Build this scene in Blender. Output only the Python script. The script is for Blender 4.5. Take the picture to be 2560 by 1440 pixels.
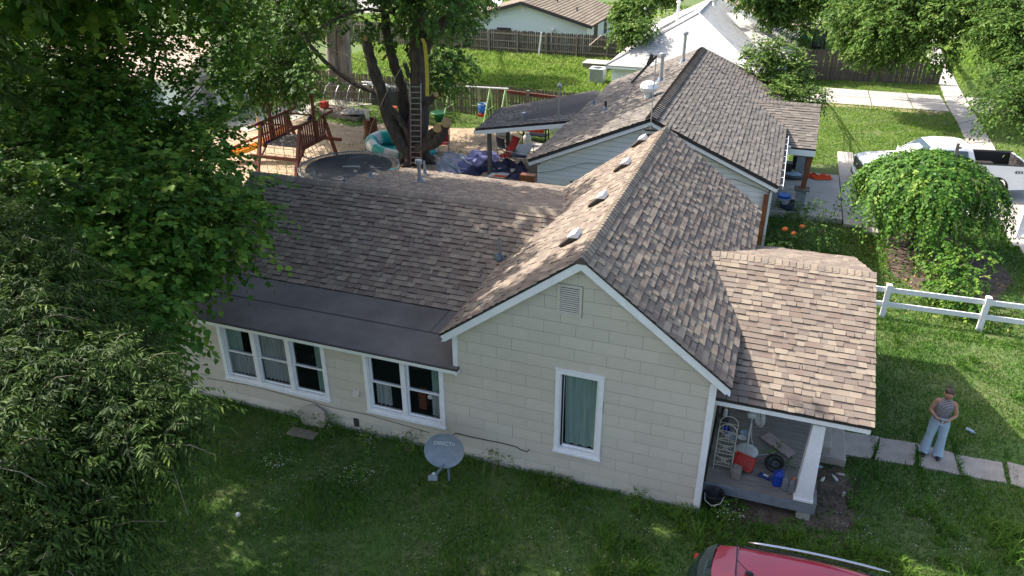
import bpy, math, random
import numpy as np
from mathutils import Vector, Matrix
R = math.radians
for o in list(bpy.data.objects): bpy.data.objects.remove(o)
SC = bpy.context.scene
COL = SC.collection

# ---------------------------------------------------------------- camera, sky, sun, exposure
cam = bpy.data.cameras.new('camera'); camo = bpy.data.objects.new('camera', cam); COL.objects.link(camo)
cam.sensor_width = 36; cam.lens = 26.69; cam.clip_start = .1; cam.clip_end = 600
_r, _d, _f = Vector((.94235, .33463, -.00201)), Vector((.15226, -.43412, -.88789)), Vector((-.29799, .8364, -.46004))
camo.matrix_world = Matrix(((_r.x, -_d.x, -_f.x, .3448), (_r.y, -_d.y, -_f.y, -11.511), (_r.z, -_d.z, -_f.z, 10.5), (0, 0, 0, 1)))
SC.camera = camo

SUN_DIR = Vector((-1.12, .12, 1.0)).normalized()          # towards the sun
wd = bpy.data.worlds.new('World'); SC.world = wd; wd.use_nodes = True
nt = wd.node_tree; nt.nodes.clear()
sky = nt.nodes.new('ShaderNodeTexSky'); sky.sky_type = 'NISHITA'; sky.sun_disc = False
sky.sun_elevation = math.asin(SUN_DIR.z); sky.sun_rotation = math.atan2(SUN_DIR.x, SUN_DIR.y)
sky.air_density = 1.0; sky.dust_density = 3.5; sky.ozone_density = .4
bg = nt.nodes.new('ShaderNodeBackground'); bg.inputs[1].default_value = .15
wo = nt.nodes.new('ShaderNodeOutputWorld')
nt.links.new(sky.outputs[0], bg.inputs[0]); nt.links.new(bg.outputs[0], wo.inputs[0])
sl = bpy.data.lights.new('sun', 'SUN'); sl.energy = 4.0; sl.angle = R(.53); sl.color = (1, .95, .87)
so = bpy.data.objects.new('sun', sl); COL.objects.link(so)
so.rotation_euler = (-SUN_DIR).to_track_quat('-Z', 'Y').to_euler(); so.location = (-20, 0, 30)
SC.view_settings.view_transform = 'Standard'; SC.view_settings.look = 'None'
SC.view_settings.exposure = 1.38; SC.view_settings.gamma = 1; SC.view_settings.use_curve_mapping = False
SC.render.engine = 'CYCLES'
SC.cycles.max_bounces = 8; SC.cycles.diffuse_bounces = 3; SC.cycles.glossy_bounces = 3
SC.cycles.transmission_bounces = 6; SC.cycles.transparent_max_bounces = 8

# ---------------------------------------------------------------- materials
MATS = {}
def mat(name, c1, c2=None, scale=4., rough=.8, bump=0., bscale=60., metal=0., spec=.4, tone=None, transl=0., grain=0., gscale=90.,
        alpha=1., rnd=0., detail=4., stretch=None, trans=0., coat=0., wave=None):
    """one procedural material: two tones mixed by noise, optional palette on the 'tone' attribute, grain and bump"""
    if name in MATS: return MATS[name]
    m = bpy.data.materials.new(name); m.use_nodes = True; MATS[name] = m
    t = m.node_tree; n = t.nodes; L = t.links; n.clear()
    out = n.new('ShaderNodeOutputMaterial'); p = n.new('ShaderNodeBsdfPrincipled')
    p.inputs['Roughness'].default_value = rough; p.inputs['Metallic'].default_value = metal
    p.inputs['Specular IOR Level'].default_value = spec
    if coat: p.inputs['Coat Weight'].default_value = coat; p.inputs['Coat Roughness'].default_value = .06
    if trans: p.inputs['Transmission Weight'].default_value = trans
    tc = n.new('ShaderNodeTexCoord'); src = tc.outputs['Object']
    if stretch:
        mp = n.new('ShaderNodeMapping'); mp.inputs['Scale'].default_value = stretch; L.new(src, mp.inputs[0]); src = mp.outputs[0]
    def noise(sc, det=detail, ro=.55):
        q = n.new('ShaderNodeTexNoise'); q.inputs['Scale'].default_value = sc; q.inputs['Detail'].default_value = det
        q.inputs['Roughness'].default_value = ro; L.new(src, q.inputs['Vector']); return q.outputs['Fac']
    def mix(a, b, f, kind='MIX'):
        q = n.new('ShaderNodeMix'); q.data_type = 'RGBA'; q.blend_type = kind
        for s, v in ((0, f), (6, a), (7, b)):
            if hasattr(v, 'links') or isinstance(v, bpy.types.NodeSocket): L.new(v, q.inputs[s])
            elif s == 0: q.inputs[0].default_value = v
            else: q.inputs[s].default_value = (*v, 1)
        return q.outputs[2]
    def ramp(src_, stops, interp='LINEAR'):
        q = n.new('ShaderNodeValToRGB'); cr = q.color_ramp; cr.interpolation = interp
        while len(cr.elements) < len(stops): cr.elements.new(.5)
        for e, (po, co) in zip(cr.elements, stops): e.position = po; e.color = (*co, 1) if len(co) == 3 else co
        L.new(src_, q.inputs[0]); return q.outputs[0]
    if tone:
        a = n.new('ShaderNodeAttribute'); a.attribute_name = 'tone'
        k = len(tone); col = ramp(a.outputs['Fac'], [(i / k if isinstance(tone, tuple) else i / max(1, k - 1), c) for i, c in enumerate(tone)], 'CONSTANT' if isinstance(tone, tuple) else 'LINEAR')
        if c2: col = mix(col, c2, ramp(noise(scale), [(.45, (0, 0, 0)), (.75, (1, 1, 1))]))
    elif c2: col = mix(c1, c2, ramp(noise(scale), [(.35, (0, 0, 0)), (.65, (1, 1, 1))]))
    else:
        q = n.new('ShaderNodeRGB'); q.outputs[0].default_value = (*c1, 1); col = q.outputs[0]
    if wave:
        wv = n.new('ShaderNodeTexWave'); wv.wave_type = 'BANDS'; wv.bands_direction = wave[0]; wv.inputs['Scale'].default_value = wave[1]
        wv.inputs['Distortion'].default_value = 0; L.new(src, wv.inputs['Vector'])
        col = mix(wave[2], wave[3], ramp(wv.outputs['Fac'], [(.55, (0, 0, 0)), (.62, (1, 1, 1))], 'LINEAR'))
    if rnd:
        oi = n.new('ShaderNodeObjectInfo'); g = ramp(oi.outputs['Random'], [(0, (1 - rnd,) * 3), (1, (1 + rnd * .5,) * 3)])
        col = mix(col, g, 1., 'MULTIPLY')
    if grain:
        g = ramp(noise(gscale, 2), [(.3, (1 - grain,) * 3), (.7, (1 + grain,) * 3)]); col = mix(col, g, 1., 'MULTIPLY')
    L.new(col, p.inputs['Base Color'])
    if bump:
        b = n.new('ShaderNodeBump'); b.inputs['Strength'].default_value = min(1, bump); b.inputs['Distance'].default_value = .01
        L.new(noise(bscale, 3), b.inputs['Height']); L.new(b.outputs[0], p.inputs['Normal'])
    sh = p.outputs[0]
    if transl:
        tr = n.new('ShaderNodeBsdfTranslucent'); L.new(col, tr.inputs[0]); ms = n.new('ShaderNodeMixShader')
        ms.inputs[0].default_value = transl; L.new(sh, ms.inputs[1]); L.new(tr.outputs[0], ms.inputs[2]); sh = ms.outputs[0]
    if alpha < 1:
        tp = n.new('ShaderNodeBsdfTransparent'); ms = n.new('ShaderNodeMixShader'); ms.inputs[0].default_value = alpha
        L.new(tp.outputs[0], ms.inputs[1]); L.new(sh, ms.inputs[2]); sh = ms.outputs[0]
    L.new(sh, out.inputs[0]); return m

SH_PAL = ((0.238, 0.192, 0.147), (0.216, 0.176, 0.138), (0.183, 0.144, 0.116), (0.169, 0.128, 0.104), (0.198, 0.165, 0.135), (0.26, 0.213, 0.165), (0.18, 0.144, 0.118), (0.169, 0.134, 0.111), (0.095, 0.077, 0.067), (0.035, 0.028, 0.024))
mat('shingle', (0, 0, 0), tone=SH_PAL, rough=.95, grain=.16, gscale=160, spec=.15, bump=.35, bscale=250)
mat('shingle_grey', (0, 0, 0), tone=((.165, .145, .125), (.145, .128, .11), (.135, .118, .103), (.185, .162, .138), (.145, .125, .108), (.125, .112, .10), (.075, .065, .058), (.03, .028, .025)), rough=.95, grain=.15, gscale=120, spec=.15)
mat('shingle_white', (0, 0, 0), tone=((.42, .41, .385), (.39, .38, .355), (.44, .43, .40), (.36, .35, .33), (.30, .29, .275), (.20, .195, .18)), rough=.8, grain=.06, gscale=60, spec=.2)
mat('shingle_brown', (0, 0, 0), tone=((.20, .165, .125), (.18, .145, .11), (.22, .18, .14), (.10, .085, .07), (.05, .04, .03)), rough=.95, grain=.12, spec=.1)
mat('underlay', (.05, .045, .045), rough=.95)
mat('roll_roof', (.108, .096, .089), (.158, .142, .13), scale=.9, rough=.95, grain=.22, gscale=70, spec=.15, bump=.4, bscale=200)
mat('drip_edge', (.04, .035, .035), rough=.6)
mat('siding_pale', (.58, .53, .45), (.50, .46, .385), scale=6, rough=.8, rnd=.06)
mat('siding', (.54, .485, .41), (.515, .46, .385), scale=3, rough=.75, rnd=.05, grain=.03, gscale=12, spec=.3)
mat('siding_gap', (.17, .15, .12), rough=.9)
mat('foundation', (.42, .40, .35), (.30, .28, .25), scale=6, rough=.95, bump=.5)
mat('white_trim', (.77, .76, .77), (.71, .70, .71), scale=5, rough=.5, grain=.03, gscale=15)
mat('white_vinyl', (.82, .82, .81), (.79, .79, .78), scale=2, rough=.5)
mat('vinyl_gap', (.30, .33, .36), rough=.8)
mat('glass_dark', (.012, .018, .018), rough=.06, spec=.9)
mat('curtain_green', (.30, .43, .39), (.20, .31, .28), scale=9, rough=.85, stretch=(3, 1, .15))
mat('curtain_grey', (.40, .43, .44), (.27, .30, .31), scale=9, rough=.85, stretch=(3, 1, .15))
mat('glass', (.015, .022, .022), rough=.04, spec=.9, alpha=.14)
mat('screen', (.05, .055, .06), rough=.7, alpha=.5)
mat('black_metal', (.03, .028, .027), rough=.5)
mat('galv', (.42, .43, .44), (.33, .34, .35), scale=9, rough=.45, metal=.6)
mat('white_metal', (.72, .72, .70), rough=.45)
mat('cream_metal', (.50, .47, .38), rough=.5)
mat('grey_paint', (.20, .23, .27), rough=.45)
mat('deck_wood', (.24, .215, .19), (.155, .138, .122), scale=9, rough=.9, rnd=.22, stretch=(.35, 6, 6), grain=.12, gscale=30)
mat('deck_paint', (.19, .21, .24), (.15, .165, .19), scale=8, rough=.7)
mat('concrete', (.40, .37, .33), (.33, .30, .265), scale=2.5, rough=.95, grain=.1, gscale=40, bump=.3, rnd=.06)
mat('concrete_walk', (.37, .32, .27), (.29, .25, .205), scale=3, rough=.95, grain=.14, gscale=35, bump=.4, rnd=.1)
mat('concrete_light', (.42, .385, .335), (.34, .31, .27), scale=1.3, rough=.95, grain=.07, gscale=30, rnd=.06)
mat('asphalt', (.30, .28, .255), (.25, .235, .215), scale=1.5, rough=.95, grain=.1)
mat('dirt', (.40, .30, .20), (.30, .215, .14), scale=1.1, rough=1, grain=.2, gscale=16, bump=.6, bscale=20)
mat('dark_dirt', (.13, .095, .07), (.08, .058, .042), scale=4, rough=1, grain=.25, gscale=22, bump=.6, bscale=30)
mat('soil_green', (.06, .115, .022), (.10, .12, .04), scale=.9, rough=1, grain=.3, gscale=9, bump=.5, bscale=18, detail=8)
mat('grass_blade', (0, 0, 0), tone=[(.028, .085, .010), (.06, .15, .018), (.11, .21, .028), (.19, .26, .05)], rough=.7, spec=.1, transl=.3)
mat('grass_far', (0, 0, 0), tone=[(.08, .16, .022), (.14, .24, .034), (.21, .31, .055), (.29, .35, .10)], rough=.7, spec=.1, transl=.4)
mat('flower_white', (.50, .52, .44), rough=.8)
mat('leaf_mulberry', (0, 0, 0), tone=[(.032, .085, .012), (.055, .135, .016), (.085, .185, .022), (.19, .29, .035)], rough=.6, spec=.18, transl=.28)
mat('leaf_ash', (0, 0, 0), tone=[(.022, .045, .009), (.040, .078, .013), (.072, .125, .02), (.15, .21, .04)], rough=.6, spec=.18, transl=.28)
mat('leaf_maple', (0, 0, 0), tone=[(.03, .072, .016), (.055, .12, .02), (.09, .175, .028), (.16, .25, .04)], rough=.6, spec=.2, transl=.3)
mat('leaf_far', (0, 0, 0), tone=[(.04, .085, .015), (.07, .135, .022), (.11, .19, .032), (.18, .25, .06)], rough=.6, spec=.18, transl=.3)
mat('leaf_weeping', (0, 0, 0), tone=[(.035, .10, .012), (.06, .15, .016), (.10, .21, .022), (.21, .30, .045)], rough=.55, spec=.22, transl=.28)
mat('bark', (.10, .08, .065), (.055, .045, .038), scale=7, rough=.95, bump=1, bscale=26, stretch=(1, 1, .25), grain=.3, gscale=10)
mat('bark_pale', (.36, .30, .25), (.17, .135, .11), scale=4, rough=.95, bump=1, bscale=14, stretch=(1, 1, .18), grain=.2, gscale=6)
mat('twig', (.20, .16, .12), rough=.9)
mat('cut_wood', (.52, .33, .16), (.40, .24, .11), scale=10, rough=.85)
mat('fence_wood', (.125, .10, .078), (.075, .06, .05), scale=6, rough=.95, rnd=.3, stretch=(1, 1, .2), grain=.15, gscale=20)
mat('fence_rail', (.24, .20, .16), (.17, .14, .11), scale=6, rough=.95, rnd=.15)
mat('fence_light', (.20, .165, .125), (.13, .11, .085), scale=6, rough=.95, rnd=.25, stretch=(1, 1, .2))
mat('red_stain', (.19, .048, .025), (.135, .035, .02), scale=6, rough=.6, rnd=.1)
mat('brown_stain', (.24, .085, .032), (.17, .06, .025), scale=5, rough=.6)
mat('grey_post', (.11, .105, .10), rough=.8)

# ---------------------------------------------------------------- mesh helpers
def wloc(p):
    v = Vector((0, 0, 0))
    while p: v = v + p.location; p = p.parent
    return v
def tag(o, label=None, cat=None, group=None, kind=None):
    if label: o['label'] = label
    if cat: o['category'] = cat
    if group: o['group'] = group
    if kind: o['kind'] = kind
    return o
def thing(name, label, cat, loc=(0, 0, 0), rz=0, group=None):
    o = bpy.data.objects.new(name, None); COL.objects.link(o); o.location = loc; o.rotation_euler = (0, 0, rz)
    o.empty_display_size = .1
    return tag(o, label, cat, group)
def link(name, me, parent=None, local=False, loc=None):
    o = bpy.data.objects.new(name, me); COL.objects.link(o)
    if parent:
        o.parent = parent
        if not local: o.location = -wloc(parent)
    if loc is not None: o.location = Vector(loc) - (Vector((0, 0, 0)) if local else wloc(parent) if parent else Vector((0, 0, 0)))
    return o
class MB:
    """collects shapes, then becomes ONE mesh object"""
    def __init__(s): s.v = []; s.f = []; s.t = []
    def add(s, vs, fs, tone=.5):
        k = len(s.v); s.v += [tuple(v) for v in vs]; s.f += [tuple(i + k for i in f) for f in fs]; s.t += [tone] * len(fs); return s
    def box(s, a, b, tone=.5, m=None):
        x0, y0, z0 = a; x1, y1, z1 = b
        vs = [(x0, y0, z0), (x1, y0, z0), (x1, y1, z0), (x0, y1, z0), (x0, y0, z1), (x1, y0, z1), (x1, y1, z1), (x0, y1, z1)]
        if m is not None: vs = [m @ Vector(v) for v in vs]
        return s.add(vs, [(0, 3, 2, 1), (4, 5, 6, 7), (0, 1, 5, 4), (1, 2, 6, 5), (2, 3, 7, 6), (3, 0, 4, 7)], tone)
    def bar(s, a, b, w, h=None, up=(0, 0, 1), tone=.5):
        a = Vector(a); b = Vector(b); d = b - a; L = d.length
        if L < 1e-6: return s
        d.normalize(); up = Vector(up)
        if abs(d.dot(up)) > .98: up = Vector((0, 1, 0))
        x = d.cross(up).normalized(); y = x.cross(d); h = h or w
        m = Matrix(((d.x, x.x, y.x, a.x), (d.y, x.y, y.y, a.y), (d.z, x.z, y.z, a.z), (0, 0, 0, 1)))
        return s.box((0, -w / 2, -h / 2), (L, w / 2, h / 2), tone, m)
    def tube(s, pts, r, n=8, cap=True, tone=.5):
        pts = [Vector(p) for p in pts]; r = r if isinstance(r, (list, tuple)) else [r] * len(pts); k = len(s.v); prev = None
        for i, p in enumerate(pts):
            d = (pts[min(i + 1, len(pts) - 1)] - pts[max(i - 1, 0)])
            d = d.normalized() if d.length > 1e-9 else Vector((0, 0, 1))
            if prev is None: prev = d.orthogonal().normalized()
            u = (prev - d * prev.dot(d)); u = u.normalized() if u.length > 1e-6 else d.orthogonal().normalized(); w = d.cross(u); prev = u
            for j in range(n):
                a = 2 * math.pi * j / n; s.v.append(tuple(p + u * (math.cos(a) * r[i]) + w * (math.sin(a) * r[i])))
        for i in range(len(pts) - 1):
            for j in range(n):
                a = k + i * n + j; b = k + i * n + (j + 1) % n; s.f.append((a, b, b + n, a + n)); s.t.append(tone)
        if cap:
            s.f.append(tuple(k + j for j in reversed(range(n)))); s.f.append(tuple(k + (len(pts) - 1) * n + j for j in range(n))); s.t += [tone] * 2
        return s
    def lathe(s, prof, c=(0, 0, 0), n=16, m=None, sx=1, sy=1, tone=.5):
        k = len(s.v); c = Vector(c)
        for (r, z) in prof:
            for j in range(n):
                a = 2 * math.pi * j / n; v = Vector((math.cos(a) * r * sx, math.sin(a) * r * sy, z))
                s.v.append(tuple((m @ v if m is not None else v) + c))
        for i in range(len(prof) - 1):
            for j in range(n):
                a = k + i * n + j; b = k + i * n + (j + 1) % n; s.f.append((a, b, b + n, a + n)); s.t.append(tone)
        return s
    def poly(s, pts, th=None, nrm=None, tone=.5):
        pts = [Vector(p) for p in pts]; n = len(pts)
        if th is None: return s.add(pts, [tuple(range(n))], tone)
        nrm = Vector(nrm) if nrm else (pts[1] - pts[0]).cross(pts[2] - pts[0]).normalized()
        low = [p - nrm * th for p in pts]
        return s.add(pts + low, [tuple(range(n)), tuple(range(2 * n - 1, n - 1, -1))] + [(i, i + n, (i + 1) % n + n, (i + 1) % n) for i in range(n)], tone)
    def sphere(s, c, r, n=12, k=8, tone=.5, m=None):
        rx, ry, rz = r if isinstance(r, (tuple, list)) else (r, r, r)
        prof = [(max(1e-4, math.sin(math.pi * i / k)), -math.cos(math.pi * i / k)) for i in range(k + 1)]
        mm = Matrix.Diagonal((rx, ry, rz)); mm = (m.to_3x3() @ mm) if m is not None else mm
        return s.lathe(prof, c, n, mm, tone=tone)
    def mesh(s, name):
        me = bpy.data.meshes.new(name); me.from_pydata(s.v, [], s.f)
        a = me.attributes.new('tone', 'FLOAT', 'FACE'); a.data.foreach_set('value', s.t); return me
    def build(s, name, m, parent=None, smooth=False, local=False, bevel=0, **kw):
        me = s.mesh(name); me.materials.append(MATS[m] if isinstance(m, str) else m)
        if smooth: me.shade_smooth()
        o = link(name, me, parent, local, kw.pop('loc', None))
        if bevel: b = o.modifiers.new('b', 'BEVEL'); b.width = bevel; b.segments = 2; b.limit_method = 'ANGLE'
        return tag(o, **kw)
def npobj(name, V, F, tone, m, parent=None, local=False, smooth=False, **kw):
    """V (N,3), F (M,k) -> mesh object, tone per face"""
    V = np.ascontiguousarray(V, np.float32); F = np.ascontiguousarray(F, np.int32); M, k = F.shape
    me = bpy.data.meshes.new(name); me.vertices.add(len(V)); me.vertices.foreach_set('co', V.ravel())
    me.loops.add(M * k); me.loops.foreach_set('vertex_index', F.ravel()); me.polygons.add(M)
    me.polygons.foreach_set('loop_start', np.arange(0, M * k, k, dtype=np.int32)); me.update(calc_edges=True)
    a = me.attributes.new('tone', 'FLOAT', 'FACE'); a.data.foreach_set('value', np.ascontiguousarray(tone, np.float32))
    me.materials.append(MATS[m] if isinstance(m, str) else m)
    if smooth: me.shade_smooth()
    return tag(link(name, me, parent, local), **kw)
def P(px_, y, z): return Vector((px_, y, z))

def sub_rects(rect, holes):
    """rectangle minus rectangles"""
    out = [rect]
    for (a0, b0, a1, b1) in holes:
        nx = []
        for (x0, z0, x1, z1) in out:
            if a0 >= x1 or a1 <= x0 or b0 >= z1 or b1 <= z0: nx.append((x0, z0, x1, z1)); continue
            if z0 < b0: nx.append((x0, z0, x1, b0))
            if z1 > b1: nx.append((x0, b1, x1, z1))
            lo, hi = max(z0, b0), min(z1, b1)
            if x0 < a0: nx.append((x0, lo, a0, hi))
            if x1 > a1: nx.append((a1, lo, x1, hi))
        out = nx
    return out
def clip_poly(poly, clip):
    """2D Sutherland-Hodgman, clip is convex and counter-clockwise; verts may carry extra values"""
    for i in range(len(clip)):
        ax, ay = clip[i][:2]; bx, by = clip[(i + 1) % len(clip)][:2]; ex, ey = bx - ax, by - ay; out = []
        if not poly: return []
        for j in range(len(poly)):
            p, q = poly[j], poly[(j + 1) % len(poly)]
            dp = ex * (p[1] - ay) - ey * (p[0] - ax); dq = ex * (q[1] - ay) - ey * (q[0] - ax)
            if dp >= 0: out.append(p)
            if (dp >= 0) != (dq >= 0):
                t = dp / (dp - dq); out.append(tuple(p[k] + (q[k] - p[k]) * t for k in range(len(p))))
        poly = out
    return poly

def shingles(root, mname, origin, U, Vv, ulen, vlen, clip=None, exposure=.143, tab=(.12, .25), th=.018, singles=0, seed=0, name='shingle', pal=8, near=None, teeth=True):
    """laminated shingle courses on a plane: U along the eave, Vv up the slope. The nearest ones are objects, the rest one part."""
    rg = random.Random(seed); O = Vector(origin); U = Vector(U).normalized(); Vv = Vector(Vv).normalized(); N = U.cross(Vv).normalized()
    if N.z < 0: N = -N
    cc = None
    if clip:
        cc = list(clip); ar = sum(cc[i][0] * cc[(i + 1) % len(cc)][1] - cc[(i + 1) % len(cc)][0] * cc[i][1] for i in range(len(cc)))
        if ar < 0: cc.reverse()
    items = []
    rows = int(math.ceil(vlen / exposure))
    for r in range(rows):
        v0 = r * exposure; v1 = min(vlen, v0 + exposure + .004); u = -rg.uniform(0, tab[1])
        wob = rg.uniform(-.002, .002)
        while u < ulen:
            w = rg.uniform(*tab) if rg.random() > .12 else rg.uniform(.04, .08)
            a, b = max(0, u), min(ulen, u + w); u += w
            if b - a < .01: continue
            tp = rg.uniform(-.012, .012) if teeth else 0
            up = rg.random() < .5 and teeth; hh = th * (1.5 if up else .8)
            vv0 = v0 + wob + rg.uniform(-.0015, .0015)
            q = [(a - tp, vv0, hh), (b + tp, vv0, hh), (b, v1, .001 + hh * .25), (a, v1, .001 + hh * .25)]
            if cc: q = clip_poly(q, cc)
            if len(q) < 3: continue
            bq = None
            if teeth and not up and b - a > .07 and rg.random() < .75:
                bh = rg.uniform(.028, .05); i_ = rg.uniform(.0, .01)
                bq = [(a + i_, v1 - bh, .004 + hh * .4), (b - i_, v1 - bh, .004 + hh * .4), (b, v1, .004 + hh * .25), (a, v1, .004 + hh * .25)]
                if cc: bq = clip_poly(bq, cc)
            items.append((q, (rg.randrange(pal) + .5) / (pal + 2), bq))
    nr = near or tuple(camo.matrix_world.translation)
    nr = Vector(nr)
    def ctr(it): q = it[0]; return O + U * (sum(p[0] for p in q) / len(q)) + Vv * (sum(p[1] for p in q) / len(q))
    if singles: items.sort(key=lambda it: (ctr(it) - nr).length - 3 * (max(p[0] for p in it[0]) - min(p[0] for p in it[0])))
    def geo(mb, it, off):
        q, tn, bq = it; n = len(q); vs = [O + U * p[0] + Vv * p[1] + N * p[2] - off for p in q] + [O + U * p[0] + Vv * p[1] - N * .004 - off for p in q]
        mb.add(vs[:n], [tuple(range(n))], tn); mb.add(vs, [(i, i + n, (i + 1) % n + n, (i + 1) % n) for i in range(n) if not (q[i][2] < .006 and q[(i + 1) % n][2] < .006)], (pal + 1.5) / (pal + 2))
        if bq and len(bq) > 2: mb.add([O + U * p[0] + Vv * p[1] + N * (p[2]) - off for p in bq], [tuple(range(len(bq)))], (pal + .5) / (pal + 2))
    for it in items[:singles]:
        c = ctr(it); mb = MB(); geo(mb, it, c); mb.build(name, mname, root, loc=c)
    mb = MB()
    for it in items[singles:]: geo(mb, it, Vector((0, 0, 0)))
    if mb.f: mb.build(name + '_field' if singles else name + '_courses', mname, root, kind='stuff')
def ridge_caps(root, mname, a, b, d1, d2, w=.15, step=.14, th=.013, seed=3, pal=8, name='ridge_shingle', objs=True):
    """folded caps from a to b; d1, d2 are the down-slope directions either side"""
    rg = random.Random(seed); a = Vector(a); b = Vector(b); D = (b - a); L = D.length; D.normalize(); d1 = Vector(d1).normalized(); d2 = Vector(d2).normalized()
    n = int(L / step); up = Vector((0, 0, 1)); all_ = MB()
    for i in range(n):
        p = a + D * (i * step); q = p + D * (step + .03); ww = w * rg.uniform(.95, 1.05)
        h0, h1 = th * 1.7 + .020, th * .5 + .020; h0 += rg.uniform(-.002, .003)
        vs = [p + d1 * ww + up * h0 * .9, p + up * (h0 + .012) + d1 * ww * .12, p + up * (h0 + .012) + d2 * ww * .12, p + d2 * ww + up * h0 * .9]
        vs += [q + d1 * ww + up * h1 * .9, q + up * (h1 + .012) + d1 * ww * .12, q + up * (h1 + .012) + d2 * ww * .12, q + d2 * ww + up * h1 * .9]
        vs += [p + d1 * ww - up * .005, p + d2 * ww - up * .005]
        fs = [(0, 1, 5, 4), (1, 2, 6, 5), (2, 3, 7, 6), (8, 1, 0), (8, 9, 2, 1), (9, 3, 2), (4, 5, 6, 7)]
        tn = (rg.choice((0, 1, 4, 5, 6)) % pal + .5) / (pal + 2)
        if objs:
            mb = MB(); mb.add([Vector(v) - p for v in vs], fs[:3] + fs[6:], tn); mb.add([Vector(v) - p for v in vs], fs[3:6], (pal + .5) / (pal + 2)); mb.build(name, mname, root, loc=p)
        else: all_.add(vs, fs, tn)
    if not objs: all_.build(name + '_row', mname, root, kind='stuff')

# ---------------------------------------------------------------- foliage
def rot_axis(v, ax, ang):
    c = np.cos(ang)[:, None]; s = np.sin(ang)[:, None]
    return v * c + np.cross(ax, v) * s + ax * (np.sum(ax * v, 1)[:, None]) * (1 - c)
def nrm(a): return a / (np.linalg.norm(a, axis=1)[:, None] + 1e-9)
def foliage(blobs, twigs, per, tl=(.35, .8), leaf=(.1, .07), seed=0, droop=.5, bright=.5, outward=1., flat=.35, shell=.5, up=.2, hang=.25, wild=.02, rnd_leaf=False):
    """leafy shoots filling blobs (x,y,z,r): returns V, F, tone and the shoots' centre lines"""
    rg = np.random.default_rng(seed); B = np.array(blobs, float)
    w = B[:, 3] ** 2.3; w /= w.sum(); idx = rg.choice(len(B), twigs, p=w); c = B[idx, :3]; r = B[idx, 3]
    d = nrm(rg.normal(size=(twigs, 3)) + np.array([0, 0, up])); rad = r * (shell + (1 - shell) * rg.random(twigs) ** .6)
    s = c + d * rad[:, None] * np.array([1, 1, .8]); L = rg.uniform(*tl, twigs)
    td = nrm(d * outward + rg.normal(size=(twigs, 3)) * .5 + np.array([0, 0, up - droop * .3]))
    t = np.tile((np.arange(per) + .6) / per, (twigs, 1)); 
    pos = s[:, None, :] + td[:, None, :] * (L[:, None] * t)[..., None]; pos[..., 2] -= droop * L[:, None] * t ** 2
    tang = td[:, None, :] + np.zeros((1, per, 1)); tang = tang.copy(); tang[..., 2] -= 2 * droop * t
    pos = pos.reshape(-1, 3); tang = nrm(tang.reshape(-1, 3)); n = len(pos)
    side = nrm(np.cross(tang, np.array([[0, 0, 1.]]) + rg.normal(size=(n, 3)) * .15)); sg = np.where(np.arange(n) % 2, 1., -1.)[:, None]
    ld = nrm(side * sg * .8 + tang * .6 + np.array([0, 0, -hang]) + rg.normal(size=(n, 3)) * .25)
    nn = nrm(np.cross(ld, nrm(np.cross(np.array([[0, 0, 1.]]) + rg.normal(size=(n, 3)) * flat, ld))))
    sd = np.cross(nn, ld); sz = rg.uniform(.65, 1.15, n)[:, None]; l, wd = leaf
    base = pos; tip = pos + ld * l * sz - nn * l * .12; mid = pos + ld * l * .42 * sz
    V = np.stack([base, mid + sd * wd * .5 * sz + nn * wd * .12, tip, mid - sd * wd * .5 * sz + nn * wd * .12], 1).reshape(-1, 3)
    k = np.arange(n) * 4; F = np.concatenate([np.stack([k, k + 1, k + 2], 1), np.stack([k, k + 2, k + 3], 1)])
    if rnd_leaf:
        e = lambda f, w_, u_: base + ld * l * f * sz + sd * wd * w_ * sz + nn * wd * u_
        V = np.stack([base, e(.14, .38, .06), e(.48, .5, .1), tip, e(.48, -.5, .1), e(.14, -.38, .06)], 1).reshape(-1, 3); k = np.arange(n) * 6
        F = np.concatenate([np.stack([k, k + 1, k + 2], 1), np.stack([k, k + 2, k + 3], 1), np.stack([k, k + 3, k + 4], 1), np.stack([k, k + 4, k + 5], 1)])
    tw = np.clip(rg.normal(bright, .23, twigs) + (rg.random(twigs) < wild) * .45, 0, 1)
    tone = np.clip(np.repeat(tw, per) + rg.normal(0, .08, n) + .18 * (t.reshape(-1) - .5), 0, 1); tone = np.concatenate([tone] * (4 if rnd_leaf else 2))
    return V, F, tone, (s, s + td * L[:, None] - np.array([0, 0, 1]) * (droop * L)[:, None])
def twig_mesh(mb, lines, every, r=.006):
    s, e = lines
    for i in range(0, len(s), every):
        m = (s[i] + e[i]) / 2; m = m + np.array([0, 0, .06]); mb.tube([s[i], m, e[i]], [r, r * .8, r * .4], 3, False)
def limb(mb, pts, r0, r1, n=8, jag=0., seed=1):
    """tapered limb through points, resampled with a little wander"""
    rg = random.Random(seed); pts = [Vector(p) for p in pts]; out = []; k = 4
    for i in range(len(pts) - 1):
        p0 = pts[max(0, i - 1)]; p1 = pts[i]; p2 = pts[i + 1]; p3 = pts[min(len(pts) - 1, i + 2)]
        for j in range(k):
            t = j / k; out.append(.5 * ((2 * p1) + (p2 - p0) * t + (2 * p0 - 5 * p1 + 4 * p2 - p3) * t * t + (3 * p1 - p0 - 3 * p2 + p3) * t ** 3))
    out.append(pts[-1]); m = len(out)
    out = [p + Vector((rg.uniform(-jag, jag), rg.uniform(-jag, jag), rg.uniform(-jag, jag))) if 0 < i < m - 1 else p for i, p in enumerate(out)]
    rr = [(r0 + (r1 - r0) * (i / (m - 1)) ** .8) * rg.uniform(.94, 1.06) for i in range(m)]
    mb.tube(out, rr, n)
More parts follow.
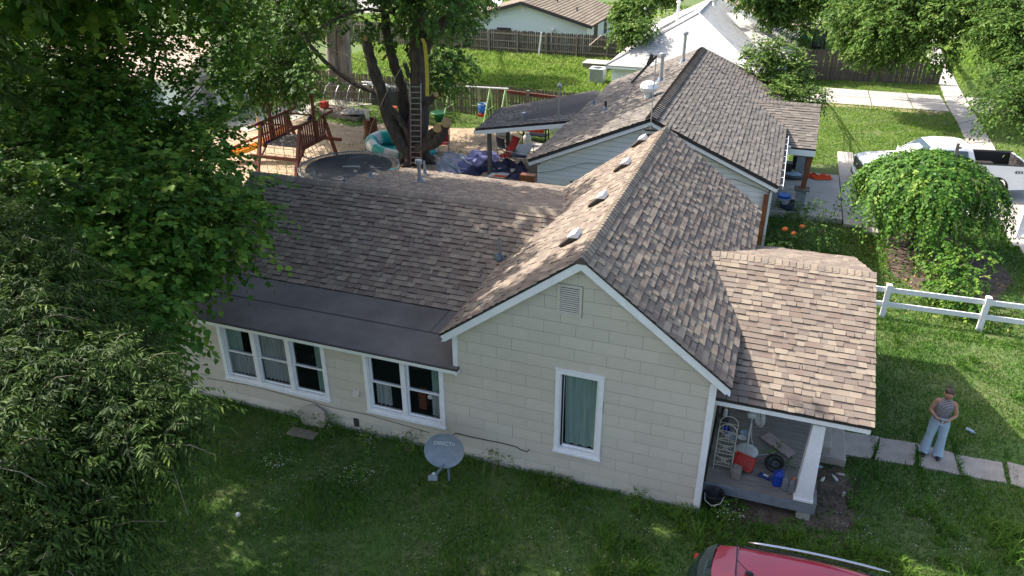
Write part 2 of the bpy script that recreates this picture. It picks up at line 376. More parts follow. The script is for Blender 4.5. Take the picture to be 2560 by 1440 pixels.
def tree(name, label, base, blobs, leafm, twigs, per, trunk=None, r0=.25, lr=.32, cat='tree', group=None, barkm='bark', limbs=14, seed=0, twig_every=25, upper=None, **kw):
    root = thing(name, label, cat, base, group=group)
    V, F, t, ln = foliage(blobs, twigs, per, seed=seed, **kw)
    npobj('crown', V, F, t, leafm, root)
    if upper:
        ub, ut, us = upper; k2 = dict(kw); k2['leaf'] = (kw['leaf'][0] * us, kw['leaf'][1] * us * 1.3)
        V, F, t, l2 = foliage(ub, ut, per, seed=seed + 50, **k2); npobj('shade_crown', V, F, t, leafm, root)  # unseen foliage added to the tree to cast shade
    rg = random.Random(seed); mb = MB(); b = Vector(base); cx = Vector(np.mean(np.array(blobs)[:, :3], 0))
    top = trunk or [b, b + Vector((.1, .1, .35 * (cx.z - b.z))), Vector((b.x * .4 + cx.x * .6, b.y * .4 + cx.y * .6, cx.z * .8 + b.z * .2))]
    limb(mb, top, r0, r0 * .55, 10, r0 * .1, seed); mb.build('trunk', barkm, root, smooth=True)
    f = Vector(top[-1]); g = Vector(top[len(top) // 2])
    for k in range(min(limbs, len(blobs))):
        q = Vector(blobs[rg.randrange(len(blobs))][:3]); s = g.lerp(f, rg.uniform(.3, 1)); m = s.lerp(q, .5) + Vector((0, 0, rg.uniform(0, .4)))
        mb = MB(); limb(mb, [s, m, q], r0 * lr * rg.uniform(.5, 1), .012, 6, .04, seed + k); mb.build('branch', barkm, root, smooth=True)
    mb = MB(); twig_mesh(mb, ln, twig_every); mb.build('twigs', 'twig', root, kind='stuff')
    return root

# ================================================================ SETTING
def sheet(name, pts, z, m, kind='structure', jag=0., seed=0, th=0., sub=.5):
    rg = random.Random(seed); out = []
    for i in range(len(pts)):
        a, b = Vector((*pts[i][:2], 0)), Vector((*pts[(i + 1) % len(pts)][:2], 0)); n = max(1, int((b - a).length / sub)) if jag else 1
        for k in range(n):
            p = a.lerp(b, k / n); out.append((p.x + rg.uniform(-jag, jag), p.y + rg.uniform(-jag, jag), z))
    ar = sum(out[i][0] * out[(i + 1) % len(out)][1] - out[(i + 1) % len(out)][0] * out[i][1] for i in range(len(out)))
    if ar < 0: out.reverse()
    mb = MB()
    if th: mb.poly(out, th, (0, 0, 1))
    else: mb.add(out, [tuple(range(len(out)))])
    return mb.build(name, m, kind=kind)
mb = MB(); mb.add([(-260, -60, 0), (200, -60, 0), (200, 400, 0), (-260, 400, 0)], [(0, 1, 2, 3)]); mb.build('ground', 'soil_green', kind='structure')
DIRT = [(-25.7,18.78),(-26.32,24.42),(-22.41,22.33),(-19.62,21.82),(-18.43,23.71),(-15.23,23.19),(-12.04,23.91),(-9.76,19.56),(-8.63,16.1),(-13.44,13.93),(-17.96,12.35),(-20.99,11.79),(-24.98,13.07)]
sheet('dirt_yard', DIRT, .006, 'dirt', jag=.35, seed=4)
MULCH = [(4.35,15.33),(6.02,16.84),(7.56,14.9),(7.8,13.14),(7.15,11.29),(6.1,11.18),(5.05,11.2),(4.37,12.23)]
sheet('mulch_bed', MULCH, .006, 'dark_dirt', jag=.15, seed=5)
PDIRT = [(0.3,0.53),(0.73,0.86),(1.57,0.75),(1.79,0.49),(1.37,0.12),(0.87,0.05),(0.41,0.17)]
sheet('bare_soil_patch', PDIRT, .006, 'dark_dirt', jag=.06, seed=6, sub=.2)
sheet('bare_soil_strip', [(2.0, .2), (2.75, .4), (2.9, 1.4), (2.7, 2.3), (2.1, 2.2), (1.9, 1.0)], .005, 'dark_dirt', jag=.08, seed=8, sub=.3)
# front walk: separate, tilted old slabs
wk = thing('front_walk', None, None, (2.7, 2.8, 0)); wk['kind'] = 'structure'
slabs = [[(2.71,3.46),(3.42,3.53),(3.22,2.74),(2.69,2.65)], [(3.48,3.52),(4.17,3.56),(4.03,2.79),(3.33,2.74)],
         [(4.21,3.51),(4.85,3.46),(4.88,2.79),(4.17,2.79)], [(4.94,3.44),(5.75,3.48),(5.72,2.83),(4.92,2.8)],
         [(5.9,3.51),(6.74,3.42),(6.63,2.65),(5.83,2.82)], [(6.84,3.43),(7.81,3.3),(7.66,2.56),(6.72,2.63)]]
for i, s in enumerate(slabs):
    c = Vector((sum(p[0] for p in s) / 4, sum(p[1] for p in s) / 4, 0)); mb = MB(); rg = random.Random(i); pts = []
    for k in range(4):
        a, b = c + (Vector((*s[k], 0)) - c) * 1.05, c + (Vector((*s[(k + 1) % 4], 0)) - c) * 1.05
        for q in range(5):
            p = a.lerp(b, q / 5); pts.append(p - c + Vector((rg.uniform(-.012, .012), rg.uniform(-.012, .012), .035 + .012 * math.sin(i * 2 + p.x))))
    pts.reverse(); mb.poly(pts, .06, (0, 0, 1)); mb.build('slab', 'concrete_walk', wk, loc=c)
# public sidewalk running away on the right
sw = thing('sidewalk', None, None, (9.5, 30, 0)); sw['kind'] = 'structure'
Lp = [(8.54,15.24),(8.55,20.67),(8.78,26.63),(9.02,32.4),(9.07,37.05),(9.34,41.73),(9.53,46.18),(9.7,51.38),(10.08,59.56)]
Rp = [(10.02,15.76),(9.71,21.07),(9.91,27.02),(10.13,33.61),(10.19,37.44),(10.33,41.27),(10.52,45.2),(10.79,50.96),(11.3,59.97)]
def along(L_, t):
    n = len(L_) - 1; k = min(int(t * n), n - 1); f = t * n - k
    return Vector((L_[k][0] + (L_[k + 1][0] - L_[k][0]) * f, L_[k][1] + (L_[k + 1][1] - L_[k][1]) * f, 0))
for i in range(24):
    t0, t1 = i / 24 + .0012, (i + 1) / 24 - .0012; q = [along(Lp, t0), along(Rp, t0), along(Rp, t1), along(Lp, t1)]
    c = sum(q, Vector((0, 0, 0))) / 4; rg = random.Random(i)
    mb = MB(); mb.poly([p - c + Vector((0, 0, .05 + rg.uniform(-.004, .008))) for p in q], .07, (0, 0, 1)); mb.build('slab', 'concrete_light', sw, loc=c)
# driveway with its slabs
dw = thing('driveway', None, None, (5, 20, 0)); dw['kind'] = 'structure'
def slabrow(root, xs, ys, z, m, gap=.012, th=.1, seed=0):
    rg = random.Random(seed)
    for i in range(len(xs) - 1):
        for j in range(len(ys) - 1):
            c = Vector(((xs[i] + xs[i + 1]) / 2, (ys[j] + ys[j + 1]) / 2, 0)); a, b = (xs[i + 1] - xs[i]) / 2 - gap, (ys[j + 1] - ys[j]) / 2 - gap; zz = z + rg.uniform(-.004, .004)
            MB().box((-a, -b, zz - th), (a, b, zz)).build('slab', m, root, loc=c)
slabrow(dw, [3.72, 6.0, 8.6, 11.3, 14.5], [18.3, 20.6, 22.7, 25.0], .05, 'concrete_light', seed=2)
slabrow(dw, [3.05, 3.70], [15.9, 18.0, 20.6, 22.7, 25.0], .12, 'concrete_light', seed=5)
slabrow(dw, [3.72, 4.2], [15.55, 18.28], .05, 'concrete_light', seed=6)
slabrow(dw, [8.35, 9.9, 12.2, 14.5], [16.0, 18.28], .05, 'concrete_light', seed=7)
# older drive by the board fence, cracked
od = thing('old_driveway', None, None, (5, 37, 0)); od['kind'] = 'structure'
slabrow(od, [-1.5, .6, 2.7, 5.1, 7.2, 9.0], [34.9, 36.9, 38.9], .03, 'concrete', seed=9, gap=.03)
slabrow(od, [10.3, 12.4, 14.6, 17.0], [35.0, 37.0, 38.9], .03, 'concrete', seed=10, gap=.03)
sheet('bare_soil_edge', [(1.52,34.44),(8.85,35.36),(8.73,33.98),(4.04,34.35),(1.52,34.05)], .006, 'dirt', jag=.12, seed=12)
# streets
sheet('street', [(-120, 56), (40, 62), (40, 72), (-120, 66)], .01, 'asphalt')
sheet('side_street', [(20, -30), (30, -30), (30, 140), (20, 140)], .014, 'asphalt')
for a, b in (((-120, 55.7), (19, 61.0)), ((-120, 66.3), (19, 71.6))):
    MB().bar((*a, .07), (*b, .07), .3, .14).build('kerb', 'concrete_light', kind='structure')
MB().box((19.7, -30, 0), (19.98, 140, .13)).build('kerb', 'concrete_light', kind='structure')
# patio slab by the back yard and paved pad by the garage
sheet('paved_pad', [(-27.61,23.97),(-24.54,25.72),(-23.1,27.97),(-21.41,26.12),(-23.55,24.14),(-23.6,21.92),(-24.57,19.18),(-26.68,20.02)], .03, 'concrete_light', th=.05)
sheet('dirt_path', [(-21.51,2.87),(-19.36,5.47),(-13.5,2.59),(-12.04,1.4),(-12.62,0.06),(-15.88,-1.78)], .005, 'dirt', jag=.4, seed=14)

# ================================================================ MAIN HOUSE
H = thing('beige_house', 'beige panel sided bungalow with brown shingle roof and open front porch', 'house', (-3, 4, 0))
PITCH = .7426; RX, RZ = -2.45, 5.02; EXL, EXR, EZ = -5.17, .27, 3.0
# walls (backing) -------------------------------------------------
w1 = (-10.62, .74, -8.06, 2.06); w2 = (-6.96, .72, -5.31, 2.07); w3 = (-2.79, .79, -2.04, 2.54)
holes = [w1, w2, w3]
wall = MB()
def zroof(x): return RZ - PITCH * abs(x - RX) - .06
poly = [(-5.0, -.02), (-.005, -.02), (-.005, zroof(0)), (RX, RZ - .06), (-5.0, zroof(-5.0))]
for r in sub_rects((-11.98, .04, 0, 5.1), holes):
    for cl in (poly, [(-11.98, -.02), (-5.0, -.02), (-5.0, 2.24), (-11.98, 2.24)]):
        q = clip_poly([(r[0], r[1]), (r[2], r[1]), (r[2], r[3]), (r[0], r[3])], cl)
        if len(q) > 2: wall.poly([(x, .004, z) for x, z in q], .12, (0, -1, 0))
wall.box((-11.98, .13, .04), (-11.86, 8.3, 2.22)); wall.box((-.13, .13, .04), (0, 8.3, 2.98)); wall.box((-11.86, 8.3, .04), (-.0, 8.42, 2.4))
wall.poly([(-.004, 8.5, 3.0), (-4.9, 8.5, 3.0), (RX, 8.5, RZ - .1)], .1, (0, 1, 0))
wall.poly([(-12.0, 2.0, 2.2), (-12.0, 8.3, 2.2), (-12.0, 7.8, 2.6), (-12.0, 4.83, 3.68), (-12.0, 2.2, 2.38)], .1, (-1, 0, 0))
wall.build('wall', 'siding_gap', H)
fd = MB().box((-12.0, -.03, -.05), (0.03, .12, .06)); fd.box((-1.1, -.045, -.05), (.045, -.0, .075)); fd.box((0, .03, -.05), (.05, 8.3, .3)); fd.build('foundation', 'foundation', H)
# siding shingles as single panels --------------------------------
rg = random.Random(11)
vent_hole = (-2.90, 3.79, -2.43, 4.43)
for k in range(-1, 19):
    z0 = .285 + .2575 * k; z1 = z0 + .2575; x = -12.0 + (.0 if k % 2 else -.305) + rg.uniform(-.02, .02)
    sag = .01 * math.sin(k)
    while x < 0:
        jg = .0032 if rg.random() < .4 else .0012; xa, xb = x + jg, x + .61 - jg; x += .61
        for r in sub_rects((max(xa, -11.99), max(z0, .045), min(xb, -.075), z1 - .008), [(a - .09, b - .09, c + .09, d + .09) for a, b, c, d in holes] + [vent_hole]):
            if r[2] - r[0] < .015 or r[3] - r[1] < .015: continue
            for cl in (poly, [(-11.98, -.02), (-5.0, -.02), (-5.0, 2.2), (-11.98, 2.2)]):
                q = clip_poly([(r[0], r[1]), (r[2], r[1]), (r[2], r[3]), (r[0], r[3])], cl)
                if len(q) < 3: continue
                cx = sum(p[0] for p in q) / len(q); cz = sum(p[1] for p in q) / len(q); lo = rg.uniform(.005, .007) + (.004 if rg.random() < .08 else 0)
                mb = MB(); tl = rg.uniform(-.002, .002)
                top = [(px - cx, -lo + (pz - z0) / .27 * (lo - .002) + (px - cx) * tl, pz - cz) for px, pz in q]
                mb.poly(top, .006, (0, -1, 0)); mb.build('siding_panel', 'siding_pale' if k < 0 else 'siding', H, loc=(cx, 0, cz))
# side wall siding facing the porch: long boards
for k in range(12):
    z0 = .3 + .225 * k
    MB().box((0, -.0, 0), (.016, 8.2, .218)).build('side_board', 'siding', H, loc=(.001, .12, z0))
# corner boards and trims
MB().box((-.085, -.03, .03), (.035, .10, 2.93)).build('corner_board', 'white_trim', H)
MB().box((-4.98, -.03, 2.2), (-4.885, .02, 2.95)).build('corner_board', 'white_trim', H)
for s, ex in ((-1, EXL), (1, EXR)):       # rake boards
    a = Vector((RX, -.155, RZ - .045)); b = Vector((ex, -.155, EZ - .045)); n = Vector((s * PITCH, 0, 1)).normalized()
    dv = (b - a).normalized(); mb = MB()
    q = [a + Vector((0, 0, .0)), b, b - n * .135, Vector((RX, -.155, a.z - .135 * math.sqrt(1 + PITCH ** 2)))]
    mb.poly(q, .026, (0, -1, 0)); mb.build('rake_board', 'white_trim', H)
    mb = MB(); q = [p + Vector((0, -.006, 0)) + n * .006 for p in (a, b)]; e = [q[0] + n * .032, q[1] + n * .032]
    mb.poly([e[0], e[1], q[1], q[0]], .03, (0, -1, 0)); mb.build('drip_edge', 'drip_edge', H)
    mb = MB(); mb.poly([Vector((RX, -.13, RZ - .17)), Vector((ex, -.13, EZ - .17)), Vector((ex, .0, EZ - .17)), Vector((RX, .0, RZ - .17))], .02, n); mb.build('soffit', 'white_trim', H)
# gable louvre
v = MB(); x0, z0, x1, z1 = -2.895, 3.80, -2.44, 4.42
for a, b in (((x0, -.03, z0), (x0 + .05, 0, z1)), ((x1 - .05, -.03, z0), (x1, 0, z1)), ((x0 + .05, -.03, z0), (x1 - .05, 0, z0 + .05)), ((x0 + .05, -.03, z1 - .05), (x1 - .05, 0, z1))): v.box(a, b)
lv = v.build('gable_vent', 'siding', H); MB().box((x0 + .05, .0, z0 + .05), (x1 - .05, .004, z1 - .05)).build('vent_back', 'underlay', lv)
for k in range(12):
    zz = z0 + .055 + k * .0425; mb = MB(); mb.poly([(x0 + .05, -.026, zz), (x1 - .05, -.026, zz), (x1 - .05, -.010, zz + .022), (x0 + .05, -.010, zz + .022)], .004, (0, -1, .5)); mb.build('slat', 'siding', lv)
# windows ----------------------------------------------------------
def casing(mb, r, w, sill=.05, y=-.032):
    a, b, c, d = r
    mb.box((a - w, y, d), (c + w, .0, d + w)); mb.box((a - w, y, b), (a, 0, d)); mb.box((c, y, b), (c + w, 0, d))
    mb.box((a - w - .02, y - .035, b - w), (c + w + .02, 0, b - w + .035)); mb.box((a - w, y, b - w + .035), (c + w, 0, b))
    mb.box((a - w - .015, y - .012, d + w), (c + w + .015, 0, d + w + .02))
def sash(win, a, b, c, d, y, m='white_trim', w=.035):
    mb = MB(); mb.box((a, y, b), (a + w, y + .03, d)); mb.box((c - w, y, b), (c, y + .03, d)); mb.box((a + w, y, b), (c - w, y + .03, b + w)); mb.box((a + w, y, d - w), (c - w, y + .03, d))
    mb.build('sash', m, win); MB().box((a + w, y + .012, b + w), (c - w, y + .018, d - w)).build('pane', 'glass', win)
def curtain(win, a, b, c, d, y, m, amp=.025, per=.09, skew=0.):
    mb = MB(); n = int((c - a) / .015); vs = []
    for i in range(n + 1):
        x = a + (c - a) * i / n; off = amp * math.sin(x / per * 6.28 + 1.3 * math.sin(x * 7)); vs += [(x, y + off, b), (x + skew * (d - b), y + off * .5, d)]
    mb.add(vs, [(2 * i, 2 * i + 2, 2 * i + 3, 2 * i + 1) for i in range(n)]); mb.build('curtain', m, win, smooth=True)
def room(win, r, dep=.9):
    a, b, c, d = r; mb = MB(); mb.box((a - .1, dep, b - .1), (c + .1, dep + .02, d + .1)); mb.box((a - .12, .13, b - .1), (a - .1, dep, d + .1)); mb.box((c + .1, .13, b - .1), (c + .12, dep, d + .1)); mb.box((a - .1, .13, b - .12), (c + .1, dep, b - .1)); mb.box((a - .1, .13, d + .1), (c + .1, dep, d + .12))
    mb.build('room_lining', 'glass_dark', win)
def jamb(mb, r):
    a, b, c, d = r; mb.box((a - .001, 0, b - .001), (a + .02, .125, d)); mb.box((c - .02, 0, b), (c + .001, .125, d)); mb.box((a + .02, 0, d - .02), (c - .02, .125, d)); mb.box((a + .02, -.02, b), (c - .02, .125, b + .03))
mb = MB(); casing(mb, w3, .09); jamb(mb, w3); w = mb.build('window', 'white_trim', H, label='single tall window with a green curtain')
MB().box((w3[0] + .02, .05, w3[1] + .03), (w3[0] + .06, .09, w3[3] - .02)).build('sash', 'white_trim', w); sash(w, w3[0] + .02, w3[1] + .03, w3[2] - .02, w3[3] - .02, .05)
curtain(w, w3[0] + .1, w3[1] + .08, w3[2] - .02, w3[3] - .02, .10, 'curtain_green', .02, .16, -.02); room(w, w3)
def multi(r, n, lab, curts, wmull=.11):
    a, b, c, d = r; mb = MB(); casing(mb, r, .09); jamb(mb, r); bw = (c - a - wmull * (n - 1)) / n
    for i in range(1, n): xx = a + bw * i + wmull * (i - 1); mb.box((xx, -.03, b + .03), (xx + wmull, .12, d - .02))
    w = mb.build('window', 'white_trim', H, label=lab); room(w, r)
    for i in range(n):
        xa = a + .02 + (bw + wmull) * i - (.02 if i else 0); xb = a + bw * (i + 1) + wmull * i - (.02 if i == n - 1 else 0); zm = b + (d - b) * .5
        sash(w, xa, zm - .02, xb, d - .02, .07); sash(w, xa, b + .03, xb, zm + .02, .035)
        if curts[i]:
            for (u0, u1, lo, hi, m) in curts[i]: curtain(w, xa + (xb - xa) * u0, b + (d - b) * lo, xa + (xb - xa) * u1, b + (d - b) * hi, .13, m)
    return w
wa = multi(w1, 3, 'triple sash window under the flat roof edge', [[(.0, .55, .4, .97, 'curtain_green'), (0, 1, .04, .42, 'curtain_grey')], [(0, 1, .05, .97, 'curtain_grey')], [(.68, 1, .03, .97, 'curtain_green')]])
wb = multi(w2, 2, 'paired sash window with things on the sill inside', [[(.1, .55, .05, .48, 'curtain_grey')], [(.68, .98, .04, .45, 'curtain_grey'), (.7, 1, .5, .97, 'curtain_green')]])
mb = MB(); mb.lathe([(.001, -.07), (.055, -.07), (.055, .07), (.001, .07)], (-5.62, .2, 1.22), 12, Matrix.Rotation(R(80), 3, 'X')); mb.build('paper_roll', 'white_trim', wb)
mb = MB(); mb.box((-5.95, .25, .78), (-5.78, .4, 1.25)); mb.build('shelf_box', 'red_stain', wb)
# dryer hood, foundation vent, cable
mb = MB(); mb.poly([(-7.37, -.01, .96), (-7.21, -.01, .96), (-7.21, -.01, 1.12), (-7.37, -.01, 1.12)], .02, (0, -1, 0)); mb.poly([(-7.36, -.09, .98), (-7.22, -.09, .98), (-7.22, -.02, 1.11), (-7.36, -.02, 1.11)], .05, (0, -1, .4)); mb.build('vent_hood', 'siding', H)
MB().box((-7.44, -.022, .12), (-7.32, .01, .34)).build('foundation_vent', 'drip_edge', H)
cb = MB(); cpts = [(-5.11,-0.03,0.28),(-5.16,-0.03,0.44),(-4.99,-0.03,0.58),(-4.67,-0.03,0.57),(-4.32,-0.03,0.58),(-3.97,-0.03,0.59),(-3.65,-0.03,0.58),(-3.58,-0.03,0.53),(-3.5,-0.03,0.52),(-3.43,-0.03,0.51),(-3.39,-0.03,0.59)]
cb.tube([Vector(p) + Vector((0, -.12 if i < 2 else 0, 0)) for i, p in enumerate(cpts)], .009, 5); cb.build('cable', 'black_metal', H)
cb = MB(); cb.tube([(-11.3, -.02, .52), (-10, -.02, .60), (-9, -.02, .55), (-8, -.02, .50), (-7, -.02, .52), (-5.6, -.02, .42)], .006, 4); cb.build('cable', 'siding_gap', H)
mb = MB(); mb.poly([(-8.66, -.22, .02), (-8.15, -.22, .02), (-8.05, -.2, .18), (-8.12, -.1, .42), (-8.4, -.05, .5), (-8.62, -.08, .42), (-8.72, -.18, .2)], .04, (0, -.9, .4)); mb.build('crawl_hatch', 'concrete_walk', H)
# ROOF --------------------------------------------------------------
rf = MB(); y0, y1 = -.15, 8.6; th = .03
for s, ex in ((-1, EXL), (1, EXR)):
    rf.poly([(RX, y0, RZ), (ex, y0, EZ), (ex, y1, EZ), (RX, y1, RZ)], .1, (s * PITCH, 0, 1))
WRY, WRZ, WEY, WEZ, WX = 4.83, 3.75, 1.93, 2.30, -13.0
BEY, BEZ = 9.0, 2.85
rf.poly([(WX, WEY, WEZ), (-3.9, WEY, WEZ), (-3.9, WRY, WRZ), (WX, WRY, WRZ)], .09, (0, -.5, 1))
BX = -10.45
rf.poly([(-3.9, WRY, WRZ), (-10.4, WRY, WRZ), (-10.8, 6.65, 3.36), (-10.6, BEY, BEZ), (-3.9, BEY, BEZ)], .09, (0, .22, 1)); rf.poly([(-10.4, WRY, WRZ), (WX, WRY, WRZ), (WX, 7.7, 2.3), (-10.4, 7.7, 2.3)], .09, (0, .5, 1))
PRY, PRZ, PEY, PEZ, PBY, PX = 3.9, 3.66, .30, 2.44, 7.5, 2.66
rf.poly([(-.9, PEY, PEZ), (PX, PEY, PEZ), (PX, PRY, PRZ), (-.9, PRY, PRZ)], .06, (0, -.34, 1)) if False else None
rf.poly([(.03, PEY, PEZ), (PX, PEY, PEZ), (PX, PRY, PRZ), (.03, PRY, PRZ)], .06, (0, -.34, 1)); rf.poly([(PX, PRY, PRZ), (PX, PBY, PEZ), (.03, PBY, PEZ), (.03, PRY, PRZ)], .06, (0, .34, 1))
rf.poly([(-.75, 2.9, 3.32), (.03, 2.9, 3.32), (.03, PRY, PRZ), (-.75, PRY, PRZ)], .06, (0, -.34, 1)); rf.poly([(.03, PRY, PRZ), (.03, 4.9, 3.32), (-.75, 4.9, 3.32), (-.75, PRY, PRZ)], .06, (0, .34, 1))
RF = rf.build('roof', 'underlay', H)
SL = math.sqrt(1 + PITCH ** 2)
# each slope: origin at eave, U along eave, V up
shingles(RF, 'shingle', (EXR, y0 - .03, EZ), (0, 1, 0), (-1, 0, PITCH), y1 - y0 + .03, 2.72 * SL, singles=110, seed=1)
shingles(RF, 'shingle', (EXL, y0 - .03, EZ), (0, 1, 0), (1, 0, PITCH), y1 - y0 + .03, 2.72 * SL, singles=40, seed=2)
k = (WRZ - WEZ) / (WRY - WEY); wl = math.hypot(WRY - WEY, WRZ - WEZ)
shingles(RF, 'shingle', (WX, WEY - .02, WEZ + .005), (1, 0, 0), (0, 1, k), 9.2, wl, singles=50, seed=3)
kb = (WRZ - BEZ) / (BEY - WRY); bl = math.hypot(BEY - WRY, WRZ - BEZ)
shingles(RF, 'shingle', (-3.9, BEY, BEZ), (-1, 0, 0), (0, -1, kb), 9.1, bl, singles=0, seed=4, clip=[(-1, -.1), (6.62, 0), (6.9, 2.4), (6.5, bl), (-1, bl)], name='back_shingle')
pl_ = math.hypot(PRY - PEY, PRZ - PEZ); kp = (PRZ - PEZ) / (PRY - PEY)
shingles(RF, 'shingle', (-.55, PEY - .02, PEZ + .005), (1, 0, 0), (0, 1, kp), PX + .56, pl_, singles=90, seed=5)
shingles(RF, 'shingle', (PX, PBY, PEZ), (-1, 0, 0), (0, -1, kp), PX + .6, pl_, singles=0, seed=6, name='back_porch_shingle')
ridge_caps(RF, 'shingle', (RX, y0 - .03, RZ), (RX, y1, RZ), (-1, 0, -PITCH), (1, 0, -PITCH))
ridge_caps(RF, 'shingle', (WX, WRY, WRZ), (-4.15, WRY, WRZ), (0, -1, -k), (0, 1, -kb), w=.17, th=.02, seed=4)
ridge_caps(RF, 'shingle', (PX + .01, PRY, PRZ), (-.55, PRY, PRZ), (0, -1, -kp), (0, 1, -kp), w=.15, seed=5)
# flat roof lean-to
mb = MB(); mb.poly([(-12.1, -.12, 2.24), (-4.86, -.12, 2.24), (-4.86, 2.3, 2.31), (-12.1, 2.3, 2.31)], .07, (0, 0, 1)); fl = mb.build('flat_roof', 'roll_roof', H)
mb = MB(); mb.box((-12.1, .93, 2.274), (-4.88, .97, 2.2765)); mb.add([(-5.95, .97, 2.278), (-5.93, .97, 2.278), (-5.88, 2.2, 2.313), (-5.92, 2.2, 2.313)], [(0, 1, 2, 3)]); mb.build('seam', 'underlay', fl)
MB().box((-12.1, -.15, 2.13), (-4.87, -.122, 2.215)).build('fascia', 'white_trim', H); MB().box((-12.12, -.165, 2.216), (-4.84, -.125, 2.248)).build('drip_edge', 'drip_edge', H)
MB().box((-4.90, -.17, 2.12), (-4.86, .05, 2.19)).build('gutter_end', 'white_trim', H)
# porch: beam, ceiling, column, deck
MB().box((.035, PEY + .02, PEZ - .16), (PX - .03, PEY + .05, PEZ - .055)).build('porch_fascia', 'white_trim', H)
MB().box((.035, PEY + .0, PEZ - .056), (PX, PEY + .04, PEZ - .022)).build('drip_edge', 'drip_edge', H)
MB().box((.035, PEY + .25, PEZ - .28), (PX - .3, PEY + .4, PEZ - .1)).build('porch_beam', 'white_trim', H)
MB().box((PX - .06, PEY + .06, PEZ - .17), (PX - .02, PEY + .3, PEZ - .06)).build('fascia_end', 'white_trim', H)
MB().poly([(PX - .05, PEY + .06, PEZ - .06), (PX - .05, PRY, PRZ - .07), (PX - .05, PBY, PEZ - .07), (PX - .05, PBY, PEZ - .2), (PX - .05, PRY, PRZ - .22), (PX - .05, PEY + .06, PEZ - .2)], .03, (1, 0, 0)).build('porch_gable', 'white_trim', H)
mb = MB(); mb.poly([(.03, PEY + .3, PEZ - .1), (PX - .1, PEY + .3, PEZ - .1), (PX - .1, PBY - .1, PEZ - .1), (.03, PBY - .1, PEZ - .1)], .02, (0, 0, 1)); mb.build('porch_ceiling', 'white_trim', H)
cx, cy = 1.84, .56
def col(cx, cy):
    mb = MB(); a, b = .155, .105; zb, zt = .5, PEZ - .28
    vs = [(cx - a, cy - a, zb), (cx + a, cy - a, zb), (cx + a, cy + a, zb), (cx - a, cy + a, zb), (cx - b, cy - b, zt), (cx + b, cy - b, zt), (cx + b, cy + b, zt), (cx - b, cy + b, zt)]
    mb.add(vs, [(0, 3, 2, 1), (4, 5, 6, 7), (0, 1, 5, 4), (1, 2, 6, 5), (2, 3, 7, 6), (3, 0, 4, 7)])
    mb.box((cx - a - .02, cy - a - .02, .452), (cx + a + .02, cy + a + .02, .5)); return mb.build('column', 'white_trim', H)
col(cx, cy); col(cx, 6.9)
for k in range(47):
    rgk = random.Random(k); yy = .40 + k * .142
    MB().box((0, -.0, -.03), (2.02, .136, rgk.uniform(-.003, .003))).build('deck_board', 'deck_wood', H, loc=(.06 + rgk.uniform(-.008, .008), yy, .452))
MB().box((.05, .37, .22), (2.07, .398, .425)).build('deck_skirt', 'deck_paint', H); MB().box((2.06, .40, .24), (2.085, 7.0, .42)).build('deck_skirt', 'deck_paint', H)
for p in ((1.9, .55), (.3, .6), (1.9, 3.5), (1.9, 6.5)): MB().box((p[0] - .12, p[1] - .12, 0), (p[0] + .12, p[1] + .12, .23)).build('pier', 'foundation', H)
# roof fittings ------------------------------------------------------
def slope_L(x): return RZ - PITCH * abs(x - RX)
for yy in (8.35, 6.2, 3.72, 1.5):
    x = -3.08; z = slope_L(x); n = Vector((-PITCH, 0, 1)).normalized(); up = Vector((1, 0, PITCH)).normalized(); s = Vector((0, 1, 0)); o = Vector((x, yy, z)) + n * .01
    M4 = Matrix(((s.x, up.x, n.x, o.x), (s.y, up.y, n.y, o.y), (s.z, up.z, n.z, o.z), (0, 0, 0, 1)))
    mb = MB(); mb.add([M4 @ Vector(q) for q in ((-.17, .06, .145), (.17, .06, .145), (.17, .24, .13), (-.17, .24, .13), (-.17, .06, .132), (.17, .06, .132), (.17, .24, .02), (-.17, .24, .02))], [(0, 1, 2, 3), (0, 4, 5, 1), (1, 5, 6, 2), (2, 6, 7, 3), (3, 7, 4, 0)]); bv = mb.build('box_vent', 'white_metal', RF)
    mb = MB(); mb.add([M4 @ Vector(q) for q in ((-.16, -.2, .075), (.16, -.2, .075), (.16, .23, .128), (-.16, .23, .128), (-.14, -.18, .012), (.14, -.18, .012), (.15, .22, .012), (-.15, .22, .012))], [(0, 1, 2, 3), (0, 4, 5, 1), (1, 5, 6, 2), (3, 7, 4, 0)]); mb.build('vent_mouth', mat('vent_brown', (.045, .035, .028), rough=.6), bv)
def pipe(base, h, r, root, cap=None, flash=True, m='galv', n=(0, 0, 1), name='vent_pipe'):
    b = Vector(base); mb = MB(); mb.tube([b - Vector((0, 0, .05)), b + Vector((0, 0, h))], r, 12, cap is not None)
    if cap is None: mb.tube([b + Vector((0, 0, h)), b + Vector((0, 0, h * .6))], r * .85, 12, False)
    if cap: mb.lathe([(r, 0), (cap, .02), (cap, .11), (cap * .9, .13), (.001, .15)], b + Vector((0, 0, h - .03)), 12)
    p = mb.build(name, m, root, smooth=False)
    if flash:
        N = Vector(n).normalized(); s = Vector((1, 0, 0)); s = (s - N * s.dot(N)).normalized(); t = N.cross(s); mm = Matrix(((s.x, t.x, N.x, b.x), (s.y, t.y, N.y, b.y), (s.z, t.z, N.z, b.z), (0, 0, 0, 1)))
        MB().box((-r * 2.8, -r * 3.4, .015), (r * 2.8, r * 2.6, .022), m=mm).lathe([(r * 2.1, .02), (r * 1.5, .09), (r * 1.05, .14)], (0, 0, 0), 12, None).build('flashing', 'galv', p) if False else MB().box((-r * 2.8, -r * 3.4, .015), (r * 2.8, r * 2.6, .022), m=mm).build('flashing', 'galv', p)
        MB().lathe([(r * 2., .0), (r * 1.7, .06), (r * 1.05, .16)], b + N * .02, 12).build('boot', 'grey_paint', p)
    return p
nw = (0, -k, 1)
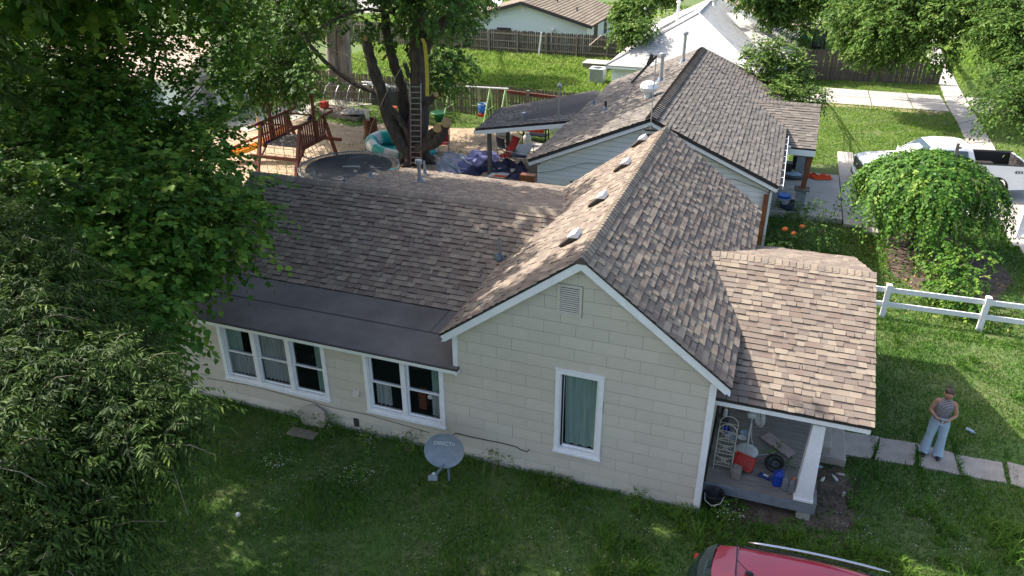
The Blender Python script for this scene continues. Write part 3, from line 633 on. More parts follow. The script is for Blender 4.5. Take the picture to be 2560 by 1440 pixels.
pipe((-5.26, 3.36, 3.03), .50, .045, RF, n=nw); pipe((-12.45, 4.45, 3.56), .34, .035, RF, n=nw)
pipe((-8.9, 6.75, 3.34), .55, .05, RF, cap=.10, n=(0, kb, 1), name='flue'); pipe((-10.3, 6.5, 3.39), .18, .035, RF, n=(0, kb, 1)); pipe((-9.5, 8.3, 3.0), .42, .03, RF, n=(0, kb, 1)); pipe((-11.15, 5.0, 3.7), .28, .035, RF, n=(0, kb, 1), flash=False); pipe((-10.4, 5.3, 3.65), .14, .03, RF, n=(0, kb, 1), flash=False)
# tan lean-to roof left of the wing
SH = thing('tan_shed', 'small shed with flat tan roof behind the left end of the shingled wing', 'shed', (-14.6, 4.4, 0))
MB().poly([(-15.9, 2.5, 1.9), (-13.05, 2.7, 1.98), (-13.6, 6.0, 2.02), (-16.2, 5.6, 1.95)], .08, (0, 0, 1)).build('roof', mat('tan_felt', (.42, .35, .28), (.36, .29, .23), scale=2, rough=.95), SH)
MB().box((-15.8, 2.75, 0), (-13.3, 5.5, 1.84)).build('wall', 'fence_light', SH)

# ================================================================ NEIGHBOURING HOUSES
def gable_roof_mesh(mb, x0, x1, xr, ze, zr, y0, y1, th=.1):
    for ex, s in ((x0, -1), (x1, 1)):
        n = Vector((s * (zr - ze), 0, abs(ex - xr))).normalized(); mb.poly([(xr, y0, zr), (ex, y0, ze), (ex, y1, ze), (xr, y1, zr)], th, n)
# --- siding house ---
N = thing('vinyl_house', 'pale blue white clapboard house with grey brown roof, behind the beige house', 'house', (-3.2, 17, 0))
sx0, sx1, sxr, sez, srz, sy0, sy1 = -7.05, .64, -3.22, 2.98, 4.64, 10.74, 23.1
rf = MB(); gable_roof_mesh(rf, sx0, sx1, sxr, sez, srz, sy0, sy1); 
pr0, prx, prz, pre = (18.75, 1.72, 3.55, 2.55)     # porch gable: ridge y, right end, ridge z, eave z
pfy, pby = 16.35, 21.15
rf.poly([(-1.5, pr0, prz), (prx, pr0, prz), (prx, pfy, pre), (.2, pfy, pre), (-1.5, pr0, prz)][:4], .08, (0, -.4, 1)); rf.poly([(-1.5, pr0, prz), (prx, pr0, prz), (prx, pby, pre), (.2, pby, pre)], .08, (0, .4, 1))
pa = [(-7.0, 16.0, 2.86), (-11.0, 15.95, 2.2), (-11.3, 19.6, 2.2), (-7.4, 21.3, 2.9), (-6.6, 19.5, 3.12)]
rf.poly(pa, .06, (-.17, 0, 1))
NR = rf.build('roof', 'underlay', N)
sl = (srz - sez); lw = sxr - sx0; rw = sx1 - sxr
shingles(NR, 'shingle_grey', (sx1, sy0 - .02, sez), (0, 1, 0), (-rw, 0, sl), sy1 - sy0, math.hypot(rw, sl), singles=150, seed=21, tab=(.2, .34), pal=6)
shingles(NR, 'shingle_grey', (sx0, sy0 - .02, sez), (0, 1, 0), (lw, 0, sl), sy1 - sy0, math.hypot(lw, sl), singles=40, seed=22, tab=(.2, .34), pal=6)
pw = math.hypot(pr0 - pfy, prz - pre)
shingles(NR, 'shingle_grey', (-1.6, pfy, pre), (1, 0, 0), (0, pr0 - pfy, prz - pre), prx + 1.6, pw, singles=60, seed=23, tab=(.2, .34), pal=6, clip=[(1.75, -1), (9, -1), (9, 9), (-1, 9), (0, pw)])
shingles(NR, 'shingle_grey', (prx, pby, pre), (-1, 0, 0), (0, -(pby - pr0), prz - pre), prx + 1.2, pw, seed=24, tab=(.2, .34), pal=6)
shingles(NR, 'shingle_grey', (-11.0, 16.0, 2.225), (0, 1, 0), (1, 0, .172), 5.2, 4.3, seed=25, pal=6, clip=[(0, 0), (3.6, -.25), (5.25, 3.7), (3.6, 4.4), (0, 4.0)], name='patio_shingle')
ridge_caps(NR, 'shingle_grey', (sxr, sy0, srz), (sxr, sy1, srz), (-lw, 0, -sl), (rw, 0, -sl), w=.19, th=.035, step=.2, pal=6)
ridge_caps(NR, 'shingle_grey', (prx, pr0, prz), (-1.5, pr0, prz), (0, -1, -.42), (0, 1, -.42), w=.13, step=.14, pal=6)
mb = MB(); mb.poly([(-1.42, pr0, prz - .0 + .03), (.58, pfy + .02, pre + .04), (.66, pfy + .02, pre + .04), (-1.34, pr0, prz + .03)], .02, (0, -.4, 1)); mb.build('valley_flashing', 'galv', NR)
wy = sy0 + .28
wl_ = MB(); wx0, wx1 = sx0 + .28, sx1 - .28
def zs(x): return sez + sl * (1 - abs(x - sxr) / (rw if x > sxr else lw)) - .1
npoly = [(wx0, 0), (wx1, 0), (wx1, zs(wx1)), (sxr, zs(sxr)), (wx0, zs(wx0))]
wl_.poly([(x, wy + .01, z) for x, z in npoly], .1, (0, -1, 0)); wl_.box((wx1 - .1, wy + .1, 0), (wx1, sy1 - .3, 2.85)); wl_.box((wx0, wy + .1, 0), (wx0 + .1, sy1 - .3, 2.8)); wl_.box((wx0, sy1 - .4, 0), (wx1, sy1 - .3, 2.8)); wl_.poly([(wx0, sy1 - .3, 2.8), (wx1, sy1 - .3, 2.8), (sxr, sy1 - .3, zs(sxr))], .1, (0, 1, 0))
wl_.build('wall', 'vinyl_gap', N)
nw1 = (-5.72, 1.25, -4.62, 2.38); nw2 = (-3.42, 3.72, -2.9, 4.12); nw3 = (-.75, 1.7, -.28, 2.12)
for kk in range(29):
    z0 = .12 + .158 * kk
    for r in sub_rects((wx0 + .06, z0, wx1 - .06, z0 + .146), [(a - .09, b - .09, c + .09, d + .09) for a, b, c, d in (nw1, nw2, nw3)]):
        q = clip_poly([(r[0], r[1]), (r[2], r[1]), (r[2], r[3]), (r[0], r[3])], [(a, b - (.12 if b > .5 else 0)) for a, b in npoly])
        if len(q) > 2:
            mb = MB(); mb.poly([(x, wy - .012 + (z - z0) / .158 * .009, z) for x, z in q], .008, (0, -1, 0)); mb.build('clapboard', 'white_vinyl', N)
mb = MB()
for s, ex in ((-1, sx0), (1, sx1)):
    dv = Vector((ex - sxr, 0, -sl)); n = Vector((s * sl, 0, abs(ex - sxr))).normalized()
    a = Vector((sxr, sy0 + .02, srz - .07)); b = Vector((ex, sy0 + .02, sez - .07)); q = MB(); q.poly([a, b, b - n * .17, Vector((sxr, a.y, a.z - .185))], .03, (0, -1, 0)); q.build('rake_board', 'white_vinyl', N)
    q = MB(); q.poly([a + n * .03, b + n * .03, b, a], .02, (0, -1, 0)); q.build('drip_edge', 'drip_edge', N)
    q = MB(); q.poly([a - n * .15, b - n * .15, b - n * .15 + Vector((0, .3, 0)), a - n * .15 + Vector((0, .3, 0))], .02, n); q.build('soffit', 'white_vinyl', N)
MB().box((wx0 - .02, wy - .03, 0), (wx0 + .06, wy + .1, 2.75)).build('corner_post', 'white_vinyl', N); MB().box((wx1 - .06, wy - .03, 0), (wx1 + .02, wy + .1, 2.75)).build('corner_post', 'white_vinyl', N)
for r, m in ((nw1, 'white_vinyl'), (nw2, 'white_vinyl'), (nw3, 'galv')):
    mb = MB(); a, b, c, d = r
    for (p, q) in (((a - .09, b - .09), (a, d + .09)), ((c, b - .09), (c + .09, d + .09)), ((a, b - .09), (c, b)), ((a, d), (c, d + .09))): mb.box((p[0], wy - .05, p[1]), (q[0], wy, q[1]))
    w = mb.build('window', m, N); MB().box((a, wy - .015, b), (c, wy - .005, d)).build('pane', 'glass_dark', w)
    q = MB(); 
    for (p0, q0) in (((a, b), (a + .05, d)), ((c - .05, b), (c, d)), ((a + .05, d - .05), (c - .05, d)), ((a + .05, b), (c - .05, b + .05))): q.box((p0[0], wy - .03, p0[1]), (q0[0], wy - .016, q0[1]))
    q.build('sash', m, w)
# gutter on the right eave with its hangers
mb = MB(); mb.box((sx1 + .1, sy0 + .1, sez - .12), (sx1 + .115, pfy, sez - .02)); g = mb.build('gutter', 'white_metal', N); MB().box((sx1 + .01, sy0 + .1, sez - .13), (sx1 + .1, pfy, sez - .12)).build('gutter_floor', 'black_metal', g)
for kk in range(8): MB().box((sx1 - .0, sy0 + .2 + kk * .72, sez - .03), (sx1 + .11, sy0 + .235 + kk * .72, sez - .02)).build('hanger', 'white_metal', g)
MB().box((sx1 + .0, 21.3, sez - .12), (sx1 + .12, sy1, sez - .03)).build('gutter', 'white_metal', N)
mb = MB(); mb.tube([(wx1 + .05, wy - .1, 2.78), (wx1 + .05, wy - .1, .0)], .055, 4); MB().box((wx1 - .10, wy - .16, 0), (wx1 + .04, wy - .035, 2.62)).build('downspout', 'brown_stain', N); MB().box((wx1 + .05, wy - .12, 0), (wx1 + .12, wy - .05, 2.75)).build('downspout', 'white_metal', N)
mb = MB(); mb.tube([(sx1 - 2.2, wy - .05, 3.02), (sx1 - 2.0, wy - .15, 3.28), (sx1 - 1.6, wy - .1, 2.95), (sx1 - 1.3, wy - .1, 3.0), (sx1 - .7, wy - .12, 2.85), (sx1 - .15, wy - .1, 2.65), (sx1 - .2, wy - .1, 2.4), (sx1 - .8, wy - .05, 1.6)], .009, 4); mb.tube([(sx1 - 2.25, wy - .05, 3.0), (sx1 - 2.25, wy - .05, 2.2)], .006, 4)
mb.tube([(-7.0, wy - .06, 2.45), (-6.2, wy - .06, 2.62), (-5.2, wy - .06, 3.0), (-4.6, wy - .04, 3.05)], .008, 4); mb.build('cable', 'grey_post', N)
MB().tube([(sx1 - 1.0, wy - .12, 2.32), (sx1 - .9, wy - .12, 2.55)], .055, 8).build('floodlight', 'black_metal', N)
# porch of the siding house: slab, brick piers with wooden posts, header, lights
MB().box((.45, 16.1, .0), (3.0, 21.2, .20)).build('porch_slab', 'concrete_light', N)
for (x, y) in ((1.5, 16.6), (1.45, 20.9)):
    pb = MB().box((x - .16, y - .16, .2), (x + .16, y + .16, .98)).build('pier', 'vinyl_gap', N)
    for c in range(10):
        for i in range(2):
            o = (.0 if c % 2 else .0); zz = .21 + c * .078
            MB().box((x - .168 + i * .17, y - .168, zz), (x - .004 + i * .17, y + .168, zz + .066)).build('brick', mat('grey_brick', (.33, .35, .37), (.26, .28, .3), scale=9, rnd=.15), pb)
    MB().box((x - .26, y - .24, .98), (x + .26, y + .24, 1.03)).build('pier_cap', 'fence_rail', N)
    mb = MB(); mb.bar((x + .02, y, 1.03), (x + .1, y, 2.36), .17, .17, up=(0, 1, 0)); mb.build('post', 'brown_stain', N)
MB().box((.66, pfy + .02, pre - .26), (prx, pfy + .06, pre - .02)).build('header', 'white_vinyl', N); MB().box((prx - .12, pfy + .06, pre - .26), (prx - .04, pby, pre - .05)).build('header', 'white_vinyl', N)
MB().box((.62, pfy - .06, pre - .01), (.88, pfy + .1, pre + .05)).build('eave_return', 'white_vinyl', N)
mb = MB(); mb.poly([(.4, pfy + .1, pre - .08), (prx - .1, pfy + .1, pre - .08), (prx - .1, pby - .1, pre - .08), (.4, pby - .1, pre - .08)], .02, (0, 0, 1)); mb.build('porch_ceiling', 'white_vinyl', N)
mb = MB(); mb.poly([(prx - .03, pfy, pre - .07), (prx - .03, pr0, prz - .1), (prx - .03, pby, pre - .07)], .03, (1, 0, 0)); mb.build('porch_gable', 'white_vinyl', N)
# patio roof fascia and posts, deck
MB().bar((-11.0, 15.93, 2.09), (-7.2, 15.98, 2.72), .03, .15).build('fascia', 'white_vinyl', N); MB().bar((-11.02, 15.95, 2.11), (-11.32, 19.6, 2.11), .03, .12).build('fascia', 'black_metal', N)
for x, y in ((-10.55, 16.4), (-10.8, 19.3)): MB().box((x - .07, y - .07, .25), (x + .07, y + .07, 2.2)).build('post', 'grey_post', N)
MB().box((-10.9, 15.2, .0), (-6.8, 20.0, .24)).build('patio_slab', 'fence_rail', N); MB().box((-7.35, 10.85, .2), (-6.86, 11.1, 2.4)).build('post', 'brown_stain', N)
for kk in range(12): MB().box((-10.9, 12.6 + kk * .145, .24), (-6.95, 12.6 + kk * .145 + .135, .27)).build('deck_board', 'deck_wood', N)
# roof fittings
def zN(x): return sez + sl * (1 - abs(x - sxr) / (rw if x > sxr else lw))
def spot(px_, py_): return None
nL = (-sl, 0, lw)
for (x, y, h, r, cap, nm) in ((-4.05, 17.4, .95, .07, .12, 'flue'), (-3.7, 20.6, 1.1, .06, .11, 'flue')):
    pipe((x, y, zN(x)), h, r, NR, cap=cap, n=nL, name=nm, m='galv')
pipe((-5.55, 15.0, zN(-5.55)), .35, .045, NR, n=nL, m='black_metal'); pipe((-6.6, 17.6, zN(-6.6)), .12, .04, NR, n=nL, m='black_metal')
MB().lathe([(.14, 0), (.16, .22), (.26, .24), (.31, .36), (.25, .5), (.12, .56), (.001, .57)], (-4.0, 14.6, zN(-4.0) + .02), 16).build('turbine_vent', 'white_metal', NR, smooth=False)
MB().tube([(-9.3, 17.0, 2.5), (-9.3, 17.0, 2.78)], .09, 12).build('vent_pipe', 'galv', NR)
mb = MB(); b = Vector((-7.6, 16.15, 2.75)); mb.tube([b, b + Vector((0, 0, 1.35))], .035, 8); mb.sphere(b + Vector((0, 0, 1.4)), .09, 10, 6); mb.build('service_mast', 'galv', NR)
# aerial at the front gable
A = thing('tv_antenna', 'thin TV aerial mast with dark reflector arms on the clapboard gable', 'antenna', (sxr, sy0 - .02, 4.0))
b = Vector((sxr + .02, sy0 - .1, 3.95)); mb = MB(); mb.tube([b, b + Vector((0, 0, 2.55))], .018, 6); mb.build('mast', 'galv', A)
mb = MB()
for dz in (.05, .22, .36): mb.bar(b + Vector((-.16, -.03, dz)), b + Vector((.16, -.03, dz + .02)), .03, .05)
mb.build('bracket', 'black_metal', A)
t = b + Vector((0, 0, 2.5)); mb = MB(); mb.bar(t, t + Vector((-.62, -.25, -.75)), .05, .07); mb.bar(t + Vector((-.2, -.1, -.25)), t + Vector((-.1, -.1, .05)), .07, .1)
for q in range(6):
    c = t + Vector((-.62, -.25, -.75)) * (q / 5.5); mb.bar(c + Vector((-.2, .14, .02)), c + Vector((.2, -.14, -.02)), .012, .012)
mb.build('reflector', 'black_metal', A)
mb = MB(); mb.tube([t + Vector((-.5, -.2, -.7)), t + Vector((-.75, -.1, -1.3)), t + Vector((-.95, 0.1, -1.9)), (-4.0, 11.6, 4.32), (-3.9, 11.0, 4.35)], .008, 4); mb.build('cable', 'black_metal', A)

# --- white hip-roof house ---
Wh = thing('white_house', 'low house with a white shingled hip roof beyond the clapboard house', 'house', (-4, 40, 0))
we, wr_, wx0_, wx1_, wfy = 1.65, 4.1, -9.7, -.95, 33.0
hx = (wx0_ + wx1_) / 2; hy = 37.953; hx = -5.23; hy2 = hy + 9; wby = hy2 + 5
rf = MB()
F1 = [(wx0_, wfy, we), (wx1_, wfy, we), (hx, hy, wr_)]
rf.poly(F1, .06, (0, -.4, 1)); rf.poly([(wx0_, wfy, we), (hx, hy, wr_), (hx, hy2, wr_), (wx0_, wby, we)], .06, (-.4, 0, 1)); rf.poly([(wx1_, wfy, we), (hx, hy, wr_), (hx, hy2, wr_), (wx1_, wby, we)], .06, (.4, 0, 1))
ex1 = 0.695; efy = 38.51; eby = efy + 10.5; ery = (efy + eby) / 2; erz = 3.45; erx = ex1 - 3.9
rf.poly([(-4.5, efy, we), (ex1, efy, we), (erx, ery, erz), (-4.5, ery, erz)], .06, (0, -.4, 1)); rf.poly([(ex1, efy, we), (ex1, eby, we), (erx, ery, erz)], .06, (.4, 0, 1)); rf.poly([(-4.5, eby, we), (ex1, eby, we), (erx, ery, erz), (-4.5, ery, erz)], .06, (0, .4, 1))
WR = rf.build('roof', 'shingle_white', Wh)
def tri_shingles(root, a, b, c, mname, **kw):
    """a-b is the eave, c the top (list of extra top points allowed)"""
    a = Vector(a); b = Vector(b); U = (b - a); L = U.length; U.normalize(); cs = [Vector(q) for q in c]; V = cs[0] - a; V = (V - U * V.dot(U)); V.normalize()
    cl = [(0, 0), (L, 0)] + [((q - a).dot(U), (q - a).dot(V)) for q in cs]
    shingles(root, mname, a, U, V, L, max(p[1] for p in cl), clip=cl, **kw)
tri_shingles(WR, F1[0], F1[1], [F1[2]], 'shingle_white', seed=31, exposure=.2, tab=(.28, .34), pal=4, teeth=False, singles=90, th=.016)
tri_shingles(WR, (wx1_, wfy, we), (wx1_, wby, we), [(hx, hy2, wr_), (hx, hy, wr_)], 'shingle_white', seed=32, exposure=.2, tab=(.28, .34), pal=4, teeth=False, singles=90, th=.016)
tri_shingles(WR, (wx0_, wfy, we), (wx0_, wby, we), [(hx, hy2, wr_), (hx, hy, wr_)], 'shingle_white', seed=33, exposure=.2, tab=(.28, .34), pal=4, teeth=False, th=.012)
tri_shingles(WR, (-4.5, efy, we), (ex1, efy, we), [(erx, ery, erz), (-4.5, ery, erz)], 'shingle_white', seed=34, exposure=.2, tab=(.28, .34), pal=4, teeth=False, singles=60, th=.016)
tri_shingles(WR, (ex1, efy, we), (ex1, eby, we), [(erx, ery, erz)], 'shingle_white', seed=35, exposure=.2, tab=(.28, .34), pal=4, teeth=False, singles=50, th=.016)
for a, b in (((wx0_, wfy), (hx, hy)), ((wx1_, wfy), (hx, hy))): MB().tube([(*a, we + .02), (*b, wr_ + .02)], .05, 6).build('hip_cap', 'shingle_white', WR)
MB().tube([(hx, hy, wr_ + .02), (hx, hy2, wr_ + .02)], .05, 6).build('ridge_cap', 'shingle_white', WR)
wl2 = MB(); wl2.box((wx0_ + .35, wfy + .35, 0), (wx1_ - .35, wby - .4, we - .06)); wl2.box((-4.5, efy + .35, 0), (ex1 - .4, eby - .4, we - .065)); wl2.build('wall', 'vinyl_gap', Wh)
for kk in range(10): MB().box((wx0_ + .34, wfy + .33, .02 + kk * .157), (wx1_ - .34, wfy + .349, .168 + kk * .157)).build('clapboard', 'white_vinyl', Wh)
MB().box((wx0_, wfy + .01, we - .17), (wx1_, wfy + .05, we - .05)).build('fascia', 'white_vinyl', Wh); MB().box((wx1_ + .0, wfy - .05, we - .14), (wx1_ + .1, efy, we - .02)).build('gutter', 'white_metal', Wh); MB().box((ex1 + .0, efy, we - .14), (ex1 + .1, eby, we - .02)).build('gutter', 'white_metal', Wh)
MB().box((-4.2, efy + .32, .1), (ex1 - .42, efy + .349, we - .1)).build('wall_panel', mat('blue_wall', (.36, .48, .52), (.33, .45, .49)), Wh)
pw_ = (-1.78,39.71,3.5)
pipe((-6.66,39.28,3.35), 1.15, .09, WR, cap=.15, name='flue', m='white_metal', flash=False)
mb = MB(); c = Vector((-5.8,38.39,3.25)); mb.box((c.x - .35, c.y - .25, c.z), (c.x + .35, c.y + .2, c.z + .22)); mb.build('box_vent', 'galv', WR)
MB().lathe([(.12, 0), (.14, .3), (.24, .32), (.27, .45), (.2, .6), (.001, .66)], Vector((-4.73,41.88,4.1)), 14).build('turbine_vent', 'white_metal', WR)
MB().lathe([(.001, 0), (.09, .0), (.09, .5), (.02, .56)], Vector((-9.47,40.51,2.3)), 6).build('vent_pipe', 'brown_stain', WR)
D2 = thing('roof_dish', 'white satellite dish on a brown pole at the white roof edge', 'satellite dish', (-8.81,38.74,2.4))
c = Vector((-8.81,38.74,2.4)); mb = MB(); mb.tube([c, c + Vector((.05, 0, 1.0))], .05, 8); mb.build('pole', 'brown_stain', D2)
dd = Vector((-.15, -.75, .65)).normalized(); mm = dd.to_track_quat('Z', 'Y').to_matrix()
mb = MB(); mb.lathe([(.001, .0), (.25, .03), (.5, .12), (.5, .13), (.25, .05), (.001, .02)], c + Vector((.08, -.1, 1.45)), 24, mm); mb.build('dish', 'white_metal', D2, smooth=True)
MB().tube([c + Vector((.05, 0, 1.0)), c + Vector((.08, -.1, 1.4))], .04, 6).build('arm', 'galv', D2); MB().tube([c + Vector((.02, -.2, 1.0)), c + Vector((-.02, -.75, 1.45))], .025, 6).build('feed_arm', 'galv', D2)
# AC unit and step box by the white house
ac = thing('ac_unit', 'white air conditioner condenser beside the white house corner', 'air conditioner', (-10.7,35.41,0.0)); a = Vector((-10.7,35.41,0.0))
MB().box((a.x - .45, a.y - .4, 0), (a.x + .45, a.y + .45, .95)).build('cabinet', 'galv', ac, bevel=.04); MB().box((a.x - .47, a.y - .42, .95), (a.x + .47, a.y + .47, .99)).build('lid', 'white_metal', ac); MB().lathe([(.3, 0), (.3, .012), (.001, .012)], (a.x, a.y, .99), 20).build('fan_grille', 'black_metal', ac)
st = thing('plank_step', 'pale wooden step platform against the picket fence', 'step', (-12.07,40.86,0.0)); a = Vector((-11.64,40.01,0.0))
for kk in range(4): MB().box((a.x - 1.1, a.y - .7 + kk * .36, .42), (a.x + 1.0, a.y - .37 + kk * .36, .46)).build('board', 'concrete_light', st)
MB().box((a.x - 1.05, a.y - .66, 0), (a.x + .95, a.y + .7, .42)).build('riser', 'fence_rail', st)

# --- pale green house beyond the far fence ---
Gh = thing('green_house', 'pale mint green gabled house with dark trim beyond the rear fence', 'house', (-18, 49, 0))
gy = 44.5; ap = [(-18.84,44.5,3.52),(-13.43,44.5,2.04),(-22.14,44.5,1.86)]
gx, gz = ap[0][0], ap[0][2]; gxr, gzr = ap[1][0], ap[1][2]; gxl, gzl = ap[2][0], ap[2][2]; gby = 54.2; gzr = gzr; gk = (gz - gzr) / (gxr - gx); gxl = gx - (gxr - gx) * 1.0; gzl = gzr
rf = MB(); gable_roof_mesh(rf, gxl, gxr, gx, gzr, gz, gy, gby, .14); GR = rf.build('roof', 'drip_edge', Gh)
shingles(GR, 'shingle_brown', (gxr, gy, gzr), (0, 1, 0), (gx - gxr, 0, gz - gzr), gby - gy, math.hypot(gxr - gx, gz - gzr), seed=41, exposure=.3, tab=(.5, 1.0), pal=3, teeth=False, th=.05)
shingles(GR, 'shingle_brown', (gxl, gy, gzr), (0, 1, 0), (gx - gxl, 0, gz - gzr), gby - gy, math.hypot(gxr - gx, gz - gzr), seed=42, exposure=.3, tab=(.5, 1.0), pal=3, teeth=False, th=.05)
gm = mat('mint_wall', (.70, .78, .70), (.66, .74, .66), rough=.8); wl3 = MB(); gwy = gy + .5
wl3.poly([(gxl + .6, gwy, 0), (gxr - .5, gwy, 0), (gxr - .5, gwy, gzr + .5 * gk - .14), (gx, gwy, gz - .14), (gxl + .6, gwy, gzr + .6 * gk - .14)], .1, (0, -1, 0))
wl3.box((gxr - .6, gwy + .1, 0), (gxr - .5, gby - .5, gzr + .1)); wl3.box((gxl + .6, gwy + .1, 0), (gxl + .7, gby - .5, gzr + .1)); wl3.box((gxl + .6, gby - .6, 0), (gxr - .5, gby - .5, gzr)); wl3.build('wall', gm, Gh)
for s, ex in ((-1, gxl), (1, gxr)):
    q = MB(); q.poly([(gx, gy - .04, gz), (ex, gy - .04, gzr), (ex, gy - .04, gzr - .2), (gx, gy - .04, gz - .22)], .05, (0, -1, 0)); q.build('rake_board', 'drip_edge', Gh)
wp_ = [(-20.94,45.0,1.55),(-19.81,45.0,1.03)]
q = MB(); a, b, c, d = wp_[0][0], wp_[1][2] - .5, wp_[1][0], wp_[0][2]
for (p0, q0) in (((a, b), (a + .12, d)), ((c - .12, b), (c, d)), ((a + .12, d - .12), (c - .12, d))): q.box((p0[0], gwy - .05, p0[1]), (q0[0], gwy, q0[1]))
w = q.build('window', 'drip_edge', Gh); MB().box((a + .12, gwy - .02, b), (c - .12, gwy - .01, d - .12)).build('pane', 'glass_dark', w); MB().box((a + .15, gwy - .03, b), (c - .15, gwy - .021, d - .3)).build('blind', 'fence_rail', w)
v_ = [(-18.98,45.0,3.1),(-18.7,45.0,2.8)]; MB().box((v_[0][0], gwy - .04, v_[1][2]), (v_[1][0], gwy, v_[0][2])).build('gable_vent', 'white_vinyl', Gh)
l_ = [(-16.46,45.0,1.6)][0]; MB().sphere((l_[0], gwy - .1, l_[2]), .13, 10, 6).build('lamp', 'white_metal', Gh)
MB().box((gxr - .5, 47.2, 0), (gxr - .46, 48.3, gzr - .2)).build('door', 'drip_edge', Gh); MB().box((gxr - .5, 50.5, .6), (gxr - .46, 51.4, gzr - .3)).build('window', 'drip_edge', Gh)
pipe((gx + 1.6, gy + 4.0, gz - 1.6 * gk), .6, .06, GR, m='drip_edge', flash=False); pipe((gx + 3.4, gy + 3.2, gz - 3.4 * gk), .3, .06, GR, m='drip_edge', flash=False)
D3 = thing('small_dish', 'white dish on the low grey roof left of the mint gable', 'satellite dish', (-22.5, 47, 2.5))
c = Vector((-21.67,47.0,3.02)); mb = MB(); mb.lathe([(.001, 0), (.3, .03), (.5, .1), (.5, .11), (.3, .05), (.001, .02)], c, 20, dd.to_track_quat('Z', 'Y').to_matrix()); mb.build('dish', 'white_metal', D3, smooth=True); MB().tube([c, c - Vector((0, 0, 1.0))], .05, 6).build('pole', 'galv', D3)
G4 = thing('grey_roof_annex', 'low flat roofed grey annex left of the mint gable house', 'building', (-24, 50, 0))
MB().box((-27.5, 46.5, 2.0), (gxl + 1.6, 52, 2.2)).build('roof', 'shingle_brown', G4); MB().box((-27.3, 46.8, 0), (gxl + .5, 51.8, 1.99)).build('wall', 'vinyl_gap', G4)
# dark house across beyond the white roof
Dk = thing('dark_house', 'dark blue green house corner under the trees beyond the white roof', 'house', (-1, 58, 0))
dq = (0.38,50.0,2.42); dx = dq[0]
MB().box((dx - 7, 50, 0), (dx, 57, 2.1)).build('wall', mat('dark_wall', (.03, .05, .06)), Dk); rf = MB(); rf.poly([(dx - 7.6, 49.4, 2.1), (dx + .6, 49.4, 2.1), (dx - 3, 53.5, 3.9)], .1, (0, -.4, 1)); rf.poly([(dx + .6, 49.4, 2.1), (dx + .6, 57.6, 2.1), (dx - 3, 53.5, 3.9)], .1, (.4, 0, 1)); rf.poly([(dx - 7.6, 49.4, 2.1), (dx - 7.6, 57.6, 2.1), (dx - 3, 53.5, 3.9)], .1, (-.4, 0, 1)); rf.build('roof', 'shingle_brown', Dk)
# garage behind the mulberry
Ga = thing('white_garage', 'white garage with tan shingle roof glimpsed through the mulberry leaves', 'garage', (-29, 24, 0))
gx0, gx1, gy0, gy1 = -38.5, -28.6, 19.5, 27.0; gyc = 23.2
MB().box((gx0, gy0, 0), (gx1, gy1, 2.3)).build('wall', 'white_vinyl', Ga)
rf = MB(); rf.poly([(gx0 - .3, gy0 - .4, 2.25), (gx1 + .3, gy0 - .4, 2.25), (gx1 + .3, gyc, 3.7), (gx0 - .3, gyc, 3.7)], .08, (0, -.4, 1)); rf.poly([(gx0 - .3, gy1 + .4, 2.25), (gx1 + .3, gy1 + .4, 2.25), (gx1 + .3, gyc, 3.7), (gx0 - .3, gyc, 3.7)], .08, (0, .4, 1)); rf.poly([(gx1, gy0, 2.2), (gx1, gy1, 2.2), (gx1, gyc, 3.6)], .05, (1, 0, 0)); gr = rf.build('roof', 'white_vinyl', Ga)
tanm = mat('shingle_tan', (0, 0, 0), tone=((.40, .31, .25), (.36, .28, .22), (.43, .34, .28)), rough=.95, grain=.1)
shingles(gr, 'shingle_tan', (gx0 - .3, gy0 - .42, 2.26), (1, 0, 0), (0, gyc - gy0 + .4, 1.45), gx1 - gx0 + .6, math.hypot(gyc - gy0 + .4, 1.45), seed=51, exposure=.2, tab=(.3, .6), pal=3, th=.03, teeth=False)
MB().box((gx1 - 3.6, gy0 - .03, .1), (gx1 - 1.2, gy0 - .001, 2.0)).build('door', 'vinyl_gap', Ga); MB().box((gx1 + .001, 21.0, .1), (gx1 + .03, 22.0, 2.05)).build('door', 'galv', Ga); MB().box((gx1 + .001, 23.2, 1.0), (gx1 + .03, 24.2, 1.9)).build('window', 'glass_dark', Ga)

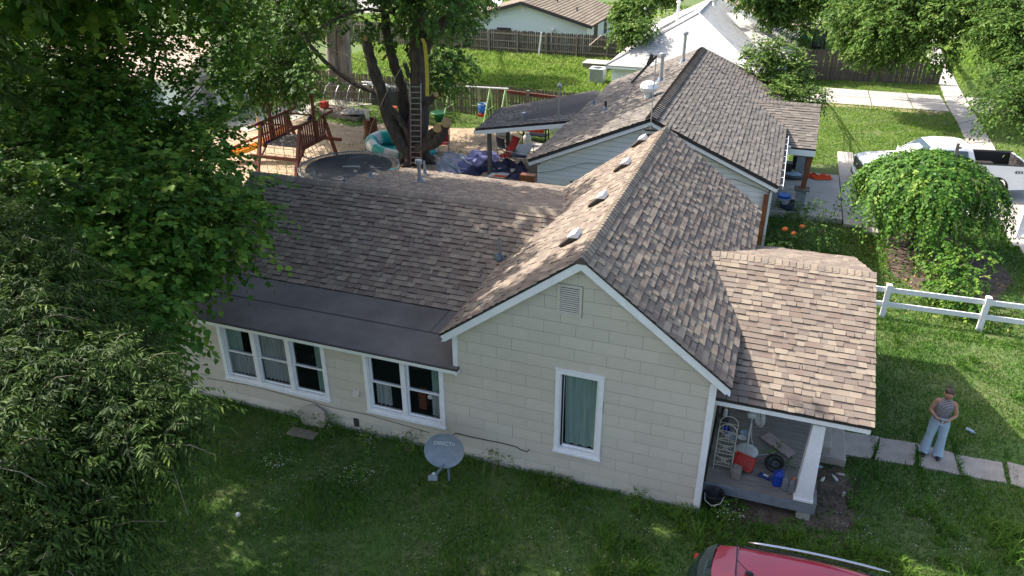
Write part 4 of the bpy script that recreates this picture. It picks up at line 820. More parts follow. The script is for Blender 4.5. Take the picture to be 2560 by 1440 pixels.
# ================================================================ FENCES
def picket_fence(name, label, a, b, h, m='fence_wood', step=.15, w=.135, rails='back', posts=2.4, mp='fence_rail', group=None, cap=True, hvar=.04, seed=0, miss=(), htop=None, lean=.01, rail_z=(.25, .55, .85), single=True):
    a = Vector((*a, 0)); b = Vector((*b, 0)); d = b - a; L = d.length; d.normalize(); nv = Vector((d.y, -d.x, 0)); root = thing(name, label, 'fence', a, group=group); rg = random.Random(seed)
    n = int(L / step)
    for i in range(n):
        if i in miss: continue
        t = (i + .5) / n; hh = (htop(t) if htop else h) + rg.uniform(-hvar, hvar); c = a + d * (t * L); ln = rg.uniform(-lean, lean) * 2; tw = w * rg.uniform(.9, 1.04)
        mb = MB(); pts = [(-tw / 2, 0), (tw / 2, 0), (tw / 2 + ln, hh - .05), (tw * .28 + ln, hh), (-tw * .28 + ln, hh), (-tw / 2 + ln, hh - .05)] if cap else [(-tw / 2, 0), (tw / 2, 0), (tw / 2 + ln, hh), (-tw / 2 + ln, hh)]
        off = rg.uniform(-.006, .006); mb.poly([d * x + nv * off + Vector((0, 0, z + .02)) for x, z in pts], .018, nv)
        mb.build('picket', m, root, loc=c)
    s = 1 if rails == 'front' else -1; np_ = max(1, round(L / posts))
    for i in range(np_):
        p0 = a + d * (L * i / np_); p1 = a + d * (L * (i + 1) / np_)
        for rz in rail_z:
            h0 = (htop(i / np_) if htop else h) * rz; h1 = (htop((i + 1) / np_) if htop else h) * rz
            MB().bar(p0 + nv * (s * .045) + Vector((0, 0, h0)), p1 + nv * (s * .045) + Vector((0, 0, h1 + rg.uniform(-.03, .03))), .04, .09).build('rail', mp, root)
    for i in range(np_ + 1):
        p = a + d * (L * i / np_) + nv * (s * .12); hh = (htop(i / np_) if htop else h)
        MB().box((p.x - .05, p.y - .05, 0), (p.x + .05, p.y + .05, hh - .02)).build('post', mp, root)
    return root
ff = picket_fence('rear_fence', 'dark weathered picket fence with rails and posts, beyond the green weedy field', (-25.4, 43.4), (-9.6, 42.9), 1.66, rails='front', posts=2.3, seed=3, group='weathered picket fences')
MB().bar((-16.9, 42.75, 0), (-16.7, 42.7, 1.75), .12, .04, up=(0, 1, 0)).build('loose_board', 'white_vinyl', ff); MB().bar((-13.0, 42.2, 1.1), (-12.3, 42.8, 1.75), .12, .03).build('loose_board', 'fence_rail', ff)
picket_fence('rear_fence', 'leafy shaded picket fence behind the pale dead trunk', (-38, 43.9), (-25.7, 43.5), 1.66, rails='front', seed=4, group='weathered picket fences', step=.16)
picket_fence('yard_fence', 'grey picket fence with gaps behind the green swing set', (-27.2, 26.6), (-9.2, 25.75), 1.62, m='fence_light', step=.163, w=.125, rails='back', seed=5, group='weathered picket fences', rail_z=(.2, .5, .8))
picket_fence('board_fence', 'tall solid board fence in shade beyond the old driveway', (.9, 41.0), (9.25, 41.9), 1.75, rails='back', seed=6, cap=False, step=.118, w=.115, htop=lambda t: 1.85 if t < .55 else 1.85 - (t - .55) * 1.6, hvar=.03, lean=.02)
picket_fence('side_fence', 'short run of leaning pickets seen through the mulberry crown', (-24.37,11.01), (-24.34,12.18), 1.5, m='fence_light', seed=7, step=.16, lean=.03)
rb = thing('red_beam', 'long dull red beam lying along the fence top behind the swings', 'beam', (-13, 25.3, 1.4)); MB().bar((-13.4, 25.35, 1.55), (-9.7, 25.25, 1.42), .10, .16).build('beam', 'red_stain', rb); MB().bar((-11.85, 25.2, 0), (-11.85, 25.2, 1.7), .16, .12, up=(0, 1, 0)).build('post', 'fence_rail', rb)
# white two-rail fence on the right
Wf = thing('rail_fence', 'white vinyl two rail fence across the lawn right of the porch', 'fence', (4, 9.6, 0))
pA = Vector((6.3,9.41,0.0)) ; pdir = (Vector((7.25,9.55,0.55)) - Vector((3.64,9.43,0.55))); pdir.z = 0; pdir.normalize(); 
hp = 1.0
for kk in range(-2, 3):
    p = pA + pdir * (kk * 2.42); mb = MB(); mb.box((p.x - .065, p.y - .065, 0), (p.x + .065, p.y + .065, hp)); po = mb.build('post', 'white_trim', Wf)
    mb = MB(); mb.lathe([(.1, 0), (.1, .02), (.001, .06)], (p.x, p.y, hp), 4, Matrix.Rotation(R(45), 3, 'Z')); mb.build('cap', 'white_trim', po)
    if kk < 2:
        for zz in (hp * .42, hp * .86): MB().bar(p + Vector((0, 0, zz)), p + pdir * 2.42 + Vector((0, 0, zz)), .04, .14).build('rail', 'white_trim', Wf)
W2 = thing('gate_post_fence', 'white fence end brace beside the driveway at the right edge', 'fence', (8.65,16.65,0.0)); p = Vector((8.64,16.76,0.0)); q = p + Vector((2.2, .5, 0))
MB().box((p.x - .07, p.y - .07, 0), (p.x + .07, p.y + .07, 1.15)).build('post', 'white_trim', W2)
for zz in (.45, 1.0): MB().bar(p + Vector((0, 0, zz)), q + Vector((0, 0, zz)), .05, .14).build('rail', 'white_trim', W2)
MB().bar(p + Vector((0, 0, .1)), p + Vector((.75, .2, 1.1)), .08, .1).build('brace', 'white_trim', W2)

# ================================================================ FRONT YARD AND PORCH THINGS
for n_, a_ in (('metal_blue', (.17, .20, .24)), ('dish_grey', (.22, .25, .29)), ('blue_plastic', (.012, .05, .36)), ('navy_plastic', (.012, .03, .14)), ('grey_plastic', (.17, .18, .20)), ('red_plastic', (.52, .035, .02)),
               ('orange_plastic', (.75, .16, .02)), ('yellow_plastic', (.75, .42, .02)), ('teal_vinyl', (.03, .42, .36)), ('white_plastic', (.66, .66, .63)), ('pink_board', (.38, .29, .27)), ('rubber', (.02, .02, .02)), ('green_metal', (.28, .50, .14)),
               ('lime_metal', (.42, .60, .25)), ('red_cloth', (.45, .025, .04)), ('orange_cloth', (.75, .09, .02)), ('green_plastic', (.04, .20, .08)), ('navy_tarp', (.03, .035, .09)), ('grey_tarp', (.30, .32, .38)), ('violet_tarp', (.13, .14, .30)), ('dark_table', (.06, .065, .07)),
               ('yellow_strap', (.62, .50, .06)), ('rope', (.45, .40, .28)), ('black_plastic', (.015, .015, .017)), ('pink_plastic', (.55, .05, .18)), ('bin_green', (.01, .05, .045)), ('stone', (.22, .19, .165)), ('gold_metal', (.4, .3, .12)), ('blue_white', (.3, .4, .5)), ('skin', (.42, .22, .15))):
    mat(n_, a_, tuple(c * .8 for c in a_), scale=7, rough=.9 if n_.endswith(('cloth', 'tarp', 'rope', 'stone', 'skin')) else .42)
def text(body, size, m, parent, loc, rot, ext=.002, name='lettering', bold=0.):
    cu = bpy.data.curves.new(name, 'FONT'); cu.body = body; cu.size = size; cu.extrude = ext; cu.align_x = 'CENTER'; cu.align_y = 'CENTER'; cu.offset = bold
    cu.materials.append(MATS[m]); q = bpy.data.objects.new('tmp', cu); COL.objects.link(q); bpy.context.view_layer.update()
    me = bpy.data.meshes.new_from_object(q.evaluated_get(bpy.context.evaluated_depsgraph_get())); bpy.data.objects.remove(q); me.materials.clear(); me.materials.append(MATS[m])
    o = bpy.data.objects.new(name, me); COL.objects.link(o); o.parent = parent; o.location = loc; o.rotation_euler = rot; return o
# satellite dish by the wall
Ds = thing('satellite_dish', 'blue grey satellite dish on a short pole in the grass by the wall', 'satellite dish', (-4.82, -.85, 0))
f = (Vector(camo.matrix_world.translation) - Vector((-4.85, -.85, .8))).normalized(); f = Vector((f.x * .55 + .02, f.y, f.z * .45)).normalized()
X = Vector((0, 0, 1)).cross(f).normalized(); Y = f.cross(X); mm = Matrix(((X.x, Y.x, f.x), (X.y, Y.y, f.y), (X.z, Y.z, f.z)))
c = Vector((-4.88, -.85, .78)); mb = MB()
mb.lathe([(.001, -.085), (.15, -.07), (.27, -.035), (.345, .0), (.352, .004), (.352, -.008), (.27, -.048), (.001, -.1)], c, 40, mm, 1.13, 1.0); di = mb.build('dish', 'dish_grey', Ds, smooth=True)
q = text('DIRECTV', .105, 'white_plastic', di, tuple(c - wloc(di) + Y * .13 + X * .03 - f * .052), (0, 0, 0), .001); q.matrix_local = Matrix.Translation(c + Y * .13 - f * .042 - wloc(di)) @ mm.to_4x4() @ Matrix.Rotation(R(-4), 4, 'Z')
mb = MB(); mb.tube([(-4.82, -.82, 0), (-4.82, -.80, .55), c - f * .12], .026, 8); mb.build('pole', 'metal_blue', Ds)
a = c - Y * .3 - f * .05; e = c - Y * .42 - X * .16 + f * .38; mb = MB(); mb.bar(a, e, .035, .05); mb.build('feed_arm', 'metal_blue', Ds)
mb = MB(); mb.box((-.09, -.045, -.035), (.09, .055, .035), m=Matrix.Translation(e) @ mm.to_4x4()); fe = mb.build('receiver', 'dish_grey', Ds, bevel=.01); MB().lathe([(.001, 0), (.035, .0), (.035, -.07), (.001, -.08)], e - f * .03 + Y * .05, 12, mm).build('feed_horn', 'white_plastic', fe)
# board and ball on the lawn
t = thing('wood_board', 'brown plank board lying on the grass under the round hatch', 'board', (-8.43,-0.54,0.0)); c = Vector((-8.44,-0.53,0.0))
for i in range(2): MB().box((-.33, -.0, .0), (.33, .125, .03)).build('plank', 'fence_rail', t, loc=(c.x, c.y - .13 + i * .13, .03))
t = thing('ball', 'small pale ball in the dark lawn at the left', 'ball', (-8.25,-3.01,0.0)); MB().sphere(Vector((-8.2,-3.06,0.06)), .045, 12, 8).build('shell', 'white_plastic', t, smooth=True)
t = thing('bucket', 'black plastic bucket on the ground at the porch corner', 'bucket', (.26, .18, 0)); mb = MB(); mb.lathe([(.001, .0), (.12, .0), (.17, .38), (.185, .4), (.175, .41), (.16, .39), (.11, .03), (.001, .03)], (.27, .16, 0), 24); mb.build('shell', 'black_plastic', t, smooth=True); MB().tube([(.09, .12, .38), (.12, .0, .3), (.25, -.04, .24), (.4, .0, .3), (.45, .12, .38)], .006, 5).build('handle', 'white_plastic', t)
# porch things (deck top z .455)
DZ = .455
t = thing('wire_shelf', 'cream wire scroll shelf standing against the porch wall', 'shelf', (.25, .75, DZ)); mb = MB(); w_, h_ = .34, 1.15
x0, y0 = .16, .78
for yy in (0, .26):
    a = [(x0, y0 + yy, DZ), (x0, y0 + yy, DZ + .95)] + [(x0 + w_ / 2 - w_ / 2 * math.cos(q * math.pi / 8), y0 + yy, DZ + .95 + .17 * math.sin(q * math.pi / 8)) for q in range(1, 8)] + [(x0 + w_, y0 + yy, DZ + .95), (x0 + w_, y0 + yy, DZ)]
    mb.tube(a, .009, 5)
mb.build('frame', 'cream_metal', t)
for zz in (.12, .42, .72, .95):
    mb = MB()
    for yy in (0, .26): mb.bar((x0, y0 + yy, DZ + zz), (x0 + w_, y0 + yy, DZ + zz), .01)
    for q in range(6): mb.bar((x0 + w_ * q / 5, y0, DZ + zz), (x0 + w_ * q / 5, y0 + .26, DZ + zz), .007)
    mb.build('shelf', 'cream_metal', t)
mb = MB()
for zz in (.27, .57, .84):
    for s in (-1, 1):
        pts = [(x0 + w_ / 2 + s * (.03 + .012 * q) * math.cos(q * .7) + s * .05, y0, DZ + zz + (.012 * q) * math.sin(q * .7)) for q in range(9)]; mb.tube(pts, .005, 4)
    mb.bar((x0 + .02, y0, DZ + zz - .12), (x0 + w_ - .02, y0, DZ + zz + .1), .006); mb.bar((x0 + .02, y0, DZ + zz + .1), (x0 + w_ - .02, y0, DZ + zz - .12), .006)
mb.build('scrollwork', 'cream_metal', t)
fx, fy = .74, 1.55
t = thing('standing_fan', 'white pedestal fan with round base on the porch', 'fan', (fx, fy, DZ)); MB().lathe([(.001, .05), (.1, .055), (.21, .03), (.235, .005), (.235, 0), (.001, 0)], (fx, fy, DZ), 28).build('base', 'white_plastic', t, smooth=True)
MB().tube([(fx, fy, DZ + .04), (fx + .0, fy, DZ + .55)], .018, 8).tube([(fx, fy, DZ + .55), (fx, fy, DZ + .87)], .012, 8).build('pole', 'white_plastic', t)
fm = Vector((1, .35, .12)).to_track_quat('Z', 'Y').to_matrix(); fc = Vector((fx + .02, fy, DZ + .90))
MB().lathe([(.001, -.12), (.06, -.11), (.075, -.02), (.06, .04), (.001, .05)], fc, 14, fm).build('motor', 'white_plastic', t, smooth=True)
mb = MB(); hc = fc + fm @ Vector((0, 0, .09))
for r_, zz in ((.24, 0), (.24, .03), (.2, .07), (.13, .09), (.2, -.04), (.13, -.055)): mb.tube([hc + fm @ Vector((math.cos(q * math.pi / 12) * r_, math.sin(q * math.pi / 12) * r_, zz)) for q in range(25)], .006, 4, False)
for q in range(20):
    a = q * math.pi / 10; mb.tube([hc + fm @ Vector((math.cos(a) * r_, math.sin(a) * r_, zz)) for r_, zz in ((.03, .095), (.13, .09), (.2, .07), (.24, .02), (.2, -.04), (.06, -.06))], .0035, 3, False)
mb.build('grille', 'white_plastic', t)
mb = MB()
for q in range(3):
    a = q * 2.09; p = [hc + fm @ Vector(v) for v in ((0.02 * math.cos(a), .02 * math.sin(a), 0), (.2 * math.cos(a - .4), .2 * math.sin(a - .4), .02), (.21 * math.cos(a + .3), .21 * math.sin(a + .3), -.02))]; mb.poly(p, .004)
mb.build('blades', 'white_plastic', t); MB().tube([(fx, fy + .02, DZ + .8), (fx + .06, fy, DZ + .3), (fx + .2, fy - .1, DZ + .01), (fx + .45, fy + .05, DZ + .01), (fx + .55, fy + .15, DZ + .01)], .006, 4).build('cord', 'white_plastic', t)
t = thing('red_crate', 'red ribbed plastic crate tipped up on the porch deck', 'crate', (.72, 1.0, DZ)); M4 = Matrix.Translation((.72, .98, DZ + .16)) @ Matrix.Rotation(R(-18), 4, 'Z') @ Matrix.Rotation(R(50), 4, 'X')
mb = MB(); mb.box((-.19, -.15, -.06), (.19, .15, -.045), m=M4)
for a, b in (((-.19, -.15, -.06), (-.175, .15, .07)), ((.175, -.15, -.06), (.19, .15, .07)), ((-.19, -.15, -.06), (.19, -.135, .07)), ((-.19, .135, -.06), (.19, .15, .07))): mb.box(a, b, m=M4)
mb.build('shell', 'red_plastic', t)
for q in range(6): MB().box((-.02 + q * .034, -.15, -.066), (-.006 + q * .034, .15, -.06), m=M4).build('rib', 'red_cloth', t)
MB().poly([M4 @ Vector(v) for v in ((-.13, -.04, -.062), (-.09, -.08, -.062), (-.04, -.05, -.062), (-.04, .02, -.062), (-.08, .05, -.062), (-.13, .03, -.062))][::-1], .002).build('white_splash', 'white_plastic', t)
t = thing('stone_block', 'rough brown stone block beside the red crate', 'stone', (.6, .68, DZ)); mb = MB(); mb.poly([(.5, .6, DZ + .22), (.68, .56, DZ + .2), (.7, .76, DZ + .23), (.53, .8, DZ + .25)], .22, (0, 0, 1)); mb.build('block', 'stone', t, bevel=.03)
t = thing('blue_bag', 'small dark blue bag with white print on the deck', 'bag', (1.12, .84, DZ)); M4 = Matrix.Translation((1.13, .84, DZ)) @ Matrix.Rotation(R(-15), 4, 'Z'); MB().box((-.12, -.05, 0), (.13, .05, .07), m=M4).build('bag', 'navy_plastic', t, bevel=.02)
MB().box((-.03, -.03, .071), (.07, .02, .074), m=M4).build('print', 'white_plastic', t)
def jug(x, y, m, name, label, cat, capm, w=.075, h=.30, rz=0, handle=True, grp=None):
    t = thing(name, label, cat, (x, y, DZ), rz, grp); mb = MB(); mb.box((-w, -w * .8, 0), (w, w * .8, h * .68)); mb.add([(-w, -w * .8, h * .68), (w, -w * .8, h * .68), (w, w * .8, h * .68), (-w, w * .8, h * .68), (-w * .3, -w * .3, h * .88), (w * .3, -w * .3, h * .88), (w * .3, w * .3, h * .88), (-w * .3, w * .3, h * .88)], [(0, 1, 5, 4), (1, 2, 6, 5), (2, 3, 7, 6), (3, 0, 4, 7), (4, 5, 6, 7)]); mb.build('body', m, t, local=True, bevel=.012)
    MB().lathe([(.001, 0), (.022, 0), (.022, .035), (.001, .035)], (0, 0, h * .87), 12).build('cap', capm, t, local=True)
    if handle: MB().tube([(w * .6, 0, h * .72), (w * .9, 0, h * .85), (w * .3, 0, h * .93)], .011, 6).build('handle', m, t, local=True)
jug(1.37, .72, 'blue_plastic', 'jug', 'bright blue plastic jug on the porch edge', 'jug', 'blue_plastic', .095, .38, .2)
jug(1.50, .62, 'grey_plastic', 'jug', 'grey bottle between the blue jug and the orange capped bottle', 'jug', 'grey_plastic', .06, .36, .1)
jug(1.62, .58, 'grey_plastic', 'jug', 'grey bottle with an orange cap beside the white column', 'jug', 'orange_plastic', .055, .36, 0)
t = thing('rubber_ring', 'small black ring tyre and rim lying on the porch deck', 'tyre', (1.30, 1.22, DZ)); mm = Matrix.Rotation(R(22), 3, 'X'); MB().lathe([(.12 + .045 * math.cos(a), .045 * math.sin(a)) for a in [q * math.pi / 5 for q in range(11)]], (1.3, 1.22, DZ + .1), 28, mm, 1.25, 1.25).build('tyre', 'rubber', t, smooth=True); MB().lathe([(.001, .0), (.05, .02), (.1, .0), (.1, -.01), (.001, -.01)], (1.3, 1.22, DZ + .09), 20, mm).build('rim', 'dark_table', t)
t = thing('pink_board', 'pinkish flat board lying skewed on the porch deck', 'board', (1.3, 1.95, DZ)); MB().poly([(.98, 2.06, DZ + .03), (1.15, 2.30, DZ + .03), (1.68, 1.80, DZ + .03), (1.54, 1.58, DZ + .03)][::-1], .02, (0, 0, 1)).build('board', 'pink_board', t)
t = thing('vine_sprig', 'green leafy sprig growing up through the deck edge', 'plant', (1.5, 1.6, DZ)); V, F, tn, ln = foliage([(1.25, 1.62, DZ + .1, .12), (1.42, 1.55, DZ + .14, .13), (1.62, 1.42, DZ + .1, .13), (1.75, 1.3, DZ + .06, .08)], 26, 6, tl=(.1, .22), leaf=(.05, .035), seed=5, droop=.3); npobj('leaves', V, F, tn, 'leaf_mulberry', t); mb = MB(); twig_mesh(mb, ln, 3, .004); mb.build('stem', 'twig', t)
for i, (x, y, l) in enumerate(((.66, 2.1, 'white rimmed plate on the deck, farther of the two by the fan'), (.62, 1.92, 'crumpled pale plate on the deck, nearer of the two by the fan'))):
    t = thing('plate', l, 'plate', (x, y, DZ)); MB().lathe([(.001, .01), (.05, .01), (.09, .03), (.095, .03), (.05, .0), (.001, .0)], (x, y, DZ + .005), 20).build('dish', 'blue_white' if i == 0 else 'white_plastic', t, smooth=True)
for (x, y, h, m, nm, l, r) in ((.2, 2.6, .3, 'pink_plastic', 'bottle', 'pink topped bottle against the porch wall', .045), (.22, 2.25, .26, 'yellow_plastic', 'bottle', 'white bottle with yellow cap against the porch wall', .04), (.3, 2.0, .12, 'blue_plastic', 'bowl', 'blue bowl by the wall behind the wire shelf', .09), (.42, 1.85, .1, 'blue_white', 'bowl', 'pale blue bowl behind the wire shelf', .1), (.62, 3.0, .08, 'fence_wood', 'dark_mat', 'dark brown rag on the deck by the fan head', .14)):
    t = thing(nm, l, nm.replace('dark_mat', 'rag'), (x, y, DZ))
    if nm == 'bottle': MB().lathe([(.001, 0), (r, 0), (r, h * .6), (r * .45, h * .75), (.001, h * .75)], (x, y, DZ + .25), 12).build('body', 'white_plastic' if 'white' in l else 'pink_board', t); MB().lathe([(r * .5, h * .74), (r * .5, h * .95), (.001, h)], (x, y, DZ + .25), 10).build('cap', m, t); MB().box((x - .08, y - .08, DZ), (x + .08, y + .08, DZ + .245)).build('stand', 'dark_table', t)
    elif nm == 'bowl': MB().lathe([(.001, .01), (r * .5, .01), (r, h), (r * 1.03, h), (r * .5, 0), (.001, 0)], (x, y, DZ), 18).build('shell', m, t, smooth=True)
    else: V = [(x + r * (1 + .25 * math.sin(q * 3)) * math.cos(q), y + r * (1 + .2 * math.cos(q * 4)) * .7 * math.sin(q), DZ + .03) for q in [k * .52 for k in range(12)]]; MB().poly(V, .03, (0, 0, 1)).build('cloth', m, t)
# concrete steps beside the porch and litter
t = thing('concrete_steps', 'grey concrete step block beside the porch where the walk ends', 'step', (2.4, 2.7, 0)); MB().box((2.15, 2.25, 0), (2.70, 3.4, .2)).build('step', 'concrete_walk', t, bevel=.02); MB().box((2.09, 2.35, 0), (2.4, 3.4, .36)).build('step', 'concrete_walk', t, bevel=.02)
for i, (px_, l, m) in enumerate(((Vector((2.2,2.08,0.03)), 'clear bottle lying on bare soil near the column', 'blue_white'), (Vector((2.27,1.7,0.03)), 'white and yellow can on bare soil right of the column', 'cream_metal'), (Vector((2.5,1.83,0.03)), 'thin white bottle in the grass right of the cans', 'white_plastic'), (Vector((2.61,1.98,0.03)), 'pink wrapper ball in the grass near the walk', 'pink_board'), (Vector((2.65,1.37,0.03)), 'pink bottle in the grass below the other litter', 'pink_board'), (Vector((5.33,4.39,0.06)), 'crumpled clear bottle on the lawn right of the person', 'blue_white'))):
    t = thing('litter_bottle', l, 'bottle', px_, group='litter in the grass'); a = 1.1 * i; r = .03 if i < 5 else .038; L = .08 if i < 5 else .10; d = Vector((math.cos(a), math.sin(a), .1)) * L
    MB().tube([px_ - d, px_ + d * .5], r, 10).tube([px_ + d * .5, px_ + d * .8, px_ + d * 1.1], [r, r * .4, r * .4], 10).build('body', m, t)

# ================================================================ PERSON
def person(loc, rz):
    root = thing('person', 'person in a striped sleeveless top and pale jeans looking down at a phone', 'person', loc, rz)
    # local frame: faces -Y
    J = {'pel': (0, 0, .93, .135, .11), 'wa': (0, 0, 1.08, .12, .095), 'ch': (0, -.01, 1.26, .145, .105), 'nk0': (0, 0, 1.385, .07, .06), 'nk': (0, -.02, 1.44, .052, .052), 'hd0': (0, -.055, 1.50, .075, .085), 'hd1': (0, -.075, 1.565, .083, .092), 'hd2': (0, -.06, 1.625, .055, .06),
         'sL': (.165, 0, 1.345, .058, .056), 'eL': (.235, -.03, 1.09, .043, .043), 'wL': (.10, -.25, 1.05, .027, .022), 'pL': (.055, -.30, 1.06, .032, .016),
         'hL': (.085, 0, .87, .095, .095), 'kL': (.115, -.02, .48, .06, .06), 'aL': (.125, 0, .09, .04, .04), 'tL': (.14, -.13, .035, .04, .028)}
    names = list(J); E_ = [('pel', 'wa'), ('wa', 'ch'), ('ch', 'nk0'), ('nk0', 'nk'), ('nk', 'hd0'), ('hd0', 'hd1'), ('hd1', 'hd2')]
    for s in 'LR':
        if s == 'R':
            for k in ('s', 'e', 'w', 'p', 'h', 'k', 'a', 't'): v = J[k + 'L']; J[k + 'R'] = (-v[0], *v[1:])
        E_ += [('ch', 's' + s), ('s' + s, 'e' + s), ('e' + s, 'w' + s), ('w' + s, 'p' + s), ('pel', 'h' + s), ('h' + s, 'k' + s), ('k' + s, 'a' + s), ('a' + s, 't' + s)]
        sg = 1 if s == 'L' else -1
        for i in range(5):
            b = (sg * (.055 - .008 * i), -.315 - .004 * i, 1.075 - .014 * i); tip = (sg * (.03 - .005 * i), -.36 + .006 * abs(i - 1.5), 1.085 - .017 * i) if i else (sg * .045, -.32, 1.115)
            J['f%s%d' % (s, i)] = (*b, .0095, .0095); J['g%s%d' % (s, i)] = (*tip, .008, .008); E_ += [('p' + s, 'f%s%d' % (s, i)), ('f%s%d' % (s, i), 'g%s%d' % (s, i))]
    names = list(J); me = bpy.data.meshes.new('body'); me.from_pydata([J[n][:3] for n in names], [(names.index(a), names.index(b)) for a, b in E_], []); o = link('body', me, root, True)
    o.modifiers.new('skin', 'SKIN'); sv = me.skin_vertices[0].data
    for i, n in enumerate(names): sv[i].radius = J[n][3:5]; sv[i].use_root = n == 'pel'
    ss = o.modifiers.new('sub', 'SUBSURF'); ss.levels = 2; ss.render_levels = 2; me.materials.append(MATS['skin']); 
    for q in me.polygons: q.use_smooth = True
    mat('denim', (.33, .42, .52), (.40, .49, .58), scale=9, rough=.85, grain=.08); mat('hair_brown', (.07, .045, .032), (.05, .03, .02), scale=30, rough=.5, stretch=(1, 1, 4))
    mat('stripe_knit', (.5, .5, .5), (.5, .5, .5), wave=('Z', 11.0, (.035, .035, .05), (.40, .37, .38)), rough=.9)
    def ring(mb, c, rx, ry, n=20): return [(c[0] + rx * math.cos(2 * math.pi * i / n), c[1] + ry * math.sin(2 * math.pi * i / n), c[2]) for i in range(n)]
    def tubeR(rs, name, m, n=20, open_=False):
        mb = MB(); rg_ = []
        for c, rx, ry in rs: rg_.append(ring(mb, c, rx, ry, n))
        vs = [v for r in rg_ for v in r]; fs = [(i * n + j, i * n + (j + 1) % n, (i + 1) * n + (j + 1) % n, (i + 1) * n + j) for i in range(len(rs) - 1) for j in range(n)]
        mb.add(vs, fs); return mb.build(name, m, root, smooth=True, local=True)
    tubeR([((0, -.0, .98), .165, .13), ((0, 0, 1.06), .15, .122), ((0, -.005, 1.14), .148, .12), ((0, -.02, 1.24), .165, .135), ((0, -.01, 1.32), .155, .115), ((0, 0, 1.385), .10, .085), ((0, -.01, 1.44), .064, .064)], 'striped_top', 'stripe_knit')
    tubeR([((0, 0, 1.02), .158, .125), ((0, 0, .98), .166, .132), ((0, 0, .90), .18, .145), ((0, 0, .83), .178, .142)], 'jeans', 'denim')
    for s in (1, -1): tubeR([((s * .085, 0, .88), .10, .128), ((s * .09, 0, .78), .102, .118), ((s * .10, -.01, .62), .092, .10), ((s * .112, -.015, .48), .082, .088), ((s * .12, -.005, .28), .088, .094), ((s * .125, .0, .12), .10, .108), ((s * .128, 0, .045), .108, .118)], 'jeans_leg', 'denim')
    MB().tube([(-.14, -.085, .965), (-.07, -.13, .955)], .016, 6).build('pocket', 'navy_plastic', root, local=True)
    for s in (1, -1): MB().sphere((s * .14, -.09, .035), (.052, .125, .04), 14, 8).build('shoe', 'black_plastic', root, smooth=True, local=True)
    MB().sphere((0, -.035, 1.60), (.09, .098, .088), 18, 12, m=Matrix.Rotation(R(-12), 4, 'X')).sphere((0, .055, 1.67), (.045, .045, .04), 12, 8).build('hair', 'hair_brown', root, smooth=True, local=True)
    MB().sphere((0, -.168, 1.54), (.012, .02, .02), 8, 6).sphere((.03, -.150, 1.565), (.012, .006, .006), 8, 5).sphere((-.03, -.150, 1.565), (.012, .006, .006), 8, 5).sphere((0, -.15, 1.505), (.02, .008, .006), 8, 5).build('face', mat('lip', (.25, .09, .07)), root, smooth=True, local=True)
    for s in (1, -1): MB().sphere((s * .086, -.055, 1.56), (.01, .02, .028), 8, 6).build('ear', 'skin', root, smooth=True, local=True)
    return root
pp = person((4.40, 3.26, .045), R(-8))
t = thing('phone', 'dark phone held in both hands', 'phone', (4.40, 3.26, 1.15)); M4 = Matrix.Translation((4.36, 2.915, 1.135)) @ Matrix.Rotation(R(-8), 4, 'Z') @ Matrix.Rotation(R(-35), 4, 'X'); MB().box((-.075, -.035, -.004), (.075, .035, .006), m=M4).build('case', 'black_plastic', t); MB().box((-.068, -.03, .0062), (.068, .03, .0072), m=M4).build('screen', 'glass_dark', t)

# ================================================================ VEHICLES
mat('paint_white', (.74, .75, .76), rough=.22, spec=.5, coat=.6); mat('paint_red', (.27, .012, .03), rough=.28, spec=.5, coat=.9); mat('chrome', (.55, .56, .58), rough=.2, metal=.9); mat('lamp_red', (.45, .01, .015), rough=.15, coat=.5); mat('lamp_clear', (.6, .62, .62), rough=.1)
mat('car_glass', (.02, .035, .035), rough=.04, spec=.9); mat('bed_liner', (.028, .028, .03), (.045, .04, .04), scale=8, rough=.85)
def loft(secs, caps=True):
    """secs: list of rings with equal count"""
    mb = MB(); n = len(secs[0]); vs = [v for s in secs for v in s]; fs = [(i * n + j, i * n + (j + 1) % n, (i + 1) * n + (j + 1) % n, (i + 1) * n + j) for i in range(len(secs) - 1) for j in range(n)]
    if caps: fs += [tuple(reversed(range(n))), tuple((len(secs) - 1) * n + j for j in range(n))]
    return mb.add(vs, fs)
def wheel(root, x, y, r, w, side, rim='chrome', hub=.62):
    mb = MB(); mm = Matrix.Rotation(R(90), 3, 'X'); mb.lathe([(r * hub, -w / 2), (r * .93, -w / 2), (r, -w * .36), (r, w * .36), (r * .93, w / 2), (r * hub, w / 2)], (x, y, r), 32, mm); o = mb.build('wheel', 'rubber', root, smooth=True, local=True)
    q = MB(); yy = y + side * w * .42; q.lathe([(r * hub, 0), (r * hub, .02), (r * (hub - .06), .02), (r * (hub - .06), 0)], (x, yy, r), 28, mm)
    for k in range(6): a = k * math.pi / 3; q.bar((x, yy, r), (x + math.cos(a) * r * hub, yy, r + math.sin(a) * r * hub), .03, .055, up=(0, 1, 0))
    q.lathe([(.001, .03), (.07, .03), (.07, -.03), (.001, -.03)], (x, yy, r), 12, mm); q.build('rim', rim, o, local=True); MB().lathe([(.001, 0), (r * hub, .0)], (x, y, r), 20, mm).build('brake', 'rubber', o, local=True); return o
Tk = thing('pickup_truck', 'white four door pickup truck parked on the driveway behind the weeping tree', 'pickup truck', (6.52, 21.25, .04), R(9))
def prof(x, w, zb, zs_, zt, cr=.12):      # half ring, mirrored
    h = [(w * .90, zb), (w, zb + .12), (w * 1.01, (zb + zs_) / 2), (w, zs_ - .1), (w * .93, zs_), (w * .72, zt), (w * .3, zt + .02)]
    return [(x, y, z) for y, z in h] + [(x, -y, z) for y, z in reversed(h)]
